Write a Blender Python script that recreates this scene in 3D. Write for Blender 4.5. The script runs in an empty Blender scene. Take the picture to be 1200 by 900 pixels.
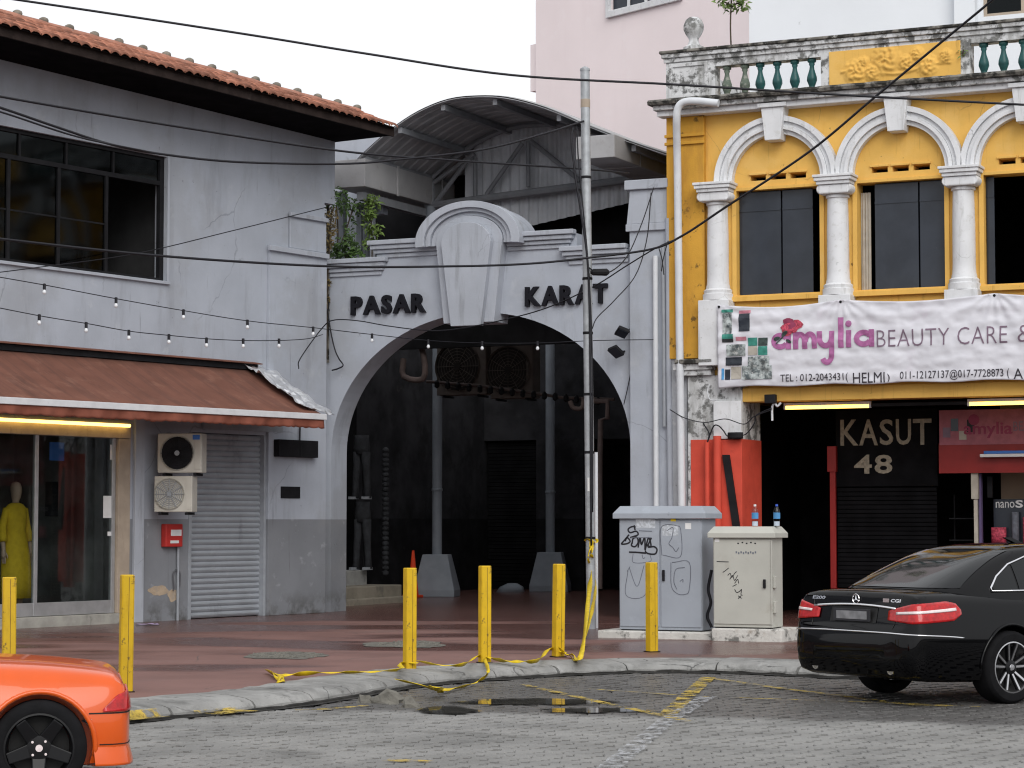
import bpy, bmesh, math, random
from mathutils import Vector, Matrix, noise
from mathutils.geometry import tessellate_polygon
from mathutils.bvhtree import BVHTree

random.seed(7)
sc = bpy.context.scene
COL = sc.collection
R = math.radians

# ------------------------------------------------------------------ camera
FPX = 2700.0                      # focal length in pixels of a 1200 px wide picture
PITCH = math.atan(162.0 / FPX)    # horizon lies 162 px under the picture centre
EYE = 1.67
cam_data = bpy.data.cameras.new('camera')
cam_data.sensor_width = 36.0
cam_data.lens = 36.0 * FPX / 1200.0
cam_data.clip_start = 0.1
cam_data.clip_end = 3000
cam = bpy.data.objects.new('camera', cam_data)
COL.objects.link(cam)
cam.location = (0, 0, EYE)
cam.rotation_euler = (math.pi / 2 + PITCH, 0, 0)
sc.camera = cam

# ------------------------------------------------------------------ light
SUN_ELEV, SUN_ROT = 36.0, 168.0
world = bpy.data.worlds.new('World')
sc.world = world
world.use_nodes = True
wn, wl = world.node_tree.nodes, world.node_tree.links
for n_ in list(wn): wn.remove(n_)
w_out = wn.new('ShaderNodeOutputWorld')
w_bg = wn.new('ShaderNodeBackground'); w_bg.inputs['Strength'].default_value = 0.12
w_sky = wn.new('ShaderNodeTexSky'); w_sky.sky_type = 'NISHITA'; w_sky.sun_disc = False
w_sky.sun_elevation = R(SUN_ELEV); w_sky.sun_rotation = R(SUN_ROT)
w_sky.dust_density = 4.0; w_sky.air_density = 1.0
w_hs = wn.new('ShaderNodeHueSaturation'); w_hs.inputs['Saturation'].default_value = 0.12
w_mix = wn.new('ShaderNodeMix'); w_mix.data_type = 'RGBA'
w_mix.inputs[0].default_value = 0.72                     # even cloud layer over the clear sky
w_mix.inputs[7].default_value = (9.9, 10.05, 10.4, 1)
wl.new(w_sky.outputs[0], w_hs.inputs['Color'])
wl.new(w_hs.outputs[0], w_mix.inputs[6])
wl.new(w_mix.outputs[2], w_bg.inputs['Color'])
wl.new(w_bg.outputs[0], w_out.inputs[0])

sun_data = bpy.data.lights.new('sun', 'SUN')
sun_data.energy = 1.4; sun_data.angle = R(40); sun_data.color = (1.0, 0.97, 0.92)
sun = bpy.data.objects.new('sun', sun_data); COL.objects.link(sun)
sun.location = (0, 0, 60)
# sky sun_rotation turns clockwise from +Y
_az = R(SUN_ROT)
_sd = Vector((math.sin(_az) * math.cos(R(SUN_ELEV)), math.cos(_az) * math.cos(R(SUN_ELEV)), math.sin(R(SUN_ELEV))))
sun.rotation_euler = _sd.to_track_quat('Z', 'Y').to_euler()

sc.view_settings.view_transform = 'Standard'
sc.view_settings.look = 'None'
sc.view_settings.exposure = 0.0
sc.view_settings.gamma = 1.0
sc.view_settings.use_curve_mapping = False
sc.cycles.max_bounces = 6
sc.cycles.use_denoising = True
sc.cycles.filter_width = 1.15

# ------------------------------------------------------------------ layout helpers
def ray(u, v):
    x = (u - 600) / FPX; zc = (450 - v) / FPX
    c, s = math.cos(PITCH), math.sin(PITCH)
    return Vector((x, c - zc * s, s + zc * c))
def on_z(u, v, z=0.0):
    r = ray(u, v); t = (z - EYE) / r.z
    return Vector((r.x * t, r.y * t, z))
def at_y(u, v, Y):
    r = ray(u, v); t = Y / r.y
    return Vector((r.x * t, Y, EYE + r.z * t))
class Frame:
    """a wall plane: x runs along the wall, -y points out of it, z up"""
    def __init__(s, o, ang):
        s.o = Vector((o[0], o[1])); s.ang = ang
        s.x = Vector((math.cos(ang), math.sin(ang))); s.y = Vector((-s.x.y, s.x.x))
    def hit(s, u, v, d=0.0):
        r = ray(u, v); r2 = Vector((r.x, r.y))
        t = (s.o.dot(s.y) - d) / r2.dot(s.y)
        p = r2 * t
        return ((p - s.o).dot(s.x), EYE + r.z * t)
    def w(s, x, y, z):
        p = s.o + s.x * x + s.y * y
        return Vector((p.x, p.y, z))
    def loc(s, p):
        q = Vector((p[0], p[1])) - s.o
        return Vector((q.dot(s.x), q.dot(s.y), p[2]))
    def X(s, u, d=0.0, v=450): return s.hit(u, v, d)[0]

# ------------------------------------------------------------------ object helpers
def tag(o, label=None, cat=None, group=None, kind=None):
    if label: o['label'] = label
    if cat: o['category'] = cat
    if group: o['group'] = group
    if kind: o['kind'] = kind
    return o
def thing(name, label, cat, loc=(0, 0, 0), rz=0.0, group=None):
    o = bpy.data.objects.new(name, None); COL.objects.link(o)
    o.empty_display_size = 0.2
    o.location = loc; o.rotation_euler = (0, 0, rz)
    return tag(o, label, cat, group)
def fthing(name, label, cat, F, x=0, y=0, z=0, group=None, drz=0.0):
    return thing(name, label, cat, F.w(x, y, z), F.ang + drz, group)
def copy_tree(o, parent=None):
    c = o.copy(); COL.objects.link(c); c.parent = parent
    for ch in list(o.children): copy_tree(ch, c)
    return c

class MB:
    def __init__(s): s.v = []; s.f = []
    def add(s, vs, fs):
        n = len(s.v); s.v += [tuple(p) for p in vs]; s.f += [tuple(i + n for i in f) for f in fs]; return s
    def box(s, x0, x1, y0, y1, z0, z1):
        vs = [(x0,y0,z0),(x1,y0,z0),(x1,y1,z0),(x0,y1,z0),(x0,y0,z1),(x1,y0,z1),(x1,y1,z1),(x0,y1,z1)]
        return s.add(vs, [(0,3,2,1),(4,5,6,7),(0,1,5,4),(1,2,6,5),(2,3,7,6),(3,0,4,7)])
    def hexa(s, bot, top):
        return s.add(list(bot) + list(top), [(0,3,2,1),(4,5,6,7),(0,1,5,4),(1,2,6,5),(2,3,7,6),(3,0,4,7)])
    def slab(s, loops, y0, y1):
        """polygon with holes in xz, solid between y0 (front) and y1"""
        flat = [p for l in loops for p in l]
        tri = tessellate_polygon([[Vector((p[0], p[1], 0)) for p in l] for l in loops])
        n = len(flat)
        vs = [(p[0], y0, p[1]) for p in flat] + [(p[0], y1, p[1]) for p in flat]
        fs = []
        for a, b, c in tri:
            ar = (flat[b][0]-flat[a][0])*(flat[c][1]-flat[a][1]) - (flat[b][1]-flat[a][1])*(flat[c][0]-flat[a][0])
            if ar < 0: b, c = c, b
            fs.append((a, b, c)); fs.append((a + n, c + n, b + n))
        k = 0
        for li, l in enumerate(loops):
            m = len(l)
            A = sum(l[i][0]*l[(i+1)%m][1] - l[(i+1)%m][0]*l[i][1] for i in range(m))
            ccw = (A > 0) == (li == 0)
            for i in range(m):
                a, b = k + i, k + (i + 1) % m
                fs.append((b, a, a + n, b + n) if ccw else (a, b, b + n, a + n))
            k += m
        return s.add(vs, fs)
    def loft(s, rings, cap=True, closed=True):
        n = len(rings[0]); vs = [p for r in rings for p in r]; fs = []
        for i in range(len(rings) - 1):
            for j in range(n if closed else n - 1):
                a, b = i*n + j, i*n + (j+1) % n
                fs.append((a, b, b + n, a + n))
        if cap and closed:
            fs.append(tuple(reversed(range(n)))); fs.append(tuple(range((len(rings)-1)*n, len(rings)*n)))
        return s.add(vs, fs)
    def grid(s, pts):
        m = len(pts[0]); vs = [p for r in pts for p in r]; fs = []
        for i in range(len(pts)-1):
            for j in range(m-1): fs.append((i*m+j, i*m+j+1, (i+1)*m+j+1, (i+1)*m+j))
        return s.add(vs, fs)
    def tube(s, pts, r, n=8, cap=True, closed=False):
        pts = [Vector(p) for p in pts]; m = len(pts)
        rr = r if isinstance(r, (list, tuple)) else [r]*m
        rings = []; up = None
        for i in range(m):
            if closed: t = pts[(i+1)%m] - pts[i-1]
            else: t = pts[min(i+1, m-1)] - pts[max(i-1, 0)]
            if t.length < 1e-9: t = Vector((0,0,1))
            t.normalize()
            if up is None: up = Vector((0,0,1)) if abs(t.z) < .9 else Vector((1,0,0))
            a = t.cross(up)
            if a.length < 1e-6: a = t.orthogonal()
            a.normalize(); b = a.cross(t); up = b
            rings.append([pts[i] + (a*math.cos(2*math.pi*k/n) + b*math.sin(2*math.pi*k/n))*rr[i] for k in range(n)])
        if closed: rings.append(rings[0]); cap = False
        return s.loft(rings, cap)
    def lathe(s, prof, n=16, c=(0,0,0), axis='z', cap=True):
        rings = []
        for r, h in prof:
            ring = []
            for k in range(n):
                a = 2*math.pi*k/n; p, q = r*math.cos(a), r*math.sin(a)
                if axis == 'z': ring.append((c[0]+p, c[1]+q, c[2]+h))
                elif axis == 'y': ring.append((c[0]+q, c[1]+h, c[2]+p))
                else: ring.append((c[0]+h, c[1]+p, c[2]+q))
            rings.append(ring)
        return s.loft(rings, cap)
    def xform(s, M):
        s.v = [tuple(M @ Vector(p)) for p in s.v]; return s
    def mesh(s, name, m=None, smooth=False):
        me = bpy.data.meshes.new(name); me.from_pydata(s.v, [], s.f)
        if m: me.materials.append(m)
        if smooth:
            me.polygons.foreach_set('use_smooth', [True]*len(me.polygons))
        me.update(); return me
    def build(s, name, m, parent=None, smooth=False, bevel=0, fix=False, seg=2, auto=None):
        me = s.mesh(name, m, smooth)
        if fix or smooth:
            bm = bmesh.new(); bm.from_mesh(me)
            bmesh.ops.remove_doubles(bm, verts=bm.verts, dist=1e-5)
            bmesh.ops.recalc_face_normals(bm, faces=bm.faces); bm.to_mesh(me); bm.free()
        if auto is not None:
            me.polygons.foreach_set('use_smooth', [True]*len(me.polygons))
            me.set_sharp_from_angle(angle=R(auto))
        o = bpy.data.objects.new(name, me); COL.objects.link(o)
        if parent: o.parent = parent
        if bevel:
            b = o.modifiers.new('bevel', 'BEVEL'); b.width = bevel; b.segments = seg; b.limit_method = 'ANGLE'; b.angle_limit = R(40)
        return o
def box(name, m, parent, x0, x1, y0, y1, z0, z1, bevel=0):
    return MB().box(x0, x1, y0, y1, z0, z1).build(name, m, parent, bevel=bevel)
def catmull(pts, k=6):
    pts = [Vector(p) for p in pts]; out = []
    P = [pts[0]*2 - pts[1]] + pts + [pts[-1]*2 - pts[-2]]
    for i in range(1, len(P)-2):
        a, b, c, d = P[i-1:i+3]
        for j in range(k):
            t = j/k
            out.append(0.5*((2*b) + (c-a)*t + (2*a-5*b+4*c-d)*t*t + (3*b-a-3*c+d)*t**3))
    out.append(pts[-1]); return out
def lerp(a, b, t): return a + (b-a)*t
def table(tb, x):
    if x <= tb[0][0]: return tb[0][1]
    for (a, p), (b, q) in zip(tb, tb[1:]):
        if x <= b:
            t = (x-a)/(b-a); return p + (q-p)*t
    return tb[-1][1]
def text_mb(s, size=1.0, depth=0.02, bold=0.0, w=None, h=None, space=1.0):
    """letters as a solid: x right, z up, front at y=0; optionally scaled to width w / height h"""
    cu = bpy.data.curves.new('t', 'FONT'); cu.body = s; cu.size = size; cu.extrude = depth/2; cu.offset = bold
    cu.resolution_u = 3; cu.space_character = space
    ob = bpy.data.objects.new('t', cu); COL.objects.link(ob)
    bpy.context.view_layer.update()
    me = bpy.data.meshes.new_from_object(ob.evaluated_get(bpy.context.evaluated_depsgraph_get()))
    mb = MB(); vs = [v.co.copy() for v in me.vertices]; fs = [tuple(p.vertices) for p in me.polygons]
    bpy.data.objects.remove(ob); bpy.data.curves.remove(cu); bpy.data.meshes.remove(me)
    x0 = min(v.x for v in vs); x1 = max(v.x for v in vs); y0 = min(v.y for v in vs); y1 = max(v.y for v in vs)
    kx = w/(x1-x0) if w else 1.0; ky = h/(y1-y0) if h else (kx if w else 1.0)
    if h and not w: kx = ky
    mb.add([((v.x-x0)*kx, -v.z + depth/2, (v.y-y0)*ky) for v in vs], fs)
    mb.w, mb.h = (x1-x0)*kx, (y1-y0)*ky
    return mb
def move(mb, x, y, z):
    mb.v = [(a+x, b+y, c+z) for a, b, c in mb.v]; return mb

# ------------------------------------------------------------------ materials
def nd(t, typ, **kw):
    n = t.nodes.new(typ)
    for k, v in kw.items(): setattr(n, k, v)
    return n
def mat(name, col, rough=0.7, var=0.12, scale=2.5, bump=0.15, bscale=40, metal=0.0, stains=(), tone=None, rnd=0.0,
        coat=0.0, space='obj', emit=None, spec=0.3, rvar=0.0, alpha=None, trans=0.0, crack=None):
    m = bpy.data.materials.new(name); m.use_nodes = True
    t = m.node_tree; t.nodes.clear(); L = t.links.new
    out = nd(t, 'ShaderNodeOutputMaterial'); bs = nd(t, 'ShaderNodeBsdfPrincipled'); L(bs.outputs[0], out.inputs[0])
    if space == 'obj': co = nd(t, 'ShaderNodeTexCoord').outputs['Object']
    else: co = nd(t, 'ShaderNodeNewGeometry').outputs['Position']
    def noi(sc_, det=4, rg=.55, stretch=None, off=0.0):
        src = co
        mp = nd(t, 'ShaderNodeMapping'); L(src, mp.inputs[0]); mp.inputs['Location'].default_value = (off, off*1.7, off*.6)
        if stretch: mp.inputs['Scale'].default_value = stretch
        n = nd(t, 'ShaderNodeTexNoise'); n.inputs['Scale'].default_value = sc_; n.inputs['Detail'].default_value = det
        n.inputs['Roughness'].default_value = rg; L(mp.outputs[0], n.inputs['Vector']); return n.outputs['Fac']
    def ramp(src, lo, hi, a=0.0, b=1.0):
        r = nd(t, 'ShaderNodeMapRange'); r.interpolation_type = 'SMOOTHSTEP'
        L(src, r.inputs[0]); r.inputs[1].default_value = lo; r.inputs[2].default_value = hi
        r.inputs[3].default_value = a; r.inputs[4].default_value = b; return r.outputs[0]
    def mixc(fac, a, b, mode='MIX'):
        x = nd(t, 'ShaderNodeMix', data_type='RGBA', blend_type=mode)
        if hasattr(fac, 'links'): L(fac, x.inputs[0])
        else: x.inputs[0].default_value = fac
        for s_, val in ((6, a), (7, b)):
            if hasattr(val, 'links'): L(val, x.inputs[s_])
            else: x.inputs[s_].default_value = (*val[:3], 1)
        return x.outputs[2]
    col = tuple(col)
    base = mixc(ramp(noi(scale), .3, .7), tuple(c*(1-var) for c in col), tuple(min(1, c*(1+var)) for c in col))
    if tone:          # second paint colour below a height
        z, c2 = tone
        sx = nd(t, 'ShaderNodeSeparateXYZ'); L(co, sx.inputs[0])
        c2m = mixc(ramp(noi(scale*1.3, off=3), .3, .7), tuple(c*(1-var) for c in c2), tuple(c*(1+var) for c in c2))
        base = mixc(ramp(sx.outputs[2], z-.006, z+.006), c2m, base)
    rnode = None
    if rvar:
        rnode = ramp(noi(scale*1.7, off=9), .35, .65, max(.02, rough-rvar), min(1, rough+rvar))
    for i, st in enumerate(stains):   # (colour, scale, lo, hi, strength, stretch, zlo, zhi)
        c, s_, lo, hi, k = st[:5]
        f = ramp(noi(s_, 6, .65, st[5] if len(st) > 5 else None, 5.3*(i+1)), lo, hi, 0, k)
        if len(st) > 7 and st[6] is not None:
            sx = nd(t, 'ShaderNodeSeparateXYZ'); L(co, sx.inputs[0])
            g = ramp(sx.outputs[2], st[6], st[7])
            mu = nd(t, 'ShaderNodeMath', operation='MULTIPLY'); L(f, mu.inputs[0]); L(g, mu.inputs[1]); f = mu.outputs[0]
        base = mixc(f, base, c)
    if crack:         # hairline cracks: (scale, width, strength)
        nv = nd(t, 'ShaderNodeTexNoise'); nv.inputs['Scale'].default_value = crack[0]*2.2; nv.inputs['Detail'].default_value = 5; L(co, nv.inputs['Vector'])
        ad = nd(t, 'ShaderNodeVectorMath', operation='MULTIPLY_ADD'); L(nv.outputs['Color'], ad.inputs[0]); ad.inputs[1].default_value = (.35/crack[0],)*3; L(co, ad.inputs[2])
        vo = nd(t, 'ShaderNodeTexVoronoi', feature='DISTANCE_TO_EDGE'); vo.inputs['Scale'].default_value = crack[0]; L(ad.outputs[0], vo.inputs['Vector'])
        ln = ramp(vo.outputs['Distance'], 0.0, crack[1], 1.0, 0.0); mk = ramp(noi(crack[0]*1.4, 3, .5, off=7.7), .52, .60, 0, crack[2])
        mm = nd(t, 'ShaderNodeMath', operation='MULTIPLY'); L(ln, mm.inputs[0]); L(mk, mm.inputs[1])
        base = mixc(mm.outputs[0], base, (.05, .05, .05))
    if rnd:
        oi = nd(t, 'ShaderNodeObjectInfo'); k = ramp(oi.outputs['Random'], 0, 1, 1-rnd, 1+rnd)
        cc = nd(t, 'ShaderNodeCombineXYZ')
        for q in range(3): L(k, cc.inputs[q])
        base = mixc(1.0, base, cc.outputs[0], 'MULTIPLY')
    L(base, bs.inputs['Base Color'])
    bs.inputs['Roughness'].default_value = rough
    if rnode: L(rnode, bs.inputs['Roughness'])
    bs.inputs['Metallic'].default_value = metal
    bs.inputs['Coat Weight'].default_value = coat
    bs.inputs['Coat Roughness'].default_value = 0.04
    bs.inputs['Specular IOR Level'].default_value = spec
    bs.inputs['Transmission Weight'].default_value = trans
    if bump:
        b = nd(t, 'ShaderNodeBump'); b.inputs['Strength'].default_value = bump; b.inputs['Distance'].default_value = 0.02
        L(noi(bscale, 5, .6), b.inputs['Height']); L(b.outputs[0], bs.inputs['Normal'])
    if emit:
        bs.inputs['Emission Color'].default_value = (*emit[0], 1); bs.inputs['Emission Strength'].default_value = emit[1]
    if alpha is not None:   # worn-through paint: alpha from noise
        L(ramp(noi(alpha[0], 6, .7, off=2.2), alpha[1], alpha[2]), bs.inputs['Alpha'])
    return m
def glass(name, tint=(.55, .6, .6), rough=0.02, clear=0.5, sheen=(.9, .93, .95)):
    """window pane: see-through tinted film plus mirror-like sheen"""
    m = bpy.data.materials.new(name); m.use_nodes = True
    t = m.node_tree; t.nodes.clear(); L = t.links.new
    out = nd(t, 'ShaderNodeOutputMaterial')
    tr = nd(t, 'ShaderNodeBsdfTransparent'); tr.inputs[0].default_value = (*[c*clear for c in tint], 1)
    gl = nd(t, 'ShaderNodeBsdfGlossy'); gl.inputs['Roughness'].default_value = rough; gl.inputs[0].default_value = (*sheen, 1)
    fr = nd(t, 'ShaderNodeFresnel'); fr.inputs[0].default_value = 1.45
    ge = nd(t, 'ShaderNodeNewGeometry'); iv = nd(t, 'ShaderNodeMath', operation='SUBTRACT'); iv.inputs[0].default_value = 1.0; L(ge.outputs['Backfacing'], iv.inputs[1])
    fm = nd(t, 'ShaderNodeMath', operation='MULTIPLY'); L(fr.outputs[0], fm.inputs[0]); L(iv.outputs[0], fm.inputs[1])
    mx = nd(t, 'ShaderNodeMixShader'); L(fm.outputs[0], mx.inputs[0]); L(tr.outputs[0], mx.inputs[1]); L(gl.outputs[0], mx.inputs[2])
    L(mx.outputs[0], out.inputs[0]); return m

GRIME = (.07, .07, .065)
M = {}
M['grey'] = mat('grey_paint', (.388, .417, .474), .8, .06, 1.2, .12, 25,
    stains=((( .22,.23,.25), 1.1, .52, .72, .38, (2.2, 2.2, .35)), ((.5,.52,.55), 2.5, .58, .70, .35), (GRIME, 9, .66, .76, .6), (GRIME, 3.0, .62, .78, .5, (3, 3, .22)), ((.27,.27,.27), .6, .5, .62, .25), ((.05,.05,.05), 30, .70, .76, .5), ((.06,.058,.05), 3.5, .42, .66, .75, (1,1,1), .62, .10)),
    tone=(1.72, (.21, .22, .24)), crack=(.45, .007, .32))
M['greytrim'] = mat('grey_trim_paint', (.392, .417, .468), .8, .06, 1.5, .12, 30, stains=((GRIME, 5, .66, .82, .45, (2, 2, .5)), ((.20,.21,.22), 2, .52, .70, .45, (2.5,2.5,.3))), crack=(1.2, .008, .25))
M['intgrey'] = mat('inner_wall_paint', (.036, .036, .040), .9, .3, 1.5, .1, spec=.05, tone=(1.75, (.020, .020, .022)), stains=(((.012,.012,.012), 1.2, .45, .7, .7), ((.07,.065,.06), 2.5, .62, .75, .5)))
M['black'] = mat('dark_inside', (.010, .010, .011), .9, .3, 2, .1, spec=.05)  # near-black base; the darkness of enclosed spaces is put into the colour
M['darkmetal'] = mat('dark_metal', (.014, .014, .016), .6, .2, 6, .05, spec=.12)
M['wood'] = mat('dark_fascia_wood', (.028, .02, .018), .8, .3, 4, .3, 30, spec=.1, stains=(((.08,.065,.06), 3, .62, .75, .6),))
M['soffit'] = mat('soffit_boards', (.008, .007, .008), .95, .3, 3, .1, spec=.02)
M['tile'] = mat('clay_tile', (.28, .115, .073), .8, .25, 9, .25, 60, rnd=.35, stains=(((.10,.06,.05), 6, .55, .75, .6), ((.45,.24,.16), 14, .62, .75, .5)))
M['ridge'] = mat('ridge_tile', (.36, .17, .12), .8, .2, 5, .2, 50, stains=(((.2,.16,.14), 5, .55, .7, .6),))
M['knob'] = mat('ridge_mortar', (.20, .18, .15), .9, .3, 9, .3)
M['tint'] = glass('tinted_glass', (.6, .58, .53), .06, .25, (.45, .5, .52))
M['shopglass'] = glass('shop_glass', (.8, .84, .84), .02, .95)
M['awning'] = mat('awning_canvas', (.175, .075, .052), .85, .12, 2, .1, 80, stains=(((.28,.14,.10), 3, .52, .72, .5), ((.09,.04,.03), 2, .54, .76, .6, (3,1,.5)), ((.10,.05,.04), 1.2, .5, .56, .35, (5,.2,.2))))
M['valance'] = mat('valance_canvas', (.22, .072, .046), .85, .15, 4, .15, 60)
M['whitebar'] = mat('white_bar', (.62, .63, .65), .5, .06, 5, .05, stains=((GRIME, 12, .66, .8, .4),))
M['foil'] = mat('foil', (.92, .93, .95), .38, .03, 8, .6, 7, metal=.85)
M['beige'] = mat('beige_frame', (.40, .33, .26), .6, .1, 4, .1, stains=(((.15,.1,.07), 5, .6, .75, .5, (3,3,.4)),))
M['alu'] = mat('aluminium', (.45, .46, .47), .4, .08, 6, .05, metal=.6)
M['plinth'] = mat('plinth_concrete', (.33, .32, .29), .9, .15, 5, .3, 40, stains=((GRIME, 4, .55, .72, .7),))
M['shutter'] = mat('shutter_slat', (.36, .385, .42), .45, .06, 3, .04, metal=.25, space='w', stains=((GRIME, 2.2, .58, .76, .4, (1,1,.4)), ((.5,.52,.55), 3, .6, .7, .3)))
M['acwhite'] = mat('aircon_casing', (.50, .48, .43), .5, .06, 4, .03, stains=((( .22,.19,.15), 6, .6, .78, .5, (2,2,.4)),))
M['acdark'] = mat('fan_guard', (.02, .02, .023), .7, .2, 6, 0, spec=.1)
M['blue'] = mat('blue_sticker', (.05, .16, .5), .5, .05, 4, 0)
M['redpaint'] = mat('red_enamel', (.45, .035, .03), .45, .12, 4, .06, stains=(((.2,.03,.03), 5, .6, .75, .5),))
M['paper'] = mat('paper', (.7, .7, .7), .8, .05, 5, 0)
M['yellowcloth'] = mat('yellow_fabric', (.62, .42, .02), .85, .12, 8, .1, 60)
M['skin'] = mat('mannequin_skin', (.45, .32, .24), .5, .05, 5, 0)
M['pipegrey'] = mat('grey_pipe', (.30, .32, .35), .6, .08, 6, .05)
M['white'] = mat('white_paint', (.68, .69, .71), .75, .06, 3, .12, 40, stains=((GRIME, 7, .64, .76, .6), ((.36,.36,.35), 3, .54, .70, .5, (2.5,2.5,.3)), ((.5,.5,.48), 11, .56, .66, .4)), crack=(1.2, .008, .3))
M['mouldy'] = mat('mouldy_white_paint', (.62, .63, .64), .85, .08, 3, .3, 40, stains=(((.045,.045,.04), 6, .47, .60, .85), ((.26,.26,.25), 2.5, .47, .66, .65, (2,2,.4)), ((.10,.12,.06), 9, .64, .72, .6)))
M['ledge'] = mat('blackened_ledge', (.20, .19, .17), .9, .3, 5, .5, 30, stains=(((.02,.02,.018), 5, .42, .58, .95), ((.5,.5,.48), 9, .62, .7, .7)))
M['yellow'] = mat('ochre_paint', (.74, .44, .105), .8, .06, 2, .12, 40, stains=(((.58,.29,.04), 2, .56, .75, .4, (2.5,2.5,.4)), ((.06,.04,.02), 8, .66, .74, .7), ((.40,.22,.05), 5, .58, .72, .5, (3,3,.18)), ((.78,.5,.16), 1.3, .52, .66, .5)), crack=(.6, .007, .3))
M['yellowworn'] = mat('ochre_paint_worn', (.60, .32, .045), .85, .08, 2, .2, 40, stains=(((.05,.035,.02), 5, .59, .68, .8), ((.40,.2,.04), 2, .5, .7, .5, (2,2,.5))))
M['baluster'] = mat('teal_glaze', (.02, .085, .085), .35, .3, 8, .1, stains=(((.12,.12,.1), 12, .6, .7, .6),))
M['moss'] = mat('mossy_glaze', (.12, .15, .12), .7, .3, 8, .2, stains=(((.3,.3,.27), 9, .55, .65, .8),))
M['pane'] = mat('slate_pane', (.030, .036, .048), .16, .15, 2, .03, 6, spec=.32, stains=(((.10,.11,.12), 16, .70, .75, .4),))
M['curtain'] = mat('curtain', (.42, .39, .34), .9, .1, 6, .1)
M['banner'] = mat('banner_vinyl', (.66, .66, .71), .55, .05, 1.5, .25, 5, stains=(((.6,.5,.6), 1.2, .55, .75, .5),))
M['purple'] = mat('purple_print', (.38, .13, .30), .6, .2, 12, 0)
M['greyprint'] = mat('grey_print', (.20, .14, .19), .6, .1, 9, 0)
M['inkprint'] = mat('black_print', (.04, .035, .045), .6, .1, 9, 0)
M['rose'] = mat('rose_print', (.45, .06, .10), .6, .5, 30, 0)
M['leafprint'] = mat('leaf_print', (.04, .06, .055), .6, .4, 20, 0)
M['pinkwall'] = mat('pink_render', (.86, .765, .775), .9, .03, .4, .1, 10, stains=(((.78,.68,.69), .5, .5, .72, .35, (2,2,.25)), ((.9,.83,.84), 1.5, .55, .7, .3), ((.6,.52,.52), 6, .68, .75, .25, (2,2,.2))))
M['whitewall'] = mat('white_render', (.72, .745, .78), .9, .03, .5, .1, 10, stains=((GRIME, 3, .68, .74, .3),))
M['pipewhite'] = mat('white_pvc', (.62, .64, .67), .5, .05, 5, .03, stains=((GRIME, 6, .64, .8, .4, (1,1,.3)),))
M['sheet'] = mat('corrugated_sheet', (.55, .57, .61), .6, .12, 2, .05, 20, metal=.0, stains=((GRIME, 3, .6, .78, .35),))
M['sheetdark'] = mat('canopy_sheet', (.34, .345, .365), .6, .15, 2, .05, 20, spec=.3, stains=(((.18,.18,.185), 2.5, .5, .7, .5), ((.3,.3,.3), 5, .62, .72, .4)))
M['gutter'] = mat('box_gutter', (.36, .36, .37), .65, .08, 2, .05, 20, stains=(((.2,.19,.17), 3, .55, .75, .4),))
M['steel'] = mat('grey_steel', (.22, .23, .25), .6, .12, 4, .05)
M['galv'] = mat('galvanised_steel', (.38, .40, .42), .5, .14, 7, .08, 40, metal=.35, stains=(((.2,.2,.21), 3, .55, .7, .5, (1,1,.3)), ((.5,.5,.5), 14, .64, .7, .5)))
M['column'] = mat('column_paint', (.24, .265, .30), .6, .08, 3, .06, stains=((GRIME, 4, .62, .8, .4),))
M['letter'] = mat('black_letters', (.012, .012, .016), .6, .1, 5, .03, spec=.1)
M['blackshutter'] = mat('black_shutter', (.006, .006, .007), .7, .3, 3, .05, spec=.04)
M['concrete'] = mat('concrete', (.34, .34, .33), .9, .15, 3, .35, 30, stains=((GRIME, 3, .56, .72, .6), ((.5,.5,.5), 5, .6, .7, .4)))
M['step'] = mat('step_concrete', (.26, .235, .19), .9, .15, 3, .35, 30, stains=((GRIME, 2.5, .55, .72, .6),))
M['cab1'] = mat('blue_grey_cabinet', (.31, .338, .382), .5, .05, 2, .04, stains=((GRIME, 6, .68, .8, .4), ((.4,.44,.5), 2.4, .58, .7, .3)))
M['cab2'] = mat('beige_grey_cabinet', (.44, .44, .40), .55, .05, 2, .05, stains=((( .28,.25,.2), 2.4, .58, .75, .4), (GRIME, 7, .69, .8, .4), ((.35,.17,.08), 5, .68, .76, .6)))
M['ink'] = mat('marker_ink', (.012, .012, .016), .5, 0, 5, 0)
M['inkgrey'] = mat('faded_marker', (.13, .14, .17), .6, .2, 20, 0)
M['bollard'] = mat('yellow_enamel', (.58, .37, .012), .5, .08, 4, .08, 40, rnd=.08, stains=(((.08,.05,.03), 9, .60, .67, .9), ((.36,.21,.01), 3, .50, .68, .6, (1,1,.4)), ((.10,.07,.04), 16, .62, .70, .8, (1,1,1), .32, .02)))
M['tape'] = mat('yellow_tape', (.70, .50, .01), .45, .15, 15, .1)
M['cable'] = mat('cable_rubber', (.012, .012, .016), .5, .1, 5, 0)
M['cablelight'] = mat('cable_grey', (.10, .10, .11), .5, .1, 5, 0)
M['bulb'] = mat('frosted_bulb', (.75, .77, .8), .2, .02, 5, 0)
M['leaf'] = mat('leaf', (.06, .11, .03), .6, .5, 6, 0)
M['leaflight'] = mat('leaf_light', (.13, .20, .05), .6, .4, 6, 0)
M['leafdry'] = mat('leaf_dry', (.16, .12, .05), .8, .4, 8, 0)
M['bark'] = mat('bark', (.07, .055, .04), .9, .3, 8, .3)
M['cone'] = mat('orange_cone', (.75, .06, .015), .5, .1, 6, 0)
M['tube'] = mat('fluorescent_tube', (.9, .8, .5), .4, 0, 5, 0, emit=((1.0, .60, .10), 4.0))
M['tubewarm'] = mat('warm_strip_lamp', (.9, .8, .5), .4, 0, 5, 0, emit=((1.0, .62, .14), 4.5))
M['pinksign'] = mat('pink_sign', (.33, .11, .14), .6, .12, 10, 0)
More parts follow.
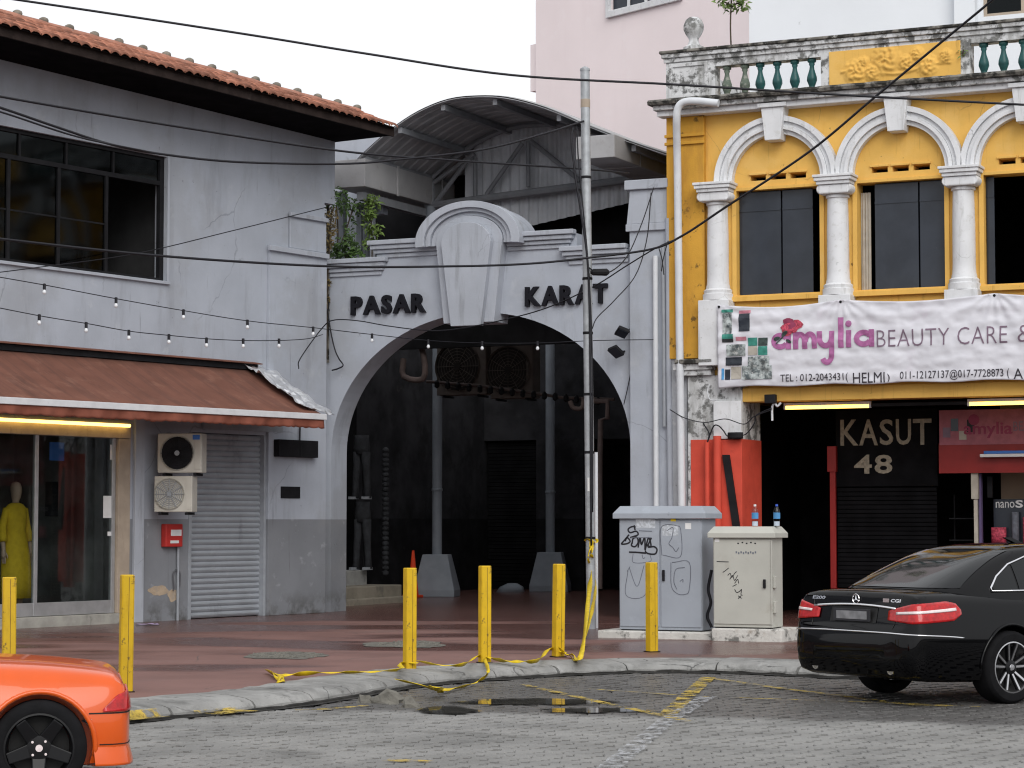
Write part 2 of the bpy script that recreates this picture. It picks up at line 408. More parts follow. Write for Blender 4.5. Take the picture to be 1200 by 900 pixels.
M['signink'] = mat('sign_magenta', (.26, .04, .09), .6, .1, 9, 0)
M['kasut'] = mat('cream_lettering', (.26, .235, .185), .7, .2, 20, .05)
M['redwall'] = mat('red_wall_paint', (.60, .075, .045), .7, .08, 3, .12, 40, stains=(((.35,.04,.03), 4, .6, .75, .5), ((.65,.3,.25), 12, .69, .75, .5)))
M['interior'] = mat('cream_interior', (.40, .30, .22), .9, .08, 2, 0)
M['purpletrim'] = mat('purple_trim', (.12, .09, .2), .6, .1, 5, 0)
M['denim'] = mat('grey_denim', (.034, .036, .041), .9, .3, 8, .2)
M['denimdark'] = mat('dark_denim', (.03, .035, .05), .9, .3, 8, .2)
M['bottle'] = glass('clear_bottle', (.9, .95, 1.0), .05, .95)
M['bottlecap'] = mat('blue_cap', (.05, .12, .55), .4, 0, 5, 0)
M['lilac'] = mat('lilac_cloth', (.35, .28, .45), .9, .15, 9, .2)
M['redshade'] = mat('shaded_red_gloss', (.24, .016, .014), .4, .1, 3, .03)  # red lowered so the shade under the beam sits in the colour
# ground surfaces
M['sand'] = mat('joint_sand', (.038, .037, .035), .95, .2, 3, .2, space='w')
M['stone'] = mat('rubble', (.15, .143, .125), .95, .2, 9, .4, stains=((GRIME, 6, .5, .7, .6),))
# ------------------------------------------------------------------ ground, road, kerb, pavement
def add_wet(m, ax, ay, lo, hi, amp, nscale, dark, rwet, stretch=(1, 1, 1), edge=True):
    """rain water lying on a surface: darker and shinier where it stands"""
    t = m.node_tree; L = t.links.new
    bs = next(n for n in t.nodes if n.type == 'BSDF_PRINCIPLED')
    src = bs.inputs['Base Color'].links[0].from_socket
    pos = nd(t, 'ShaderNodeNewGeometry').outputs['Position']
    mp = nd(t, 'ShaderNodeMapping'); mp.inputs['Scale'].default_value = stretch; L(pos, mp.inputs[0])
    n = nd(t, 'ShaderNodeTexNoise'); n.inputs['Scale'].default_value = nscale; n.inputs['Detail'].default_value = 5; L(mp.outputs[0], n.inputs['Vector'])
    dt = nd(t, 'ShaderNodeVectorMath', operation='DOT_PRODUCT'); L(pos, dt.inputs[0]); dt.inputs[1].default_value = (ax, ay, 0)
    mu = nd(t, 'ShaderNodeMath', operation='MULTIPLY_ADD'); L(n.outputs['Fac'], mu.inputs[0]); mu.inputs[1].default_value = amp; L(dt.outputs['Value'], mu.inputs[2])
    r = nd(t, 'ShaderNodeMapRange'); r.interpolation_type = 'SMOOTHSTEP'; L(mu.outputs[0], r.inputs[0]); r.inputs[1].default_value = lo; r.inputs[2].default_value = hi
    mk = r.outputs[0]
    x = nd(t, 'ShaderNodeMix', data_type='RGBA', blend_type='MULTIPLY'); L(mk, x.inputs[0]); L(src, x.inputs[6]); x.inputs[7].default_value = (*dark, 1)
    L(x.outputs[2], bs.inputs['Base Color'])
    y = nd(t, 'ShaderNodeMix', data_type='FLOAT'); L(mk, y.inputs[0]); y.inputs[2].default_value = bs.inputs['Roughness'].default_value; y.inputs[3].default_value = rwet
    L(y.outputs[0], bs.inputs['Roughness'])
    return m
M['paver'] = mat('paver_concrete', (.232, .229, .222), .85, .16, 1.1, .3, 60, space='w', spec=.2,
    stains=(((.34,.34,.34), 14, .6, .72, .35), ((.12,.12,.12), .8, .52, .7, .4), ((.10,.10,.10), 9, .62, .74, .5), ((.07,.07,.068), .35, .60, .70, .55), ((.30,.295,.285), .5, .55, .7, .5), ((.09,.088,.085), 2.6, .66, .74, .6)))
add_wet(M['paver'], .27, 1.0, 20.45, 20.95, .8, .9, (.46, .45, .45), .34)
M['red_floor'] = mat('red_pavement', (.195, .108, .094), .75, .12, .8, .25, 30, space='w', crack=(.55, .010, .7),
    stains=(((.24,.15,.138), 1.3, .5, .68, .3, (.5, 1, 1)), ((.10,.095,.085), .5, .62, .75, .6, (.4,1,1)), ((.12,.05,.045), 4, .6, .75, .4)))
add_wet(M['red_floor'], 0.0, .02, 1.02, 1.20, 1.1, .42, (.58, .50, .49), .24, (.55, 1.3, 1))
M['kerb'] = mat('kerb_concrete', (.27, .268, .26), .9, .25, 1.5, .6, 30, space='w',
    stains=(((.12,.12,.115), 1.6, .50, .66, .75), ((.40,.40,.39), 4, .56, .68, .5), ((.05,.05,.048), 7, .58, .72, .7), ((.2,.2,.19), 25, .55, .7, .5)), crack=(1.5, .02, .8))
M['kerbdark'] = mat('gutter_dirt_shade', (.028, .027, .025), .9, .4, 5, .5, 40, space='w', stains=(((.12,.11,.1), 7, .6, .7, .5),))
M['yline'] = mat('yellow_road_paint', (.46, .33, .06), .7, .2, 5, 0, space='w', alpha=(7, .42, .60))
M['wline'] = mat('white_road_paint', (.42, .43, .45), .7, .12, 5, 0, space='w', alpha=(13, .44, .66))
M['water'] = mat('puddle_water', (.07, .068, .062), .04, .2, 2, 0, space='w')
def soft_edge(m):      # shallow water runs out at its rim
    t = m.node_tree; L = t.links.new; bs = next(n for n in t.nodes if n.type == 'BSDF_PRINCIPLED')
    at = nd(t, 'ShaderNodeAttribute', attribute_name='rim'); pos = nd(t, 'ShaderNodeNewGeometry').outputs['Position']
    n = nd(t, 'ShaderNodeTexNoise'); n.inputs['Scale'].default_value = 5; n.inputs['Detail'].default_value = 5; L(pos, n.inputs['Vector'])
    mu = nd(t, 'ShaderNodeMath', operation='MULTIPLY_ADD'); L(n.outputs['Fac'], mu.inputs[0]); mu.inputs[1].default_value = 1.3; L(at.outputs['Fac'], mu.inputs[2])
    r = nd(t, 'ShaderNodeMapRange'); r.interpolation_type = 'SMOOTHSTEP'; L(mu.outputs[0], r.inputs[0]); r.inputs[1].default_value = 1.0; r.inputs[2].default_value = 1.75
    L(r.outputs[0], bs.inputs['Alpha'])
soft_edge(M['water'])

g = MB(); g.grid([[(-600 + 60*i, -300 + 60*j, -.035) for i in range(21)] for j in range(21)])
ground = tag(g.build('ground', M['sand']), kind='structure')

# kerb line: front foot of the kerb on the road, left to right
kpx = [(-80, 868), (60, 856), (145, 848), (250, 838), (330, 831), (400, 821), (450, 811), (500, 804), (550, 799), (600, 796), (700, 790),
       (800, 788), (880, 790), (920, 792), (985, 796), (1040, 794), (1110, 785), (1200, 776), (1330, 764)]
kpts = [on_z(u, v, 0) for u, v in kpx]
kpts = [kpts[0] + (kpts[0]-kpts[1]).normalized()*12] + kpts + [kpts[-1] + (kpts[-1]-kpts[-2]).normalized()*14]
def chaikin(p, n):
    for _ in range(n):
        q = [p[0]]
        for a, b in zip(p, p[1:]): q += [a.lerp(b, .25), a.lerp(b, .75)]
        p = q + [p[-1]]
    return p
kline = chaikin(kpts, 3)
# resample evenly
def resample(pts, step):
    out = [pts[0].copy()]; acc = 0
    for a, b in zip(pts, pts[1:]):
        d = (b-a).length; s = step - acc
        while s <= d:
            out.append(a.lerp(b, s/d)); s += step
        acc = (acc + d) % step
    return out
KS = resample(kline, 0.1)
def knorm(i):
    t = KS[min(i+2, len(KS)-1)] - KS[max(i-2, 0)]; t.normalize()
    return Vector((-t.y, t.x, 0))         # away from the camera
KW = .78
SWZ = .12
kerb = tag(MB().box(0, .01, 0, .01, -.3, -.29).build('kerb', M['kerb']), kind='structure')
kb = MB()
prof = [(0, -.1), (.012, .045), (.05, .088), (.13, .112), (.34, .128), (.62, .134), (.74, .130), (KW, .118), (KW, -.1)]
i = 0; seg_n = 0
random.seed(3)
while i < len(KS) - 10:
    k = random.choice((8, 9, 9, 10, 11)); j = min(i + k, len(KS)-1)
    rings = []
    dz = random.uniform(-.006, .006); dy = random.uniform(-.012, .012)
    gap = .012
    for q in range(i, j+1):
        p = KS[q].copy(); nn = knorm(q)
        if q == i: p = KS[q].lerp(KS[q+1], gap/.1)
        if q == j: p = KS[q].lerp(KS[q-1], gap/.1)
        wob = .008*noise.noise((q*.31, 2.2, 0))
        rings.append([p + nn*(a + dy + wob*2) + Vector((0, 0, b + (dz + wob if b > 0 else 0) + .006*noise.noise((q*.5, a*9, 4)))) for a, b in prof])
    o = MB().loft(rings).build('kerbstone', M['kerb'], kerb, fix=True, auto=35)
    i = j; seg_n += 1
# dark line in the gutter: dirt, with the kerb's shadow gap painted in
gd = MB(); rows = []
for q in range(0, len(KS)):
    nn = knorm(q); w = .07 + .05*noise.noise((q*.23, 0, 7)) + .03*noise.noise((q*.9, 3, 7))
    hh_ = .026 + .016*noise.noise((q*.4, 1, 1)) + .010*noise.noise((q*1.3, 5, 1)); rows.append([KS[q] - nn*max(.02, w) + Vector((0,0,.007)), KS[q] - nn*.022 + Vector((0,0,.012)), KS[q] - nn*.018 + Vector((0,0,max(.02, hh_))), KS[q] + nn*.02 + Vector((0,0,max(.02, hh_)+.004))])
gd.grid(rows); tag(gd.build('gutter_dirt_shade', M['kerbdark']), 'black wet dirt and painted shadow gap along the foot of the kerb', 'dirt', kind='stuff')

# red pavement
back = [KS[q] + knorm(q)*(KW - .02) for q in range(0, len(KS), 3)]
pv = MB()
bx_ = sorted((p.x, p.y) for p in back)
rows = []
for k in range(161):
    x = -40 + .5*k
    y = table(bx_, x); rows.append([(x, lerp(y, 95, t), SWZ) for t in (0, .03, .08, .15, .25, .5, 1)])
pv.grid([list(r) for r in rows])
pavement = tag(pv.build('pavement', M['red_floor']), kind='structure')

# road pavers: zig-zag edged blocks
road = tag(MB().grid([[(-30, -4, -.012), (30, -4, -.012)], [(-30, 14.2, -.012), (30, 14.2, -.012)]]).build('road', M['paver']), kind='structure')
PWX, PWY, GAP = .215, .15, .016
za = .034
def paver_outline():
    x0, x1, y0, y1 = .002, PWX-.002, GAP/2, PWY-GAP/2
    xm = PWX/2
    return [(x0, y0), (x0+(xm-x0)*.5, y0-za), (xm, y0), (xm+(x1-xm)*.5, y0+za), (x1, y0), (x1, y1), (xm+(x1-xm)*.5, y1+za), (xm, y1), (x0+(xm-x0)*.5, y1-za), (x0, y1)]
PO = paver_outline()
cx = sum(p[0] for p in PO)/10; cy = sum(p[1] for p in PO)/10
def paver_geo(ox, oy, dz, tx, ty):
    n = 10
    ch = .93
    top = [(ox + cx + (p[0]-cx)*ch, oy + cy + (p[1]-cy)*ch, dz + tx*(p[0]-cx) + ty*(p[1]-cy)) for p in PO]
    mid = [(ox + p[0], oy + p[1], dz - .007 + tx*(p[0]-cx) + ty*(p[1]-cy)) for p in PO]
    bot = [(ox + p[0], oy + p[1], -.03) for p in PO]
    vs = top + mid + bot; fs = [tuple(range(n))]
    for k in range(n):
        a, b = k, (k+1) % n
        fs.append((b, a, a+n, b+n)); fs.append((b+n, a+n, a+2*n, b+2*n))
    return vs, fs
def front_y(x):
    best = min(KS, key=lambda p: abs(p.x - x)); return best.y
fy = {}
cells = []
ny = int((29 - 14.2)/PWY)
for r in range(ny):
    y = 14.2 + r*PWY
    off = (r % 2)*PWX/2 + .02*math.sin(r*2.3)
    for c in range(int(19/PWX)):
        x = -9 + c*PWX + off
        key = round(x*4)
        if key not in fy: fy[key] = front_y(x)
        if y > fy[key] + .12: continue
        cells.append((x, y))
rest = MB()
protos = []
for k in range(6):
    vs, fs = paver_geo(0, 0, random.uniform(-.003, .003), random.uniform(-.03, .03), random.uniform(-.03, .03))
    me = bpy.data.meshes.new('paver'); me.from_pydata(vs, [], fs); me.materials.append(M['paver']); protos.append(me)
def inview(x, y):
    u = 600 + FPX*x/y; v = 612 + EYE*FPX/y
    return -5 < u < 1205 and v < 903
near = sorted([c for c in cells if inview(*c)], key=lambda c: c[1])[:300]
nearset = set(near)
for c in cells:
    if c in nearset:
        o = bpy.data.objects.new('paver', random.choice(protos)); COL.objects.link(o)
        o.location = (c[0], c[1], 0); o.parent = road
    else:
        vs, fs = paver_geo(c[0], c[1], random.uniform(-.004, .003), random.uniform(-.035, .035), random.uniform(-.035, .035))
        rest.add(vs, fs)
tag(rest.build('paver_field', M['paver'], road), kind='stuff')

# painted lines, laid on the pavers
def strip(pxs, w, mat_, name, label, z=.010):
    pts = [on_z(u, v, 0) for u, v in pxs]
    dens = []
    for a, b in zip(pts, pts[1:]):
        n = max(1, int((b-a).length/.12))
        for k in range(n): dens.append(a.lerp(b, k/n))
    dens.append(pts[-1]); mb = MB(); rows = []
    for k, p in enumerate(dens):
        t = dens[min(k+1, len(dens)-1)] - dens[max(k-1, 0)]; t.normalize(); nn = Vector((-t.y, t.x, 0))
        ww = w/2*(1 + .18*noise.noise((k*.7, w*50, 1)))
        rows.append([p - nn*ww + Vector((0,0,z)), p + nn*ww + Vector((0,0,z))])
    mb.grid(rows)
    return tag(mb.build(name, mat_), label, 'road marking')
strip([(612, 803), (700, 823), (783, 841)], .10, M['yline'], 'yellow_line', 'worn yellow line slanting from the kerb to the white line', .010)
strip([(830, 795), (805, 817), (781, 840)], .16, M['yline'], 'yellow_line', 'short broad yellow line running towards the utility cabinets', .012)
strip([(826, 795), (900, 806), (980, 816), (1070, 828), (1110, 829)], .10, M['yline'], 'yellow_line', 'yellow line bending along the tail of the black car', .014)
strip([(690, 809), (820, 818), (1000, 824), (1150, 830)], .05, M['yline'], 'yellow_line', 'thin faded yellow line crossing the bay behind the black car', .016)
strip([(829, 818), (780, 848), (712, 904)], .17, M['wline'], 'white_line', 'worn white line slanting across the pavers', .018)
strip([(785, 843), (812, 848)], .12, M['yline'], 'yellow_line', 'short yellow dash beside the white line', .020)
strip([(345, 833), (385, 832), (428, 828)], .10, M['yline'], 'yellow_line', 'short yellow stripe below the kerb near the rubble', .010)
strip([(452, 892), (505, 894)], .16, M['yline'], 'yellow_line', 'small yellow dash low on the open pavers', .010)
# yellow paint dabs on the kerb
def dab(u, v, w, d, label):
    p = on_z(u, v, .125); q = min(range(len(KS)), key=lambda k: abs(KS[k].x-p.x)); nn = knorm(q); t = Vector((nn.y, -nn.x, 0))
    rows = []
    a0 = (p-KS[q]).dot(nn)
    for i_ in range(9):
        row = []
        for j_ in range(7):
            a = a0 + (j_/6-.5)*d; b = (i_/8-.5)*w
            z = table([(0, .03), (.012, .055), (.05, .096), (.13, .121), (.34, .137), (.62, .143), (.78, .13)], a)
            qq = max(0, min(len(KS)-1, q + int(round(b/.1))))
            row.append(KS[qq] + knorm(qq)*a + t*(b - round(b/.1)*.1) + Vector((0, 0, z + .006)))
        rows.append(row)
    return tag(MB().grid(rows).build('kerb_paint', M['yline']), label, 'paint mark')
dab(165, 829, .55, .16, 'yellow paint mark on the kerb beside the orange car')
dab(252, 823, .5, .30, 'yellow paint patch on the kerb left of the tape')
# puddle and rubble
def blob(name, cu, cv, ru, rv, m, label, cat, z=.012, n=36, seed=1, kind=None):
    pts = []
    for k in range(n):
        a = 2*math.pi*k/n; q = 1 + .45*noise.noise((math.cos(a)*1.3+seed, math.sin(a)*1.3, seed)) + .2*noise.noise((math.cos(a)*4+seed, math.sin(a)*4, seed))
        pts.append(on_z(cu + ru*q*math.cos(a), cv + rv*q*math.sin(a), z))
    c = on_z(cu, cv, z); mid = [c.lerp(p, .6) for p in pts]
    mb = MB(); mb.add([c] + mid + pts, [(0, 1+k, 1+(k+1) % n) for k in range(n)] + [(1+k, 1+n+k, 1+n+(k+1) % n, 1+(k+1) % n) for k in range(n)])
    o = mb.build(name, m); at = o.data.attributes.new('rim', 'FLOAT', 'POINT')
    at.data.foreach_set('value', [1.0]*(1+n) + [0.0]*n)
    return tag(o, label, cat, kind=kind)
blob('puddle', 625, 822, 120, 5.0, M['water'], 'long thin puddle on the pavers below the bollards', 'puddle', .009, seed=2)
blob('puddle', 690, 832, 75, 4.0, M['water'], 'narrow puddle beside the slanting yellow line', 'puddle', .0085, seed=17)
blob('puddle', 522, 832, 48, 5.4, M['water'], 'small dark puddle left of the long puddle', 'puddle', .013, seed=5)
blob('concrete_patch', 333, 768, 48, 4.2, M['stone'], 'grey patch of broken concrete in the red pavement', 'patch', SWZ+.006, seed=8)
blob('concrete_patch', 478, 755, 46, 4.0, M['stone'], 'dark broken patch in the pavement behind the middle bollard', 'patch', SWZ+.006, seed=11)
def rock(u, v, r, label, z=0.0, sq=(1.4, .8, .6)):
    p = on_z(u, v, z); mb = MB(); rings = []
    s = random.random()*50
    for i_ in range(6):
        th = math.pi*i_/5; rings.append([])
        for k in range(9):
            a = 2*math.pi*k/9
            d = Vector((math.sin(th)*math.cos(a), math.sin(th)*math.sin(a), math.cos(th)))
            q = r*(1 + .5*noise.noise(d*1.6 + Vector((s, 0, 0))))
            rings[-1].append((d.x*q*sq[0], d.y*q*sq[1], max(-.1, d.z)*q*sq[2]*2.4))
    o = mb.loft(rings, cap=False).build('rubble_stone', M['stone'], fix=True)
    o.location = p; return tag(o, label, 'stone')
rock(428, 824, .06, 'small rounded rubble stone at the kerb, left of the flat one')
rock(453, 824, .09, 'long flat rubble stone lying at the foot of the kerb', sq=(1.8, .8, .5))
rock(481, 829, .06, 'broken rubble stone next to the small puddle')
# crumbled bits in the patches
gr = MB(); random.seed(12)
for (cu, cv, ru, rv) in ((333, 768, 44, 3.6), (478, 755, 40, 3.2)):
    for _ in range(160):
        a = random.random()*6.28; q = math.sqrt(random.random())
        p = on_z(cu + ru*q*math.cos(a), cv + rv*q*math.sin(a), SWZ + .006); r = random.uniform(.006, .02)
        gr.lathe([(r, 0), (r*.8, r*.6), (.001, r*.9)], 5, p)
tag(gr.build('gravel', M['stone']), 'loose gravel in the broken pavement patches', 'gravel', kind='stuff')
# ------------------------------------------------------------------ left building
LF = Frame(on_z(378, 718, SWZ), math.pi/2 - R(34.0))
P = LF.hit
lb = fthing('shophouse', 'grey two storey shophouse with red tiled roof beside the arch', 'building', LF)
zt = P(380, 175)[1] + .5
xw1, zw1 = P(196, 184); zw0 = P(196, 330)[1]; xw0 = P(-70, 300)[0]
xs1, zs0 = P(152, 497)[0], SWZ + .02
zs1 = P(152, 498)[1]; xs0 = P(-130, 600)[0]
xr0, zr1 = P(222, 506); xr1 = P(312, 506)[0]
XL = -16.0
wl_ = MB().slab([[(XL, SWZ-.1), (xs0, SWZ-.1), (xs0, zs1), (xs1, zs1), (xs1, SWZ-.1), (xr0, SWZ-.1), (xr0, zr1), (xr1, zr1), (xr1, SWZ-.1), (0.0, SWZ-.1), (0.0, zt), (XL, zt)],
    [(xw0, zw0), (xw1, zw0), (xw1, zw1), (xw0, zw1)]], 0, .25)
wl_.build('wall', M['grey'], lb)
# upper wall running on past the arch corner
zc = P(385, 330)[1]
box('wall_return', M['grey'], lb, .004, .30, .012, .25, P(395, 240)[1], zt)
# raised buttress panels near the corner
xb0 = P(313, 300)[0]; zb_ = P(340, 291)[1]
MB().slab([[(xb0, SWZ), (-.002, SWZ), (-.002, zb_), (xb0, zb_)]], -.06, -.003).build('buttress', M['grey'], lb, bevel=.008)
xb2 = P(338, 260)[0]; zb2 = P(350, 250)[1]
MB().slab([[(xb2, zb_+.004), (-.002, zb_+.004), (-.002, zb2), (xb2, zb2)]], -.045, -.003).build('buttress', M['grey'], lb, bevel=.008)
box('ledge', M['greytrim'], lb, xb0-.05, -.002, -.12, -.062, zb_-.10, zb_-.02, .006)
box('ledge', M['greytrim'], lb, xb2-.04, -.002, -.10, -.047, zb2-.09, zb2-.02, .006)
# floor slab, rooms behind (closed dark boxes)
def room(parent, x0, x1, z0, z1, depth, m, y0=.26, name='room', t=.05):
    mb = MB()
    mb.box(x0-t, x1+t, y0+depth, y0+depth+t, z0-t, z1+t)
    mb.box(x0-t, x0, y0, y0+depth, z0-t, z1+t); mb.box(x1, x1+t, y0, y0+depth, z0-t, z1+t)
    mb.box(x0, x1, y0, y0+depth, z0-t, z0); mb.box(x0, x1, y0, y0+depth, z1, z1+t)
    return mb.build(name, m, parent)
M['shoproom'] = mat('shop_room_paint', (.16, .155, .15), .9, .5, 1.2, 0, spec=.1)
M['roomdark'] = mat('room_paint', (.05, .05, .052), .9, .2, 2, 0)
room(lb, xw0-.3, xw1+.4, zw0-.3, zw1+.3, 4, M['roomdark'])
# upper window : frame, transom, mullions, panes
wf = MB().slab([[(xw0, zw0), (xw1, zw0), (xw1, zw1), (xw0, zw1)], [(xw0+.05, zw0+.05), (xw1-.09, zw0+.05), (xw1-.09, zw1-.06), (xw0+.05, zw1-.06)]], .06, .14).build('window_frame', M['darkmetal'], lb, bevel=.004)
ztr = P(150, 207)[1]
box('transom', M['darkmetal'], wf, xw0+.05, xw1-.09, .065, .135, ztr-.035, ztr+.035)
mul_top = [P(u, 200)[0] for u in (137, 82, 27, -25)]
mul_bot = [P(u, 250)[0] for u in (129, 73, 14, -40)]
for x in mul_top: box('mullion', M['darkmetal'], wf, x-.02, x+.02, .07, .13, ztr+.036, zw1-.061)
for x in mul_bot: box('mullion', M['darkmetal'], wf, x-.03, x+.03, .07, .13, zw0+.051, ztr-.036)
ed = [xw0+.05] + sorted(mul_top) + [xw1-.09]
for a, b in zip(ed, ed[1:]): box('pane', M['tint'], wf, a+.021, b-.021, .098, .104, ztr+.037, zw1-.062)
ed = [xw0+.05] + sorted(mul_bot) + [xw1-.09]
for a, b in list(zip(ed, ed[1:]))[:-1]: box('pane', M['tint'], wf, a+.031, b-.031, .098, .104, zw0+.052, ztr-.037)
zmid = P(100, 258)[1]
for a, b in list(zip(ed, ed[1:]))[:-1]: box('glazing_bar', M['darkmetal'], wf, a+.032, b-.032, .085, .097, zmid-.012, zmid+.012)
box('window_sill', M['greytrim'], lb, xw0, xw1+.05, -.05, .055, zw0-.05, zw0-.002, .006)
box('reveal_trim', M['greytrim'], lb, xw1+.002, xw1+.05, -.02, -.002, zw0, zw1+.03, .004)
# eaves: fascia, soffit, tiles. Eave line kept out from the wall
EV = 1.25
xeR, zfb_R = P(462, 160, EV); xeL, zfb_L = P(-60, 26, EV)
def eave_z(x): return zfb_L + (zfb_R-zfb_L)*(x-xeL)/(xeR-xeL)
FH = .17
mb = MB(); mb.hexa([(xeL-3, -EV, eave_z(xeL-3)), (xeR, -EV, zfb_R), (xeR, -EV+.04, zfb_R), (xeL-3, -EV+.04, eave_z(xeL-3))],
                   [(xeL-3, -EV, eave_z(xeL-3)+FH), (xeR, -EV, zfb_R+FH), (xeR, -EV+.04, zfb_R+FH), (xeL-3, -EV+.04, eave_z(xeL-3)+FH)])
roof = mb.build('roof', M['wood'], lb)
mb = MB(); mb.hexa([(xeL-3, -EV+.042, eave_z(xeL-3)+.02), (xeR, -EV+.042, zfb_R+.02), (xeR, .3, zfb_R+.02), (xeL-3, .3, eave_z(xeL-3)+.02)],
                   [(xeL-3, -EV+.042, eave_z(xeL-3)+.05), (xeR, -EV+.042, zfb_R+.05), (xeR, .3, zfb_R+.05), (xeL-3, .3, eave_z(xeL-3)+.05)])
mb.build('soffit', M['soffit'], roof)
# tile rows up to the ridge
pitch = R(22); TW, TL = .20, .27
# find how far up the slope the ridge lies so that it shows as in the photograph
def ridge_at(u, v):
    best = None
    for k in range(400):
        s = .3 + k*.02; d = EV - s*math.cos(pitch)
        x, z = P(u, v, d); err = abs(z - (eave_z(x) + FH + .02 + s*math.sin(pitch)))
        if best is None or err < best[0]: best = (err, s, x)
    return best
SR = ridge_at(250, 76)[1]
SR = 1.6
def srx(x): return lerp(1.75, .95, (x-xeL)/(xeR-xeL))
nrow = 7; TL = .25
tm = MB(); k_ = 9
arc = [(TW*(j/(k_-1)-.5), .045*math.cos((j/(k_-1)-.5)*math.pi*1.0) if True else 0) for j in range(k_)]
r0 = [(a, 0, .0 + b) for a, b in arc]; r1 = [(a*.96, TL*1.12*math.cos(pitch), TL*1.12*math.sin(pitch) + b*.85 - .012) for a, b in arc]
lo0 = [(a, .004, -.03 + b) for a, b in arc]
tm.grid([lo0, r0, r1])
tile_me = tm.mesh('roof_tile', M['tile'])
tile_me.polygons.foreach_set('use_smooth', [True]*len(tile_me.polygons))
xs_all = []
x = xeR - TW/2
while x > xeL - 2.5: xs_all.append(x); x -= TW
cand = []
for x in xs_all:
    for r in range(nrow):
        s = r*TL
        if s > srx(x)-.08: continue
        cand.append((x + (.0), -EV - .07 + s*math.cos(pitch), eave_z(x) + FH - .005 + s*math.sin(pitch)))
vis = [c for c in cand if c[0] > P(-6, 40, EV)[0]]
vis.sort(key=lambda c: (LF.w(*c) - cam.location).length)
chosen = set(vis[:300])
restm = MB()
for c in cand:
    if c in chosen:
        o = bpy.data.objects.new('roof_tile', tile_me); COL.objects.link(o); o.parent = roof
        o.location = (c[0], c[1] + random.uniform(-.012, .012), c[2] + random.uniform(-.006, .006)); o.rotation_euler = (random.uniform(-.02, .02), 0, random.uniform(-.03, .03))
    else:
        restm.add([(a+c[0], b+c[1], z+c[2]) for a, b, z in tm.v], tm.f)
o = restm.build('tile_field', M['tile'], roof, smooth=True); tag(o, kind='stuff')
def slope_pt(x, s, up=0): return (x, -EV - .07 + s*math.cos(pitch), eave_z(x) + FH - .005 + s*math.sin(pitch) + up)
mb = MB().add([slope_pt(xeL-3, 0, -.035), slope_pt(xeR-.02, 0, -.035), slope_pt(xeR-.02, srx(xeR)+.1, -.035), slope_pt(xeL-3, srx(xeL-3)+.1, -.035)], [(0, 1, 2, 3)])
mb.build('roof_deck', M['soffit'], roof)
# ridge caps: one every 0.46 m with a mortar knob
x = xeR
while x > xeL - 2:
    a, b = Vector(slope_pt(x, srx(x), .0)), Vector(slope_pt(x-.5, srx(x-.5), .0))
    ring = []
    for p, rr in ((a, .10), (b, .09)):
        ring.append([p + Vector((0, math.cos(t)*rr, math.sin(t)*rr*.8 - .02)) for t in [math.pi*q/8 for q in range(9)]])
    MB().grid(ring).build('ridge_cap', M['ridge'], roof, smooth=True)
    MB().lathe([(.07, -.03), (.075, .02), (.065, .05), (.03, .068), (.005, .07)], 8, a + Vector((0, 0, .045))).build('ridge_knob', M['knob'], roof, smooth=True)
    x -= .5
# far slope so the ridge is closed from behind
MB().add([slope_pt(xeL-3, srx(xeL-3), .02), slope_pt(xeR-.02, srx(xeR), .02), (xeR-.02, slope_pt(xeR, srx(xeR))[1]+2.5, slope_pt(xeR, srx(xeR))[2]-1.2), (xeL-3, slope_pt(xeL, srx(xeL))[1]+2.5, slope_pt(xeL-3, srx(xeL-3))[2]-1.2)], [(0, 1, 2, 3)]).build('rear_slope', M['tile'], roof)

# ---- shop front (recessed in the wall opening)
zfl = SWZ + .16
room(lb, xs0+.02, xs1-.02, zfl, zs1-.02, 2.2, M['shoproom'], y0=.30)
box('plinth', M['plinth'], lb, xs0+.004, xs1-.004, -.05, .28, SWZ-.05, zfl-.004, .012)
xg1 = P(137, 600)[0]
sf = MB().box(xg1, xs1-.004, -.03, .12, zfl, zs1-.22).build('shop_frame', M['beige'], lb, bevel=.006)
box('header', M['beige'], sf, xs0+.004, xs1-.004, -.035, .13, zs1-.215, zs1-.006, .006)
xm_ = P(44, 600)[0]
zg0 = zfl + .20; zg1 = zs1 - .24
for xx in (xm_, xg1-.05, P(-60, 600)[0]): box('stile', M['alu'], sf, xx-.035, xx+.035, .02, .08, zfl+.002, zs1-.217, .004)
box('bottom_rail', M['alu'], sf, xs0+.01, xg1-.004, .025, .075, zfl+.003, zg0, .004)
for a, b in ((xm_+.036, xg1-.086), (P(-60, 600)[0]+.036, xm_-.036)): box('pane', M['shopglass'], sf, a, b, .045, .052, zg0+.002, zs1-.219)
lamp = fthing('strip_lamp', 'lit warm strip lamp under the brown awning above the shop door', 'lamp', LF, P(70, 495, .1)[0], -.1, P(70, 495, .1)[1])
x0_ = P(-40, 495, .1)[0] - P(70, 495, .1)[0]; x1_ = P(153, 499, .1)[0] - P(70, 495, .1)[0]
box('housing', M['alu'], lamp, x0_, x1_, .0, .05, .025, .06)
MB().tube([(x0_+.02, -.0, 0), (x1_-.02, 0, 0)], .026, 10).build('tube', M['tubewarm'], lamp)
def flat(parentF, u0, v0, u1, v1, d, m, name, label, cat):
    (xa, za_), (xb, zb1) = parentF.hit(u0, v0, d), parentF.hit(u1, v1, d)
    o = fthing(name, label, cat, parentF, xa, -d, zb1)
    box('sheet', m, o, 0, xb-xa, -.004, .0, 0, za_-zb1); return o
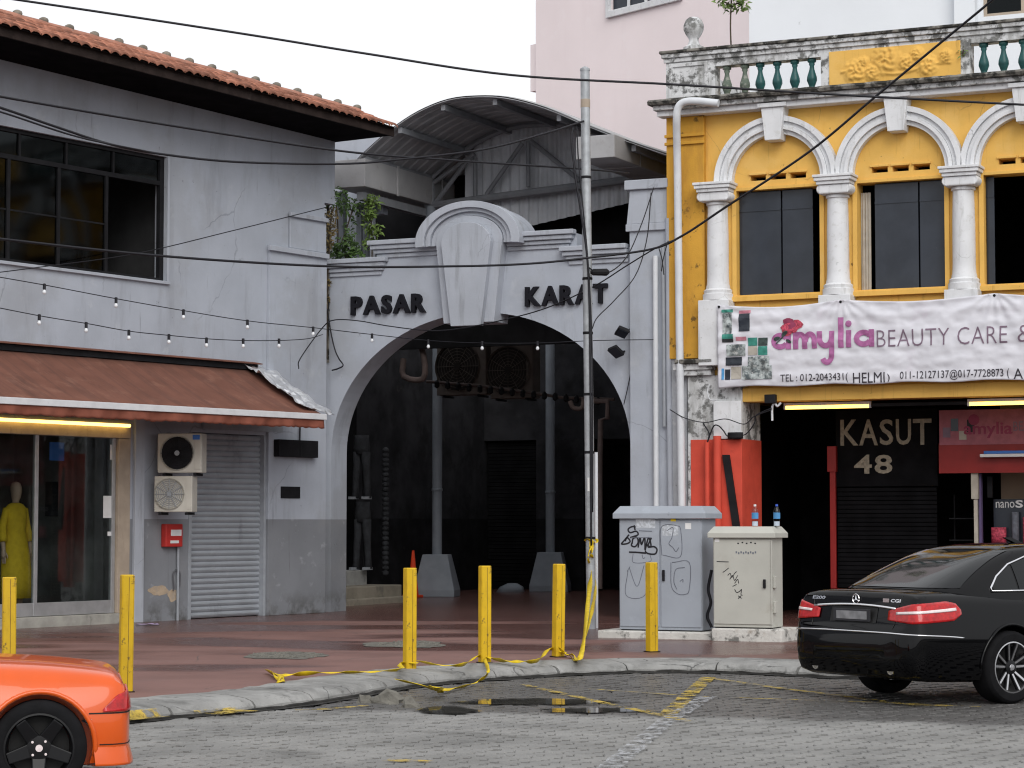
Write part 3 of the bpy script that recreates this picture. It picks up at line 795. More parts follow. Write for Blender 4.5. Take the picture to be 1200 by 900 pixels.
# stickers and paper on the door glass
def sheet(F, u0, v0, u1, v1, d, m, name, label, cat, th=.004):
    (xa, za_), (xb, zb1) = F.hit(u0, v0, d), F.hit(u1, v1, d)
    o = MB().box(0, xb-xa, -th, 0, 0, za_-zb1).build(name, m)
    o.location = F.w(xa, -d, zb1); o.rotation_euler = (0, 0, F.ang); return tag(o, label, cat)
sheet(LF, 121, 581, 137, 607, -.040, M['paper'], 'notice_paper', 'white paper notice stuck on the shop door glass', 'paper')
sheet(LF, 126, 623, 137, 628, -.040, M['paper'], 'door_sticker', 'small white strip sticker low on the shop door', 'sticker')
sheet(LF, 58, 518, 75, 540, -.060, M['blue'], 'door_poster', 'dark blue poster inside the shop door at the top', 'poster')
st = sheet(LF, 129, 521, 139, 539, -.040, M['paper'], 'warning_sticker', 'white and red square sticker at the top of the shop door', 'sticker')
MB().lathe([(.045, 0), (.045, .003), (.001, .0031)], 14, (.085, -.0045, .17), 'y').build('emblem', M['redpaint'], st)

# mannequin in yellow dress
mx, mz = P(17, 690, -.42)
mq = fthing('dress_mannequin', 'shop mannequin in a long yellow dress behind the glass', 'mannequin', LF, mx, .42, zfl+.02)
H0 = 1.0
def ell(cx_, cy_, rx, ry, z, n=20, fold=0.0, ph=0):
    return [(cx_ + rx*(1+fold*math.sin(7*2*math.pi*k/n+ph))*math.cos(2*math.pi*k/n), cy_ + ry*(1+fold*math.sin(5*2*math.pi*k/n))*math.sin(2*math.pi*k/n), z) for k in range(n)]
top_z = P(22, 565, -.42)[1] - zfl - .02     # crown of the head
ks = top_z/1.78
dress = MB().loft([ell(.05, 0, .27, .20, .22*ks, 28, .06), ell(.03, 0, .255, .19, .5*ks, 28, .05), ell(.01, 0, .23, .175, .8*ks, 28, .04), ell(0, 0, .20, .15, 1.0*ks, 28, .02), ell(0, 0, .165, .125, 1.12*ks, 28), ell(0, 0, .19, .14, 1.3*ks, 28), ell(0, 0, .20, .12, 1.42*ks, 28), ell(0, 0, .13, .09, 1.48*ks, 28), ell(0, 0, .065, .06, 1.50*ks, 28)])
dress.build('dress', M['yellowcloth'], mq, smooth=True)
bd = MB().loft([ell(0, 0, .055, .055, 1.47*ks, 14), ell(0, 0, .05, .052, 1.53*ks, 14), ell(.0, -.01, .06, .075, 1.57*ks, 14), ell(0, -.012, .074, .092, 1.65*ks, 14), ell(0, -.005, .076, .095, 1.71*ks, 14), ell(0, 0, .055, .07, 1.765*ks, 14), ell(0, 0, .015, .02, 1.785*ks, 14)])
bd.build('head', M['skin'], mq, smooth=True)
for s in (-1, 1):
    MB().tube(catmull([(s*.17, 0, 1.42*ks), (s*.24, .01, 1.2*ks), (s*.265, -.02, .98*ks)], 4), [.062, .06, .058, .055, .056, .058, .06, .062, .065], 10).build('sleeve', M['yellowcloth'], mq, smooth=True)
    MB().tube([(s*.265, -.02, .98*ks), (s*.27, -.04, .88*ks), (s*.275, -.05, .80*ks), (s*.275, -.055, .76*ks)], [.036, .03, .038, .03], 8).build('hand', M['skin'], mq, smooth=True)
    for q in range(4): MB().tube([(s*.275, -.085+.02*q, .78*ks), (s*.278, -.088+.02*q, .72*ks), (s*.272, -.09+.02*q, .69*ks)], [.010, .009, .006], 6).build('finger', M['skin'], mq)
    MB().tube([(s*.262, -.085, .83*ks), (s*.25, -.10, .79*ks), (s*.245, -.10, .76*ks)], [.012, .01, .007], 6).build('finger', M['skin'], mq)
    MB().tube([(s*.09, 0, .24*ks), (s*.09, 0, .06), (s*.09, -.05, .02)], [.06, .045, .045], 8).build('foot', M['skin'], mq, smooth=True)
# dim goods inside the shop
for k, (u0, u1, v0, v1, c) in enumerate(((82, 118, 562, 600, 'pale garment bundle hanging deep inside the shop'), (56, 76, 560, 605, 'folded grey garment on a rail deep inside the shop'))):
    d = -1.6
    xa, za_ = P(u0, v0, d); xb, zb1 = P(u1, v1, d)
    o = MB().loft([ell((xb-xa)/2, 0, (xb-xa)/2, .10, z_, 18, .12, k) for z_ in (0, (za_-zb1)*.5, (za_-zb1)*.9)]).build('hanging_garment', M['denim'], smooth=True)
    o.location = LF.w(xa, -d, zb1); o.rotation_euler = (0, 0, LF.ang); tag(o, c, 'garment')

# ---- awning
dA = 1.0
xt, ztA = P(300, 434, .06)
for k in range(60):          # projection such that both ends stand at the same place along the wall
    dA = .8 + .02*k
    if P(378, 486, dA)[0] - xt < 0: break
xf, zf = P(378, 486, dA); zfL = P(0, 466, dA)[1]; xfL0 = P(0, 466, dA)[0]
ztL = P(0, 410, .06)[1]; xtL0 = P(0, 410, .06)[0]
xAL = P(-150, 450, .3)[0]
def wz(x): return lerp(ztL, ztA, (x-xtL0)/(xt-xtL0))
def fz(x): return lerp(zfL, zf, (x-xfL0)/(xf-xfL0))
aw = fthing('awning', 'faded red brown canvas awning with white front bar over the shop', 'awning', LF, xt, 0, 0)
rows = []
for i_ in range(60):
    x = lerp(xAL, xt, i_/59); row = []
    for j_ in range(9):
        t = j_/8; sag = -.03*math.sin(math.pi*t)*(1+.5*math.sin(x*2.1)) + .006*noise.noise((x*2, t*3, 0))
        row.append((x-xt, lerp(-.06, -dA, t), lerp(wz(x), fz(x), t) + sag))
    rows.append(row)
MB().grid(rows).build('canvas', M['awning'], aw, smooth=True).modifiers.new('thick', 'SOLIDIFY').thickness = .006
mb = MB(); mb.hexa([(xAL-xt, -dA-.05, fz(xAL)-.085), (.05, -dA-.05, fz(xt)-.085), (.05, -dA+.02, fz(xt)-.085), (xAL-xt, -dA+.02, fz(xAL)-.085)],
                   [(xAL-xt, -dA-.05, fz(xAL)+.012), (.05, -dA-.05, fz(xt)+.012), (.05, -dA+.02, fz(xt)+.012), (xAL-xt, -dA+.02, fz(xAL)+.012)])
fbar = mb.build('front_bar', M['whitebar'], aw, bevel=.008)
rows = []; n = 240
for i_ in range(n):
    x = lerp(xAL, xt, i_/(n-1)); dn = .135 + .014*abs(math.sin(x*math.pi/.17)) + .02*noise.noise((x*3, 0, 3))
    yy = .028*math.sin(x*7.3) + .012*math.sin(x*19)
    rows.append([(x-xt, -dA-.02+yy*(t**.7), fz(x)-.08-dn*t) for t in (0, .25, .5, .75, 1)])
MB().grid(rows).build('valance', M['valance'], aw, smooth=True).modifiers.new('thick', 'SOLIDIFY').thickness = .004
mb = MB(); mb.hexa([(xAL-xt, -.10, wz(xAL)+.0), (0, -.10, wz(xt)), (0, -.004, wz(xt)), (xAL-xt, -.004, wz(xAL))],
                   [(xAL-xt, -.10, wz(xAL)+.09), (0, -.10, wz(xt)+.09), (0, -.004, wz(xt)+.09), (xAL-xt, -.004, wz(xAL)+.09)])
mb.build('cassette', M['darkmetal'], aw)
mb = MB(); mb.hexa([(xAL-xt, -.16, wz(xAL)+.095), (0.05, -.16, wz(xt)+.095), (0.05, -.003, wz(xt)+.10), (xAL-xt, -.003, wz(xAL)+.10)],
                   [(xAL-xt, -.16, wz(xAL)+.11), (0.05, -.16, wz(xt)+.11), (0.05, -.003, wz(xt)+.14), (xAL-xt, -.003, wz(xAL)+.14)])
mb.build('flashing', M['awning'], aw)
for xx in (): MB().tube([(xx, -.07, wz(xt)-.35), (xx, -dA*.55, fz(xt)-.42), (xx, -dA+.03, fz(xt)-.05)], .022, 8).build('folding_arm', M['darkmetal'], aw)
# crumpled foil flashing over the awning's end
f0 = P(305, 437, .03); f1 = P(379, 462, .03)
rows = []
for i_ in range(22):
    row = []
    for j_ in range(10):
        a, t = i_/21, j_/9
        x = xt - .34 + .80*t + .05*noise.noise((a*5, t*5, 0)); cr = .05*noise.noise((a*5, t*3, 9)) + .045*noise.noise((a*11, t*7, 2)) + .02*noise.noise((a*23, t*15, 4))
        row.append((x, lerp(-.05, -dA*.93, a) + .03*noise.noise((a*4, t*4, 5)), lerp(wz(xt)+.13, fz(xt)+.13, a) - .12*t + cr*1.25))
    rows.append(row)
fo = MB().grid(rows).build('foil_flashing', M['foil'])
fo.location = LF.w(0, 0, 0); fo.rotation_euler = (0, 0, LF.ang)
fo.modifiers.new('thick', 'SOLIDIFY').thickness = .003
tag(fo, 'crumpled silver foil sheet over the right end of the awning', 'foil')

# ---- roller shutter
rs = fthing('roller_shutter', 'closed grey roller shutter between the aircon units and the arch', 'shutter', LF, xr0, 0, SWZ)
Wd = xr1-xr0; Hs = zr1-SWZ; ns = 33; sh = (Hs-.02)/ns
sl = MB(); pr = [(0, 0), (-.018, sh*.25), (-.026, sh*.5), (-.018, sh*.75), (0, sh*.97), (.01, sh*.97), (.01, 0)]
sl.loft([[(xx, a + .10, b) for a, b in pr] for xx in (.06, Wd-.06)])
sme = sl.mesh('slat', M['shutter'])
for k in range(ns):
    o = bpy.data.objects.new('slat', sme); COL.objects.link(o); o.parent = rs; o.location = (0, 0, .012 + k*sh)
for a, b in ((-.01, .06), (Wd-.06, Wd+.01)): box('guide_rail', M['pipegrey'], rs, a, b, -.012, .14, 0, Hs, .004)
box('backing', M['black'], rs, .0, Wd, .16, .2, 0, Hs)
sheet(LF, 237, 491, 330, 507, .035, M['pipegrey'], 'sign_plate', 'faded pale sign plate above the roller shutter', 'sign', .03)

# ---- outdoor aircon units
def aircon(F, u0, v0, u1, v1, d, label, group, fan_u=.45, dark=True, dep=.30, m='acwhite'):
    (xa, za_), (xb, zb1) = F.hit(u0, v0, d), F.hit(u1, v1, d)
    W, H = xb-xa, za_-zb1
    t = fthing('aircon_unit', label, 'air conditioner', F, xa, -d, zb1, group)
    MB().box(0, W, 0, dep, 0, H).build('casing', M[m], t, bevel=.012)
    r = H*.42; c = (W*fan_u, -.006, H*.5)
    if dark: MB().lathe([(r, 0), (r, .012), (.001, .0125)], 28, c, 'y').build('fan_recess', M['acdark' if m == 'acwhite' else 'acinnerfan'], t)
    g_ = MB()
    for q in range(1, 8): g_.tube([(c[0]+r*q/8*math.cos(a), -.018, c[2]+r*q/8*math.sin(a)) for a in [2*math.pi*k/24 for k in range(24)]], .004, 4, closed=True)
    for k in range(6):
        a = math.pi*k/6; g_.tube([(c[0]-r*math.cos(a), -.02, c[2]-r*math.sin(a)), (c[0]+r*math.cos(a), -.02, c[2]+r*math.sin(a))], .005, 4)
    g_.build('fan_grille', M[('acdark' if m == 'acwhite' else 'acinner') if dark else 'pipegrey'], t)
    MB().lathe([(r*1.04, -.012), (r*1.04, .008), (r*.98, .008), (r*.98, -.012)], 28, (c[0], -.014, c[2]), 'y', cap=False).build('fan_ring', M[m], t)
    MB().lathe([(r*.16, -.006), (r*.16, .004), (.001, -.008)], 14, (c[0], -.022, c[2]), 'y').build('hub', M['pipegrey' if m == 'acwhite' else 'acinnerfan'], t)
    vs = MB()
    for q in range(7): vs.box(-.012, .0-.001, .03, dep-.03, H*(.1+.115*q), H*(.1+.115*q)+.012)
    for q in range(4): vs.box(-.014, -.0015, .04+q*(dep-.09)/3, .05+q*(dep-.09)/3, H*.08, H*.9)
    vs.build('side_guard', M['acwhite'], t)
    box('control_panel', M[m], t, W*.84, W*.985, -.008, -.001, H*.08, H*.92, .004)
    for q in (.12, .82): box('bracket', M['darkmetal'], t, W*q, W*q+.04, -.02, dep+.10, -.045, -.003)
    return t, W, H
ACF = Frame(LF.w(P(205, 540, .45)[0], -.45, 0), -R(8))
AC2 = Frame(LF.w(P(203, 580, .48)[0], -.48, 0), -R(8))
a1, W1, H1 = aircon(ACF, 185, 508, 236, 554, .0, 'upper outdoor aircon unit with black fan beside the shutter', 'aircon units by the shutter')
box('badge', M['blue'], a1, W1*.80, W1*.96, -.013, -.009, H1*.84, H1*.96)
a2, W2, H2 = aircon(AC2, 181, 558, 225, 600, .0, 'lower cream outdoor aircon unit under the black fan one', 'aircon units by the shutter', .40, False)
# wall bits: pilaster, fire alarm, pipes, vent, black boxes, peeled patches
box('pilaster', M['greytrim'], lb, P(155, 600)[0], P(166, 600)[0], -.06, -.002, SWZ, zs1+.1, .006)
bx0, bz0 = P(191, 641, .05); bx1, bz1 = P(211, 614, .05)
al = fthing('alarm_box', 'small red alarm box on the wall under the aircon units', 'alarm box', LF, bx0, -.003, bz0)
MB().box(0, bx1-bx0, -.11, 0, 0, bz1-bz0).build('case', M['redpaint'], al, bevel=.015)
box('label_plate', M['paper'], al, (bx1-bx0)*.28, (bx1-bx0)*.9, -.116, -.1105, (bz1-bz0)*.48, (bz1-bz0)*.75)
box('handle', M['paper'], al, (bx1-bx0)*.25, (bx1-bx0)*.75, -.116, -.1105, (bz1-bz0)*.16, (bz1-bz0)*.28)
px_ = P(209, 650, .04)[0]
o = MB().tube([(0, 0, 0), (0, 0, bz0-SWZ+.3)], .022, 8).build('wall_conduit', M['pipegrey']); o.location = LF.w(px_, -.035, SWZ); tag(o, 'thin grey conduit on the wall under the red alarm box', 'pipe')
o = MB().tube(catmull([(0, 0, 0), (.02, .0, .05), (.0, 0, .25), (.09, 0, .33), (.16, 0, .25), (.15, 0, .06)], 5), .012, 6).build('conduit_loop', M['cablelight']); o.location = LF.w(P(204, 692, .05)[0], -.03, P(204, 692, .05)[1]); o.rotation_euler = (0, 0, LF.ang); tag(o, 'looped grey cable low on the wall beside the shutter', 'cable')
sheet(LF, 329, 570, 351, 584, .064, M['darkmetal'], 'wall_vent', 'small dark vent plate on the grey wall right of the shutter', 'vent', .015)
(bx0, bz0), (bx1, bz1) = LF.hit(321, 535, .07), LF.hit(367, 517, .07)
jb = fthing('junction_box', 'pair of black boxes on the wall under the awning end', 'junction box', LF, bx0, -.064, bz0)
for a, b in ((0, .52), (.54, 1)): box('box', M['darkmetal'], jb, (bx1-bx0)*a, (bx1-bx0)*b, -.12, 0, 0, bz1-bz0, .006)
MB().tube([((bx1-bx0)*.6, -.05, bz1-bz0), ((bx1-bx0)*.62, -.04, bz1-bz0+.3)], .015, 6).build('lead', M['cable'], jb)
M['peel'] = mat('bare_plaster', (.42, .33, .24), .95, .15, 6, .3, stains=(((.3,.28,.26), 5, .5, .65, .6),))
def peel(u, v, ru, rv, label, seed, d=.004):
    pts = []
    for k in range(26):
        a = 2*math.pi*k/26; q = 1 + .5*noise.noise((math.cos(a)*1.5+seed, math.sin(a)*1.5, seed*1.3))
        pts.append(P(u + ru*q*math.cos(a), v + rv*q*math.sin(a), d))
    o = MB().slab([pts], -d, -.001).build('peeled_plaster', M['peel']); o.location = LF.w(0, 0, 0); o.rotation_euler = (0, 0, LF.ang); return tag(o, label, 'plaster patch')
peel(186, 692, 10, 6, 'peeled beige plaster patch low on the wall, left one', 3)
peel(204, 697, 7, 7, 'peeled beige plaster patch low on the wall beside the conduit', 9)
rk = MB()
for k in range(1):
    rows = [[(.34*a + .02*noise.noise((a*3, t*3, 1)), .18*t, .012 + .03*abs(noise.noise((a*4, t*4, 7)))) for t in (0, .25, .5, .75, 1)] for a in [q/9 for q in range(10)]]
    rk.grid(rows)
o = rk.build('cloth_rag', M['lilac'], smooth=True); o.location = on_z(158, 733, SWZ+.004); tag(o, 'crumpled lilac rag on the ground at the shop step', 'cloth')
# ------------------------------------------------------------------ arch gate
AF = Frame(on_z(384, 717, SWZ), -R(25.2))
A = AF.hit
ag = fthing('arch_gate', 'grey market gateway with round arch, keystone and black lettering', 'gateway', AF)
TH = .55
def AX(u, v=450, d=0): return A(u, v, d)[0]
xj0, xj1 = AX(388, 560), AX(739, 560)
zsp = A(560, 528)[1]                      # spring line
zap = A(565, 366)[1]                      # crown of the opening
xc_ = (xj0+xj1)/2; ra = (xj1-xj0)/2; rz_ = zap - zsp
arch_pts = [(xc_ - ra*math.cos(math.pi*k/48), zsp + rz_*math.sin(math.pi*k/48)) for k in range(49)]
x_l = -.22; x_r = AX(738, 300)
z_lo = A(420, 308)[1]; z_hi = A(480, 284)[1]; x_s1 = AX(443, 290); x_h0 = AX(500, 280); x_h1 = AX(613, 275); x_s2 = AX(668, 275)
z_hiR = A(640, 276)[1]; z_loR = A(710, 291)[1]; z_lo = (z_lo+z_loR)/2; z_hi = (z_hi+z_hiR)/2
z_loR = z_lo; z_hiR = z_hi
hx, hz = (x_h0+x_h1)/2, z_hi - .05
hr = (x_h1-x_h0)/2 + .02; htop = A(557, 240)[1] - hz
hump = [(hx - hr*math.cos(math.pi*k/24), hz + htop*math.sin(math.pi*k/24)) for k in range(25)]
outer = [(x_l, SWZ-.1), (xj0, SWZ-.1)] + arch_pts + [(xj1, SWZ-.1), (AX(741, 400), SWZ-.1), (AX(741, 400), z_loR), (x_s2+.12, z_loR), (x_s2+.12, z_hiR)] + \
        list(reversed([p for p in hump if p[1] > z_hi])) + [(x_s1, z_hi), (x_s1, z_lo), (x_l, z_lo)]
MB().slab([outer], 0, TH).build('wall', M['grey'], ag, fix=True)
# stepped cornices (profile steps, strongest at the top)
def cornice(x0, x1, ztop, steps=((.16, .0, .08), (.12, .085, .155), (.075, .16, .225), (.035, .23, .30)), l=1, r=1):
    for pr, a, b in steps:
        MB().box(x0 - (pr if l else 0), x1 + (pr if r else 0), -pr, -.002, ztop-b, ztop-a).build('cornice', M['greytrim'], ag, bevel=.012)
cornice(.02, x_s1+.05, z_lo+.06, l=0)
cornice(x_s1+.02, hx-hr+.30, z_hi+.06, l=1, r=0)
cornice(hx+hr-.30, x_s2-.04, z_hiR+.06, l=0)
cornice(x_s2+.02, AX(737, 300), z_loR+.06, l=1, r=0)
box('return_moulding', M['greytrim'], ag, x_s1-.16, x_s1+.0, -.15, -.002, z_lo+.064, z_hi-.245, .01)
box('return_moulding', M['greytrim'], ag, x_s2+.0, x_s2+.14, -.15, -.002, z_loR+.064, z_hiR-.245, .01)
# hood rings over the keystone
def ring(r0, r1, k0, pr, a0=0, a1=math.pi, n=26, kz=None):
    kk = kz or htop/hr
    po = [(hx - r0*math.cos(lerp(a0, a1, i_/n)), hz + r0*kk*math.sin(lerp(a0, a1, i_/n))) for i_ in range(n+1)]
    pi_ = [(hx - r1*math.cos(lerp(a0, a1, i_/n)), hz + r1*kk*math.sin(lerp(a0, a1, i_/n))) for i_ in range(n+1)]
    MB().slab([po + pi_[::-1]], -pr, -.002).build('hood_moulding', M['greytrim'], ag, bevel=.012)
e0 = -R(7)
ring(hr+.05, hr*.88, 0, .30, e0, math.pi-e0); ring(hr*.875, hr*.78, 0, .24, e0, math.pi-e0); ring(hr*.775, hr*.68, 0, .18, e0, math.pi-e0)
# splayed lower ends of the hood that run down beside the keystone
for s in ():
    for q, (r0, r1, pr) in enumerate(((1.04, .86, .28), (.855, .745, .225), (.74, .63, .165))):
        pts = [(hx + s*hr*r1, hz-.01), (hx + s*hr*r0, hz-.01), (hx + s*hr*(r0-.16), hz-.42), (hx + s*hr*(r1-.10), hz-.50)]
        MB().slab([pts if s > 0 else pts[::-1]], -pr, -.002).build('hood_moulding', M['greytrim'], ag, bevel=.012)
# keystone: border slab and proud face, tapering downwards
zk = A(565, 379, .3)[1]
wt, wb = hr*.67, hr*.40
arc_k = [(hx - wt*math.cos(math.pi*k/16), hz + wt*htop/hr*math.sin(math.pi*k/16)) for k in range(17)]
MB().slab([arc_k[::-1] + [(hx - wb - .10, zk+.03), (hx + wb + .10, zk+.03)]][0:1], -.22, TH*.6).build('keystone_border', M['greytrim'], ag, bevel=.012, fix=True)
wt2, wb2 = hr*.50, hr*.30
arc_k2 = [(hx - wt2*math.cos(math.pi*k/16), hz - .04 + wt2*htop/hr*1.08*math.sin(math.pi*k/16)) for k in range(17)]
MB().slab([arc_k2[::-1] + [(hx - wb2, zk-.03), (hx + wb2, zk-.03)]], -.34, -.222).build('keystone', M['greytrim'], ag, bevel=.012, fix=True)
# lettering: every letter a raised piece
def letters(word, u0, v0, u1, v1, parent, m, d=.004, bold=.0, depth=.07):
    (xa, za_), (xb, zb1) = A(u0, v0, d), A(u1, v1, d)
    mbs = [text_mb(ch, 1.0, depth, bold) for ch in word]
    gap = .10
    tot = sum(b.w for b in mbs) + gap*(len(mbs)-1)
    kx = (xb-xa)/tot; x = xa
    zlo_ = za_; hgt = zb1
    for b in mbs:
        b.v = [(q[0]*kx, q[1], q[2]/b.h*hgt) for q in b.v]
        o = move(b, x, -d-depth, zlo_).build('letter', m, parent, fix=True)
        x += (b.w + gap)*kx
hl = A(413, 348)[1] - A(413, 370)[1]
def word(w, u0, v0, u1, v1):
    (xa, z0_), (xb, z1_) = A(u0, v0), A(u1, v1)
    mbs = [text_mb(ch, 1.0, .07, .04) for ch in w]; gap = .07
    tot = sum(b.w for b in mbs) + gap*(len(w)-1); kx = (xb-xa)/tot; x = xa; zz = (z0_+z1_)/2
    for b in mbs:
        hh = b.h; b.v = [(q[0]*kx, q[1], q[2]/hh*hl) for q in b.v]
        move(b, x, -.075, zz).build('letter', M['letter'], ag, fix=True); x += (b.w+gap)*kx
word('PASAR', 413, 369.5, 500, 366.5)
word('KARAT', 617, 359.5, 713, 355.5)
# jambs rounded off at the left foot
mb = MB(); jr = .42
pts = [(0.0, 0)] + [(xj0 - .0 - jr*0 + .0, 0)]
pass
M['mouldgrey'] = mat('grey_peeling_paint', (.42, .435, .46), .85, .08, 3, .3, 40, stains=(((.06,.06,.055), 5, .60, .70, .8, (1.5,1.5,.6)), ((.6,.6,.6), 6, .56, .66, .6)))
# right pillar with cap
xp0, xp1 = AX(738, 400, .12), AX(786, 400, .12)
zq_ = A(795, 243, .16)[1]
MB().box(xp1+.004, AX(805, 400, .16), -.16, .9, SWZ-.1, zq_).build('pillar_flank', M['mouldgrey'], ag, bevel=.01)
zp = A(760, 222, .12)[1]
MB().box(xp0, xp1, -.12, .9, SWZ-.1, zp).build('pillar', M['grey'], ag, bevel=.01)
zc0 = A(755, 262, .14)[1]
box('pillar_cap', M['greytrim'], ag, xp0-.05, xp1, -.17, -.122, zc0-.12, zc0, .01)
MB().hexa([(xp0-.03, -.16, zc0+.004), (xp1, -.16, zc0+.004), (xp1, -.122, zc0+.004), (xp0-.03, -.122, zc0+.004)], [(xp0+.02, -.14, zp-.004), (xp1, -.14, zp-.004), (xp1, -.122, zp-.004), (xp0+.02, -.122, zp-.004)]).build('pillar_neck', M['greytrim'], ag)
box('pillar_cap', M['greytrim'], ag, xp0-.06, xp1+.0, -.20, .95, zp+.002, zp+.16, .012)

# ------------------------------------------------------------------ covered passage behind the gate
pa = fthing('passage', 'dark covered passage with closed shops behind the arch', 'passage', AF)
PD = 17.0
xl1 = -3.7; xr1_ = xj1 + .5
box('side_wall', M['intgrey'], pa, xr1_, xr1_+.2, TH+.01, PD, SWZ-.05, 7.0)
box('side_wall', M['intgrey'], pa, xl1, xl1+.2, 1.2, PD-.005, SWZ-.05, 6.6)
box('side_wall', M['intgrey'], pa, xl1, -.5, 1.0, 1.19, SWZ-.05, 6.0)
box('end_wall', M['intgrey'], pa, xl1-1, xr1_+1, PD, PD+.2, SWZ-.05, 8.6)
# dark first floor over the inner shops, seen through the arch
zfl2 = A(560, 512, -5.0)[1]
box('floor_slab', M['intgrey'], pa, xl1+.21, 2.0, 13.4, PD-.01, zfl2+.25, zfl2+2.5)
# inner roller shutters (dark) closing the shops at the back
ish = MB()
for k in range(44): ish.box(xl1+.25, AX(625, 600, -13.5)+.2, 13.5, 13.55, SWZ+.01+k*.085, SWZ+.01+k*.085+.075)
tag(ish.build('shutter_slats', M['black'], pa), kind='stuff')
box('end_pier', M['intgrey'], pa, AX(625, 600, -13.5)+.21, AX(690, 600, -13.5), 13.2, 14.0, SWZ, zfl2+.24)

# steps at the left
s0 = AF.loc(on_z(400, 711, SWZ)); s1 = AF.loc(on_z(472, 706, SWZ))
stp = fthing('shop_steps', 'stained concrete steps inside the arch at the left', 'steps', AF)
MB().box(xl1+.22, -1.0, 1.3, 5.0, SWZ-.03, SWZ+.12).build('step', M['step'], stp, bevel=.02)
MB().box(xl1+.22, -1.12, 1.32, 4.85, SWZ-.02, SWZ+.34).build('step', M['step'], stp, bevel=.02)
MB().box(xl1+.22, -1.75, 1.34, 4.6, SWZ-.01, SWZ+.62).build('step', M['concrete'], stp, bevel=.02)
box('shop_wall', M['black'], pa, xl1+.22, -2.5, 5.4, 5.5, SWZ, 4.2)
# display legs in jeans on the top step
def jeans(u, vtop, vbot, label, m, grp='jeans displays inside the arch'):
    d = -4.4
    x, zt_ = A(u, vtop, d); zb0 = SWZ + .63 if vbot is None else A(u, vbot, d)[1]
    t = fthing('jeans_display', label, 'mannequin', AF, x, -d, zb0, grp); Hh = zt_-zb0
    mb = MB().loft([ell(0, 0, .155, .115, Hh*.70, 16), ell(0, 0, .17, .125, Hh*.80, 16), ell(0, 0, .15, .11, Hh*.93, 16), ell(0, 0, .145, .105, Hh, 16)])
    mb.build('hips', m, t, smooth=True)
    for s, fy_ in ((-1, -.05), (1, .04)):
        mb = MB().loft([ell(s*.11, fy_, .075, .085, .02, 12), ell(s*.105, fy_, .06, .07, Hh*.15, 12, .05), ell(s*.10, fy_*.7-.01, .065, .075, Hh*.35, 12), ell(s*.095, 0, .08, .095, Hh*.55, 12), ell(s*.085, 0, .088, .11, Hh*.74, 12)])
        mb.build('leg', m, t, smooth=True)
        MB().loft([[(s*.12 + a*.05, fy_-.02+b, z_) for a, b in ((-1, .08), (1, .08), (1.1, -.1), (.5, -.2), (-.5, -.2), (-1.1, -.1))] for z_ in (0, .05)]).build('shoe', M['pipegrey'], t)
    MB().tube([(0, .05, 0), (0, .05, Hh*.7)], .012, 6).build('stand', M['darkmetal'], t)
    return t
jeans(425, 588, None, 'display legs in grey jeans on the step inside the arch, lower pair', M['denim'])
t_ = jeans(424, 510, 585, 'display legs in pale jeans hung above the other pair inside the arch', M['denim'])
# wire chain-like garland hung beside the shop: row of dark loops
gx, gz = A(452, 525, -5.3)
gl_ = MB()
nn_ = 26; gh = gz - (SWZ+.5)
for k in range(nn_):
    z_ = SWZ + .5 + gh*k/nn_; r_ = .07
    gl_.lathe([(.02, 0), (r_, .03), (r_*.9, .08), (.02, .11)], 8, (0, 0, z_-SWZ-.5))
o = gl_.build('hanging_garland', M['denim'], smooth=True); o.location = AF.w(gx, 5.3, SWZ+.5); tag(o, 'dark strand of clustered goods hanging beside the jeans display', 'garland')
# columns with splayed concrete feet
def column(u, v, ztop, label, r, bw):
    c = AF.loc(on_z(u, v, SWZ)); t = fthing('steel_column', label, 'column', AF, c.x, c.y, SWZ, 'columns of the covered passage')
    h = bw*1.02
    b0 = [(-bw/2, -bw/2, 0), (bw/2, -bw/2, 0), (bw/2, bw/2, 0), (-bw/2, bw/2, 0)]; b1 = [(p[0]*.62, p[1]*.62, h) for p in b0]
    b05 = [(p[0], p[1], h*.16) for p in b0]
    o_ = MB().loft([b0, b05, b1]).build('footing', M['column'], t, bevel=.015)
    o_.rotation_euler = (0, 0, R(18))
    MB().tube([(0, 0, h-.01), (0, 0, ztop-SWZ)], r, 20).build('shaft', M['column'], t, auto=40)
    for z_ in (2.2,): MB().lathe([(r+.004, 0), (r+.012, .01), (r+.012, .05), (r+.004, .06)], 20, (0, 0, z_)).build('joint_band', M['column'], t)
    return c
zch = 6.5
c1 = column(512, 699, zch, 'grey steel column on splayed concrete foot, nearer one in the passage', .105, .86)
c2 = column(645, 693, zch, 'grey steel column in the shade, farther one in the passage', .105, .86)
# traffic cone by the near column
cp = AF.loc(on_z(484, 700, SWZ))
tc = fthing('traffic_cone', 'orange traffic cone beside the near column foot', 'traffic cone', AF, cp.x, cp.y, SWZ)
chh = A(487, 645, -cp.y)[1] - SWZ
MB().lathe([(.12, .05), (.115, .07), (.025, chh), (.001, chh)], 18).build('cone', M['cone'], tc, smooth=True)
box('base', M['cone'], tc, -.16, .16, -.16, .16, 0, .05, .01)
for k in (): MB().lathe([(lerp(.195, .03, k)+.004, chh*k), (lerp(.195, .03, k+.1)+.004, chh*(k+.1))], 18, cap=False).build('band', M['paper'], tc)
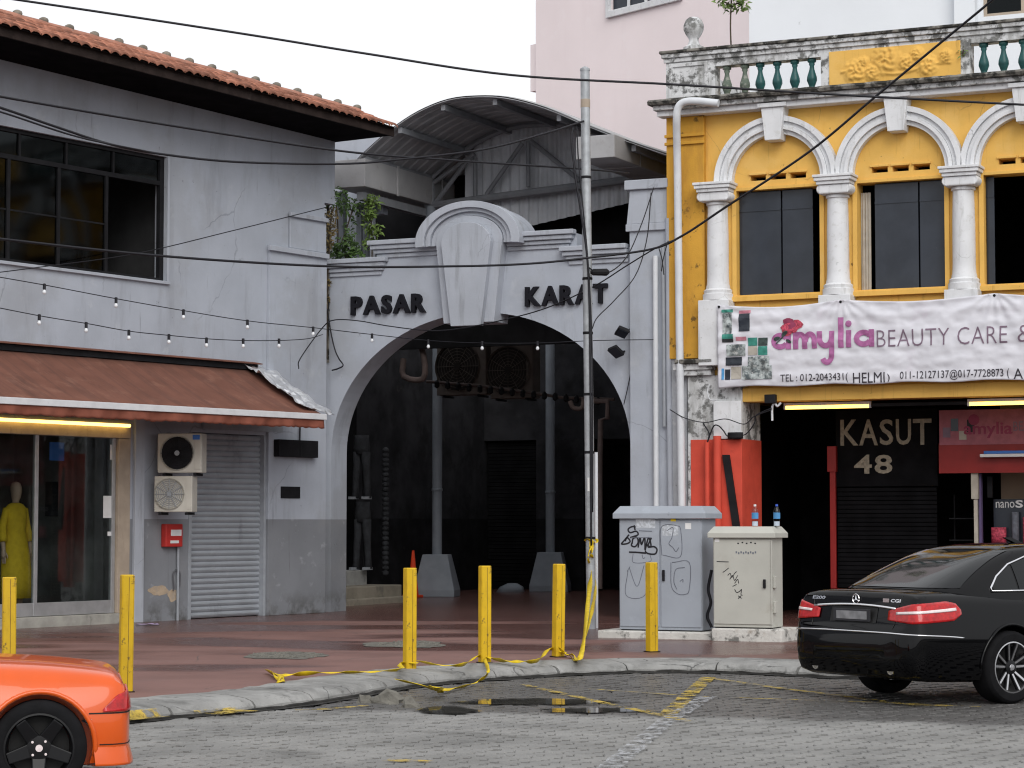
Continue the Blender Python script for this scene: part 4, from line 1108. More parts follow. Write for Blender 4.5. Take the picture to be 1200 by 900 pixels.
# inner aircon units, hung high at the back
M['acinner'] = mat('dark_casing', (.15, .132, .12), .85, .15, 4, .05, spec=.1)  # dark brown version of the outdoor casing colour
M['acinnerfan'] = mat('dark_fan', (.04, .037, .035), .85, .2, 6, 0, spec=.1)
for k, (u0, u1, v0, v1, lab) in enumerate(((512, 570, 397, 462, 'dark aircon unit hung high inside the arch, left of the pair'), (575, 625, 402, 466, 'dark aircon unit hung high inside the arch, right of the pair'))):
    t, W_, H_ = aircon(AF, u0, v0, u1, v1, -6.5, lab, 'aircon units hung inside the passage', .42, True, .34, 'acinner')
# rail with clips under the inner units, reaching right
M['pinkpipe'] = mat('dark_pipe', (.10, .075, .07), .8, .2, 5, 0)  # plain dark reddish brown
rp = [AF.w(A(u, v, -6.0)[0], 6.0, A(u, v, -6.0)[1]) for u, v in ((500, 447), (560, 452), (620, 460), (660, 466), (720, 468))]
rail = tag(MB().tube(rp, .03, 8).build('pipe_rail', M['pinkpipe']), 'dark clipped pipe running under the inner aircon units', 'pipe')
for k in range(16):
    u = 512 + 12.6*k; v = lerp(448, 468, k/15); x_, z_ = A(u, v, -5.9)
    MB().lathe([(.01, 0), (.05, .03), (.05, .12), (.02, .16)], 8, AF.w(x_, 5.9, z_-.12)).build('clip', M['darkmetal'], rail)
def pipe(name, pxs, d, r, m, label, F=None, k=5, cat='pipe', smooth=True):
    F = F or AF
    pts = []
    for u, v in pxs:
        x, z = F.hit(u, v, d); pts.append(F.w(x, -d, z))
    o = MB().tube(catmull(pts, k) if k > 1 else pts, r, 10).build(name, m, auto=50); return tag(o, label, cat)
pipe('elbow_pipe', [(473, 420), (473, 441), (496, 444), (497, 420), (492, 402)], -4.5, .06, M['pinkpipe'], 'bent dark pipe beside the near column head', k=3)
pipe('elbow_pipe', [(690, 470), (712, 470), (712, 490), (704, 492), (703, 560), (703, 690)], -2.8, .05, M['pinkpipe'], 'bent pipe going down inside the arch at the right', k=1)
pipe('elbow_pipe', [(668, 470), (672, 478), (682, 478), (684, 466)], -5.0, .045, M['pinkpipe'], 'small hooked pipe behind the street pole', k=3)
# pale debris between the columns
rb = AF.loc(on_z(598, 694, SWZ))
o = MB().loft([ell(0, 0, .32, .2, 0, 14, .1), ell(.03, 0, .26, .17, .12, 14, .1), ell(.05, 0, .1, .08, .2, 14, .1)]).build('rubbish_bag', M['column'], smooth=True); o.location = AF.w(rb.x, rb.y, SWZ); tag(o, 'pale rubbish bag on the floor between the columns', 'bag')

# ------------------------------------------------------------------ canopy over the passage
ca = fthing('canopy', 'dark curved corrugated metal canopy over the passage behind the arch', 'canopy', AF)
y0c = .75
D0 = -y0c
arcpx = [(413, 193), (430, 176), (458, 152), (490, 131), (525, 117), (560, 113), (595, 115), (640, 127), (690, 148), (740, 167), (790, 184)]
arc2 = [Vector((A(u, v, D0)[0], 0, A(u, v, D0)[1])) for u, v in arcpx]
arc2 = catmull(arc2, 4)
LEN = 13.0; RP = .30
ys = []; y = 0.0
while y < LEN:
    ys += [(y, 0), (y+.20, 0), (y+.225, .035), (y+.275, .035)]; y += RP
rows = [[(p.x, y0c + yy, p.z + up) for p in arc2] for yy, up in ys]
o = MB().grid(rows).build('roof_sheet', M['sheetdark'], ca); o.modifiers.new('thick', 'SOLIDIFY').thickness = .012
# pale upper skin so that the outside of the sheet reads as weathered zinc
rows = [[(p.x, y0c + yy, p.z + up + .02) for p in arc2] for yy, up in ys]
MB().grid(rows).build('roof_skin', M['gutter'], ca)
# purlins and ribs
for k in (3, 9, 15, 22, 29, 36):
    p = arc2[min(k, len(arc2)-1)]
    box('purlin', M['steel'], ca, p.x-.04, p.x+.04, y0c+.1, y0c+LEN, p.z-.13, p.z-.03)
def rib(y, name='rib'):
    MB().tube([(p.x, y, p.z-.08) for p in arc2[2:-2]], .05, 6).build(name, M['steel'], ca)
yt = 3.4
for yy in (yt, yt+5): rib(yy)
# truss on the near columns
zl_ = A(508, 241, -yt)[1]; xL_ = A(505, 241, -yt)[0]; xR_, zR_ = A(757, 208, -yt)
def bar(a, b, r=.045, name='truss_bar'): MB().tube([a, b], r, 8).build(name, M['steel'], ca)
MB().tube([(xL_, yt, z_lo-.6), (xL_, yt, zl_-.02)], .10, 14).build('post', M['column'], ca, auto=40)
bar((xL_-.1, yt, zl_), (xR_, yt, zR_), .075, 'bottom_chord')
def on_arc(x):
    best = min(arc2, key=lambda p: abs(p.x-x)); return best.z - .10
def chord(x): return lerp(zl_, zR_, (x-xL_)/(xR_-xL_))
nodes = [A(u, 225, -yt)[0] for u in (508, 570, 618, 700)]
x570, x557, x618 = [A(u, 200, -yt)[0] for u in (570, 557, 618)]
for (ua, va, ub, vb) in ((507, 240, 507, 215), (507, 215, 556, 180), (510, 238, 550, 185), (557, 230, 557, 185), (570, 228, 612, 168), (619, 219, 619, 165), (622, 165, 680, 212)):
    a_, b_ = A(ua, va, -yt), A(ub, vb, -yt); bar((a_[0], yt, a_[1]), (b_[0], yt, b_[1]))
# corrugated gable sheet
xg0, xg1_ = A(545, 200, -yt-.2)[0], A(775, 200, -yt-.2)[0]
gs = MB(); n = int((xg1_-xg0)/.18); rows = []
for k in range(n*4):
    x = xg0 + (xg1_-xg0)*k/(n*4-1); yy = yt + .2 + (0 if k % 4 in (0, 1) else .035)
    u_ = 545 + 230*k/(n*4-1)
    zb0 = lerp(A(600, 268, -yt)[1], A(745, 234, -yt)[1], (u_-600)/145)
    zt0 = max(zb0+.1, on_arc(x) + .05)
    rows.append([(x, yy, zb0), (x, yy, zt0)])
gs.grid(rows).build('gable_sheet', M['sheet'], ca)
# box gutters along both eaves
(gx0, gz0), (gx1, gz1) = A(392, 222, D0), A(434, 196, D0)
MB().box(gx0, gx0+.62, y0c, y0c+LEN, gz0+.02, gz0+.52).build('box_gutter', M['gutter'], ca, bevel=.01)
for yy in (1.2, 3.0, 5.2): box('gutter_strap', M['gutter'], ca, gx0+.622, gx0+.65, y0c+yy, y0c+yy+.05, gz0-.0, gz0+.55)
(hx0, hz0), (hx1, hz1) = A(675, 187, -.3), A(720, 157, -.3)
MB().box(hx0, hx1, .3, y0c+LEN, hz0, hz1).build('box_gutter', M['gutter'], ca, bevel=.01)
for q in range(1, 9): box('gutter_seam', M['gutter'], ca, hx0-.008, hx1+.008, .3+q*1.15, .3+q*1.15+.03, hz0-.008, hz1+.008)
# eave beam and posts at the left, parapet room beyond
box('eave_beam', M['steel'], ca, gx0+.40, gx0+.52, y0c+.1, yt+.05, gz0-.20, gz0-.06)
for u in (421, 441): xx = A(u, 270, -1.2-.02*u+8.4)[0]; box('post', M['column'], ca, xx-.05, xx+.05, 1.2, 1.3, z_lo-.4, gz0-.201)
xx = A(398, 270, -1.0)[0]; box('post', M['column'], ca, xx-.07, xx+.07, 1.0, 1.14, z_lo-.4, gz0-.0)
# black sheets behind the parapet; the dark void under the canopy is painted
box('void_backing', M['black'], pa, xL_-2.6, 6.0, yt+.9, yt+1.0, 5.0, 8.3)
box('void_backing', M['black'], pa, xj0-.5, xr1_+2.5, PD-.3, PD-.1, 5.0, 9.5)
box('terrace_floor', M['intgrey'], pa, xr1_-.6, xr1_+.2, TH+.02, PD, 6.9, 7.0)
MB().box(xr1_+.25, xr1_+.4, .95, PD, 5.5, zR_-.1).build('void_backing', M['black'], pa)
box('wall_panel', M['greytrim'], pa, A(372, 270, -1.9)[0], A(437, 270, -1.9)[0], 1.9, 2.0, z_lo-.5, gz0+.0)
box('wall_panel', M['grey'], pa, A(372, 270, -2.0)[0], gx0+.3, 2.02, 2.2, gz0-.3, A(420, 150, -2.0)[1])
# ------------------------------------------------------------------ yellow shophouse on the right
RF = Frame(AF.w(AX(787, 400), -.10, 0), AF.ang)
B = RF.hit
yb = fthing('shophouse', 'ochre yellow shophouse with white arches and balustraded parapet', 'building', RF)
XE = B(1330, 300)[0]
xcol = [B(843, 300)[0], B(984, 300)[0], B(1131, 300)[0]]; sp = (xcol[2]-xcol[0])/2
xcol = [xcol[0] + sp*k for k in range(4)]
zcap = B(984, 207)[1]; zcb = B(984, 347)[1]
zsill = (B(910, 346)[1] + B(1058, 337)[1])/2; zhead = (B(910, 222)[1] + B(1058, 211)[1])/2
bays = [(B(863, 300)[0], B(960, 300)[0]), (B(1007, 300)[0], B(1111, 300)[0])]
hw = (bays[0][1]-bays[0][0] + bays[1][1]-bays[1][0])/4
bc = [(xcol[k]+xcol[k+1])/2 for k in range(3)]
bays = [(c-hw, c+hw) for c in bc]
zcor = B(800, 134, .30)[1]                       # underside of cornice
zbt, zbb = B(1000, 452, .1)[1], B(1000, 468, .1)[1]
holes = [[(a, zsill), (b, zsill), (b, zhead), (a, zhead)] for a, b in bays]
zv = (B(910, 208)[1] + B(1055, 197)[1])/2
slots = []
for c in bc:
    for q in (-1, 0, 1):
        xx = c + q*.335; slots.append([(xx-.13, zv-.04), (xx+.13, zv-.04), (xx+.13, zv+.045), (xx-.13, zv+.045)])
x_p0, x_p1 = 0.0, B(828, 300)[0]
MB().slab([[(0.02, zbb+.10), (XE, zbb+.10), (XE, zcor+.3), (0.02, zcor+.3)]] + holes + slots, 0, .30).build('wall', M['yellow'], yb)
box('slot_back', M['black'], yb, bays[0][0], bays[2][1], .31, .33, zv-.1, zv+.1)
for s_ in slots: box('slot_lintel', M['yellow'], yb, s_[0][0]-.02, s_[1][0]+.02, -.03, -.002, zv+.05, zv+.085, .004)
# corner pilaster with worn mouldings
box('pilaster', M['yellowworn'], yb, 0.0, x_p1, -.10, -.002, B(810, 420, .1)[1], zcor-.002, .008)
for v_ in (158, 167): box('pilaster_band', M['yellowworn'], yb, -.02, x_p1+.02, -.14, -.102, B(805, v_, .12)[1]-.03, B(805, v_, .12)[1]+.02, .006)
zpl = B(820, 421, .2)[1]
box('ledge', M['ledge'], yb, .2, B(842, 430)[0], -.30, -.002, zpl-.07, zpl-.0, .01)
box('pilaster_capital', M['mouldy'], yb, .15, B(840, 430)[0], -.24, -.002, zpl-.17, zpl-.072, .01)
box('pilaster_capital', M['mouldy'], yb, .18, B(838, 430)[0], -.20, -.002, zpl-.26, zpl-.172, .01)
# ground-floor pier: white above, red below
xq0, xq1 = B(806, 500, .12)[0], B(870, 500, .12)[0]; zred = B(840, 515, .12)[1]
box('pier', M['mouldy'], yb, xq0, xq1, -.12, .75, SWZ-.05, zpl-.262, .006)
box('pier_block', M['white'], yb, B(836, 500, .2)[0], xq1+.01, -.20, -.122, zred+.004, B(850, 470, .2)[1], .008)
box('red_dado', M['redwall'], yb, xq0+.05, xq1+.012, -.128, .76, SWZ+.4, zred, .004)
box('red_dado', M['redwall'], yb, B(836, 500, .2)[0]+.005, xq1+.014, -.19, -.13, SWZ+.4, zred-.01, .006)
for u, r_, lab in ((829.5, .042, 0), (841.5, .065, 1)):
    xx = B(u, 560, .22)[0]; ztop_ = B(u, 518 if lab == 0 else 511, .22)[1]
    MB().tube([(xx, -.25, SWZ+.3), (xx, -.25, ztop_)], r_, 12).build('red_pipe', M['redwall'], yb, auto=50)
a_, b_ = B(848, 533, .24), B(862, 622, .24); wq = .09
MB().slab([[(b_[0]-wq/2, b_[1]), (b_[0]+wq/2+.03, b_[1]), (a_[0]+wq, a_[1]), (a_[0]-wq*.3, a_[1])]], -.24, -.195).build('cover_strip', M['darkmetal'], yb)
# beam over the shop
box('beam', M['yellow'], yb, B(845, 460, .1)[0], XE, -.10, .35, zbb, zbt, .008)
# engaged columns with capitals and bases
def col_profile(r, h):
    return [(r*1.42, 0), (r*1.42, .10), (r*1.30, .11), (r*1.34, .16), (r*1.12, .19), (r*1.10, .23), (r*1.04, .26), (r, .40), (r*.99, h*.55), (r*.93, h-.42), (r*.92, h-.36), (r*1.06, h-.35), (r*1.06, h-.31), (r*.95, h-.30), (r*.95, h-.24), (r*1.2, h-.22)]
colr = .175
for k, xx in enumerate(xcol):
    h = zcap - zcb
    o = MB().lathe(col_profile(colr, h), 28, (xx, -.06, zcb)).build('column', M['white'], yb, auto=35)
    cap = MB().box(xx-.30, xx+.30, -.36, -.003, zcap-.10, zcap-.045); cap.box(xx-.27, xx+.27, -.33, -.004, zcap-.155, zcap-.102); cap.box(xx-.32, xx+.32, -.38, -.002, zcap-.043, zcap)
    c_ = cap.build('capital', M['white'], o, bevel=.008)
    for s in (-1, 1): MB().lathe([(.001, -.29), (.07, -.29), (.085, -.27), (.085, -.03), (.001, -.03)], 14, (xx+s*.20, 0, zcap-.22), 'y').build('volute', M['white'], o, auto=40)
    MB().box(xx-.24, xx+.24, -.30, -.002, zcap-.30, zcap-.157).build('capital_neck', M['white'], o, bevel=.02)
    box('pedestal', M['white'], o, xx-.26, xx+.26, -.30, -.003, zcb-1.05, zcb-.002, .01)
# moulded hood arches and keystones
zar = (B(912, 138)[1] + B(1057, 126)[1])/2
for c in bc:
    Ro = sp/2 + .02; kz = (zar - zcap)/Ro
    for r0, r1, pr in ((Ro, Ro-.085, .20), (Ro-.088, Ro-.155, .15), (Ro-.158, Ro-.215, .19), (Ro-.218, Ro-.285, .13)):
        n = 36
        po = [(c - r0*math.cos(math.pi*i_/n), zcap + .003 + r0*kz*math.sin(math.pi*i_/n)) for i_ in range(n+1)]
        pi_ = [(c - r1*math.cos(math.pi*i_/n), zcap + .003 + (r0*kz-(r0-r1))*math.sin(math.pi*i_/n)) for i_ in range(n+1)]
        MB().slab([po + pi_[::-1]], -pr, -.002).build('hood_moulding', M['white'], yb, bevel=.006)
    zk0 = zar - .40; 
    MB().slab([[(c-.13, zk0), (c+.13, zk0), (c+.19, zar+.12), (c-.19, zar+.12)]], -.27, -.003).build('keystone', M['white'], yb, bevel=.01)
    MB().box(c-.24, c+.24, -.31, -.004, zar+.123, zar+.19).build('keystone_cap', M['white'], yb, bevel=.008)
# windows
for k, (a, b) in enumerate(bays):
    wf = MB().slab([[(a-.07, zsill-.09), (b+.07, zsill-.09), (b+.07, zhead+.05), (a-.07, zhead+.05)], [(a+.004, zsill+.004), (b-.004, zsill+.004), (b-.004, zhead-.004), (a+.004, zhead-.004)]], -.045, -.003).build('window_frame', M['yellow'], yb, bevel=.006)
    w_ = b-a
    if k == 0: panels = [(0, .51), (.515, .89)]
    elif k == 1: panels = [(.17, .68), (.685, .995)]
    else: panels = [(.0, .10)]
    for p0, p1 in panels:
        pn = MB().box(a + w_*p0 + .012, a + w_*p1 - .006, .10, .13, zsill+.01, zhead-.01).build('shutter_leaf', M['pane'], wf, bevel=.004)
        hh = zhead - zsill
        box('leaf_rail', M['pane'], pn, a+w_*p0+.014, a+w_*p1-.008, .088, .0985, zhead-.33, zhead-.30)
        xm2 = a + w_*(p0+p1)/2
    if k == 1:
        rows = [[(a + .01 + .16*t, .16 + .012*math.sin(t*22), z_) for z_ in (zsill+.01, zhead-.13)] for t in [q/16 for q in range(17)]]
        MB().grid(rows).build('curtain', M['curtain'], wf)
    box('window_sill', M['yellow'], wf, a-.10, b+.10, -.09, -.047, zsill-.10, zsill-.02, .006)
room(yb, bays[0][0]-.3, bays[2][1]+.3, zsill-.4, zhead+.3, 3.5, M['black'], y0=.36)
# cornice, blackened ledge
zl1 = B(845, 118, .40)[1]
box('cornice', M['white'], yb, -.10, XE, -.26, -.003, zcor, zcor+.09, .01)
box('cornice', M['mouldy'], yb, -.14, XE, -.34, -.004, zcor+.092, zcor+.17, .01)
led = MB(); rows = []
n = 90
for k in range(n):
    x = lerp(-.2, XE, k/(n-1)); j = .02*noise.noise((x*6, 0, 1)); rows.append([(x, -.42+j, zcor+.172), (x, -.44+j, zcor+.215+.01*noise.noise((x*8, 2, 2))), (x, -.40+j, zcor+.255+.012*noise.noise((x*9, 5, 2))), (x, .30, zcor+.27), (x, .30, zcor+.172)])
led.loft(rows).build('ledge', M['ledge'], yb, fix=True)
z0p = zcor + .262
zrt = (B(838, 60, .12)[1] + B(1130, 26, .12)[1])/2     # top of rail
# parapet solids
xa0, xa1 = B(838, 90, .1)[0], B(962, 90, .1)[0]; xb0_, xb1_ = B(972, 90, .1)[0], B(1126, 80, .1)[0]; xd0 = B(1137, 70, .1)[0]; xd1 = XE-.4
zo0, zo1 = B(900, 110, .1)[1], B(900, 72, .1)[1]
pp = MB().slab([[(.0, z0p), (XE, z0p), (XE, zrt-.10), (.0, zrt-.10)], [(xa0, zo0), (xa1, zo0), (xa1, zo1), (xa0, zo1)], [(xd0, zo0), (xd1, zo0), (xd1, zo1), (xd0, zo1)]], -.10, .14).build('parapet', M['mouldy'], yb)
box('plinth_strip', M['yellowworn'], pp, xa0+.05, XE, -.125, -.102, z0p+.002, zo0-.012, .006)
box('rail', M['mouldy'], pp, -.06, XE, -.17, .2, zrt-.098, zrt-.03, .012)
box('rail', M['ledge'], pp, -.09, XE, -.20, .22, zrt-.028, zrt+.02, .015)
box('rail', M['mouldy'], pp, -.03, XE, -.135, -.102, zrt-.17, zrt-.10, .008)
# pedestal relief
MB().slab([[(.06, z0p+.05), (xa0-.12, z0p+.05), (xa0-.12, zrt-.19), (.06, zrt-.19)], [(.12, z0p+.11), (xa0-.18, z0p+.11), (xa0-.18, zrt-.25), (.12, zrt-.25)]], -.125, -.102).build('pedestal_moulding', M['mouldy'], pp, bevel=.006)
# yellow panel with floral relief
box('panel', M['yellow'], pp, xb0_, xb1_, -.118, -.102, zo0-.010, zo1+.06, .004)
rows = []; Wp, Hp = xb1_-xb0_, zo1+.04-zo0
fl = [(.20, .42, .17), (.44, .68, .21), (.60, .52, .12), (.33, .35, .12), (.76, .42, .15), (.90, .62, .10), (.68, .75, .10), (.26, .66, .08)]
ng = 120
for i_ in range(ng+1):
    row = []
    for j_ in range(37):
        a, t = i_/ng, j_/36; h = 0
        for q, (fx, fz_, rr) in enumerate(fl):
            dx, dz = (a-fx)*Wp, (t-fz_)*Hp; r_ = math.hypot(dx, dz)/rr; th = math.atan2(dz, dx)
            if r_ < 1.3: h = max(h, (.07*(1-(r_/1.3)**2))*(.74 + .16*math.cos(6*th + 3*math.sin(4*r_) + q) + .18*math.cos(9*r_ + 1.2*math.sin(3*th+q))) + .012*noise.noise((dx*22, dz*22, q)))
        st_ = abs((t-.36) - .10*math.sin(a*9))
        if .08 < a < .95 and st_ < .06: h = max(h, .03*(1-st_/.06))
        row.append((xb0_+.03+(Wp-.06)*a, -.1195-h, zo0+.0+Hp*t))
    rows.append(row)
MB().grid(rows).build('floral_relief', M['yellow'], pp, smooth=True)
# balusters
bp = [(.085, 0), (.085, .05), (.05, .06), (.06, .10), (.10, .20), (.095, .26), (.05, .40), (.042, .46), (.06, .50), (.05, .52), (.085, .54), (.085, .60)]
hb = zo1-zo0; bl = MB().lathe([(r_*.82, z_*hb/.6) for r_, z_ in bp], 16)
bme = bl.mesh('baluster', M['baluster']); bmm = bl.mesh('baluster', M['moss'])
for me_ in (bme, bmm): me_.polygons.foreach_set('use_smooth', [True]*len(me_.polygons))
stepb = B(911, 90, 0)[0] - B(891, 90, 0)[0]
xs_b = [B(u, 90, 0)[0] for u in (852, 873, 891, 911, 931.5, 951.5)]
x = B(1153, 70, 0)[0]
while x < xd1 - .05: xs_b.append(x); x += stepb*1.06
for k, xx in enumerate(xs_b):
    o = bpy.data.objects.new('baluster', bmm if k < 2 else bme); COL.objects.link(o); o.parent = pp; o.location = (xx, .0, zo0+.002)
# finial
fx_, fz0 = B(813, 57, 0)
MB().lathe([(.17, 0), (.17, .05), (.10, .09), (.075, .16), (.085, .2), (.13, .26), (.165, .34), (.165, .42), (.13, .50), (.08, .54), (.001, .55)], 20, (B(813, 50)[0], .0, zrt+.022)).build('finial', M['mouldy'], pp, auto=40)
# side return of the parapet and building flank (left side)
box('flank_wall', M['yellowworn'], yb, -.0, .28, .31, 9.0, SWZ, zcor+.1)
box('flank_parapet', M['mouldy'], pp, -.0, .20, .141, 9.0, z0p+.003, zrt-.102)
box('flank_wall', M['yellowworn'], yb, XE+.002, XE+.28, -.0, 9.0, SWZ, zcor+.1)
box('flank_parapet', M['mouldy'], pp, XE+.002, XE+.2, -.09, 9.0, z0p+.003, zrt-.102)
box('roof_slab', M['concrete'], yb, .29, XE, .31, 9.0, zcor-.1, zcor+.16)

# ---- shop floor of the yellow house
zc2 = zbb + .05
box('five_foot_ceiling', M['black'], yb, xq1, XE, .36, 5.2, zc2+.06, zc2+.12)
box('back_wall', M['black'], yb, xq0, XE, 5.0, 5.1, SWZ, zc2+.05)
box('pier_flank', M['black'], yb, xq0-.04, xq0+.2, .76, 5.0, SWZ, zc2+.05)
DK = -1.6
def ks(u0, v0, u1, v1, d, m, name, label, cat, th=.02): return sheet(RF, u0, v0, u1, v1, d, m, name, label, cat, th)
(kx0, kz1), (kx1, kz0) = B(979, 481, DK), B(1100, 660, DK)
kb_ = fthing('shop_shutter', 'black closed shop shutter lettered KASUT 48', 'shutter', RF, kx0, -DK, SWZ)
Hk = kz1-SWZ; Wk = kx1-kx0
box('headboard', M['blackshutter'], kb_, 0, Wk, 0, .05, Hk-1.25, Hk, .004)
nsl = 30; shh = (Hk-1.26)/nsl
for k in range(nsl): box('slat', M['blackshutter'], kb_, .02, Wk-.02, .0, .03, k*shh, (k+1)*shh-.012, .003)
def ktext(s, u0, v0, u1, v1, d, m, parent, Fx, ox, oz, bold=.0, depth=.012, name='lettering', oy=0.0):
    (xa, za_), (xb, zb1) = Fx.hit(u0, v0, d), Fx.hit(u1, v1, d)
    b = text_mb(s, 1.0, depth, bold, xb-xa, za_-zb1)
    return move(b, xa-ox, oy-depth-.002, zb1-oz).build(name, m, parent, fix=True)
for ch, u0, u1 in (('K', 985, 1006), ('A', 1007, 1029), ('S', 1031, 1047), ('U', 1050, 1068), ('T', 1070, 1092)):
    ktext(ch, u0, 492 - (u0-985)*.012, u1, 522 - (u0-985)*.012, DK, M['kasut'], kb_, RF, kx0, SWZ, .012)
for ch, u0, u1 in (('4', 1001, 1022), ('8', 1025, 1046)): ktext(ch, u0, 533, u1, 555, DK, M['kasut'], kb_, RF, kx0, SWZ, .02)
# red posts
def post(u0, u1, v0, d, label, m):
    (xa, za_), (xb, _) = B(u0, v0, d), B(u1, v0, d)
    t = fthing('shop_post', label, 'post', RF, xa, -d, SWZ); w_ = xb-xa
    box('post_head', m, t, -.0, w_, -.02, .08, za_-SWZ-.42, za_-SWZ, .006); box('shaft', m, t, .035, w_-.015, .0, .06, 0, za_-SWZ-.422, .006); return t
post(969.5, 979.5, 523, DK+.1, 'thin red post left of the black lettered shutter', M['redshade'])
pk = ks(1101, 481, 1290, 519, DK+.15, M['pinksign'], 'shop_sign', 'pink dotted shop sign under the yellow beam', 'sign', .03)
(px0, pz1), (_, pz0) = B(1101, 481, DK+.15), B(1290, 519, DK+.15)
ktext('amylia', 1130, 495, 1187, 513, DK+.15, M['signink'], pk, RF, px0, pz0, .015, .008, oy=-.03)
ktext('BEAUTY CARE', 1188, 494, 1262, 504, DK+.15, M['greyprint'], pk, RF, px0, pz0, .0, .008, oy=-.03)
MB().lathe([(.09, 0), (.085, .008), (.001, .014)], 12, (B(1142, 492, DK+.15)[0]-px0, -.044, B(1142, 492, DK+.15)[1]-pz0), 'y').build('flower', M['signink'], pk)
for k in range(4):
    xx = .06 + .13*k; box('photo', M[('greyprint', 'pane', 'curtain', 'denim')[k]], pk, xx, xx+.12, -.036, -.031, (.12, .22, .08, .2)[k], (.28, .42, .22, .4)[k])
rb2 = ks(1101, 520, 1290, 553, DK+.12, M['redshade'], 'shop_fascia', 'glossy red fascia board above the shop door', 'fascia', .05)
lf = fthing('tube_light', 'unlit white tube light fixture on the red fascia', 'lamp', RF, B(1150, 536, DK+.25)[0], -DK-.25, B(1150, 536, DK+.25)[1])
MB().box(0, 1.5, -.1, .05, 0, .05).build('tray', M['whitebar'], lf, bevel=.006); box('cover', M['blue'], lf, .05, 1.5, -.06, .04, .052, .10, .01)
box('mount', M['whitebar'], lf, .3, 1.2, .051, .075, .0, .08)
post(1138, 1146, 554, DK+.1, 'pale door jamb under the red fascia', M['curtain'])
box('shop_partition', M['purpletrim'], yb, B(1147, 600, DK)[0], B(1150, 600, DK)[0], -DK, -DK+.1, SWZ, B(1148, 555, DK)[1])
# lit cream room behind the door
ixa = B(1151, 600, DK)[0]
box('shop_wall', M['interior'], yb, ixa, XE, 2.9, 2.98, SWZ, zc2)
box('shop_wall', M['interior'], yb, XE-.1, XE, 1.65, 2.9, SWZ, zc2)
box('door_jamb', M['darkmetal'], yb, ixa+.05, ixa+.13, -DK+.15, -DK+.2, B(1150, 583, DK)[1], B(1150, 558, DK)[1])
(nx0, nz1), (nx1, nz0) = B(1164, 585, DK-.5), B(1230, 650, DK-.5)
nb = fthing('display_board', 'dark product display board in the shop doorway', 'display', RF, nx0, -DK+.5, SWZ)
box('board', M['pane'], nb, 0, nx1-nx0, 0, .06, 0, nz1-SWZ, .006)
ktext('nano', 1167, 588, 1189, 595, DK-.5, M['paper'], nb, RF, nx0, SWZ, 0, .006); ktext('S', 1190, 586, 1199, 595, DK-.5, M['paper'], nb, RF, nx0, SWZ, .03, .006)
for k, (u0, u1, v0, v1, mm) in enumerate(((1163, 1181, 618, 636, 'rose'), (1187, 1196, 600, 640, 'inkgrey'), (1200, 1214, 606, 640, 'rose'))):
    (xa, za_), (xb, zb1) = B(u0, v0, DK-.5), B(u1, v1, DK-.5)
    MB().loft([ell((xa+xb)/2-nx0, -.09, (xb-xa)/2, .05, z_-SWZ, 14, .05) for z_ in (zb1, (za_+zb1)/2, za_)]).build('product', M[mm], nb, smooth=True)
# dim wire shelves left of the doorway
ws = fthing('wire_rack', 'dark wire display rack beside the shop doorway', 'rack', RF, B(1112, 600, DK-.3)[0], -DK+.3, SWZ)
for z_ in (.3, .8, 1.25, 1.6): box('shelf', M['darkmetal'], ws, 0, .42, 0, .3, z_, z_+.02)
for x_ in (0, .4): box('upright', M['darkmetal'], ws, x_, x_+.02, .31, .33, 0, 2.0)
# strip lamps under the beam
for k, (u0, u1, v_, lab) in enumerate(((919, 1021, 478, 'lit warm fluorescent tube under the beam, left one'), (1134, 1262, 473.5, 'lit warm fluorescent tube under the beam, right one'))):
    d_ = -.25
    (xa, za_), (xb, _) = B(u0, v_, d_), B(u1, v_, d_)
    t = fthing('tube_lamp', lab, 'lamp', RF, xa, -d_, za_, 'lit tubes under the beam')
    box('tray', M['whitebar'], t, 0, xb-xa, -.03, .05, .03, .075, .004); MB().tube([(.02, -.0, .0), (xb-xa-.02, 0, .0)], .028, 10).build('tube', M['tube'], t)
    for q in (0.0, xb-xa-.03): box('end_cap', M['whitebar'], t, q, q+.03, -.03, .03, -.03, .029)
(xa, za_), (xb, _) = B(1022, 476.5, -.25), B(1133, 474.5, -.25)
t = fthing('tube_lamp', 'unlit dark tube fitting between the two lit tubes', 'lamp', RF, xa, .25, za_); box('tray', M['darkmetal'], t, 0, xb-xa, -.03, .04, .0, .05)
# small camera-like floodlight and white lead under the beam
sl_ = fthing('spot_lamp', 'small black spot lamp clipped under the yellow beam', 'lamp', RF, B(905, 470, .12)[0], -.15, B(905, 470, .12)[1])
MB().box(-.09, .09, -.10, .0, -.04, .10).build('housing', M['darkmetal'], sl_, bevel=.01); MB().tube([(0, 0, .0), (0, .05, .06)], .012, 6).build('arm', M['darkmetal'], sl_)
pipe('white_lead', [(905, 493), (905, 477), (908, 473), (911, 476), (915, 472)], .16, .018, M['pipewhite'], 'short white hooked lead hanging below the spot lamp', RF, 4)

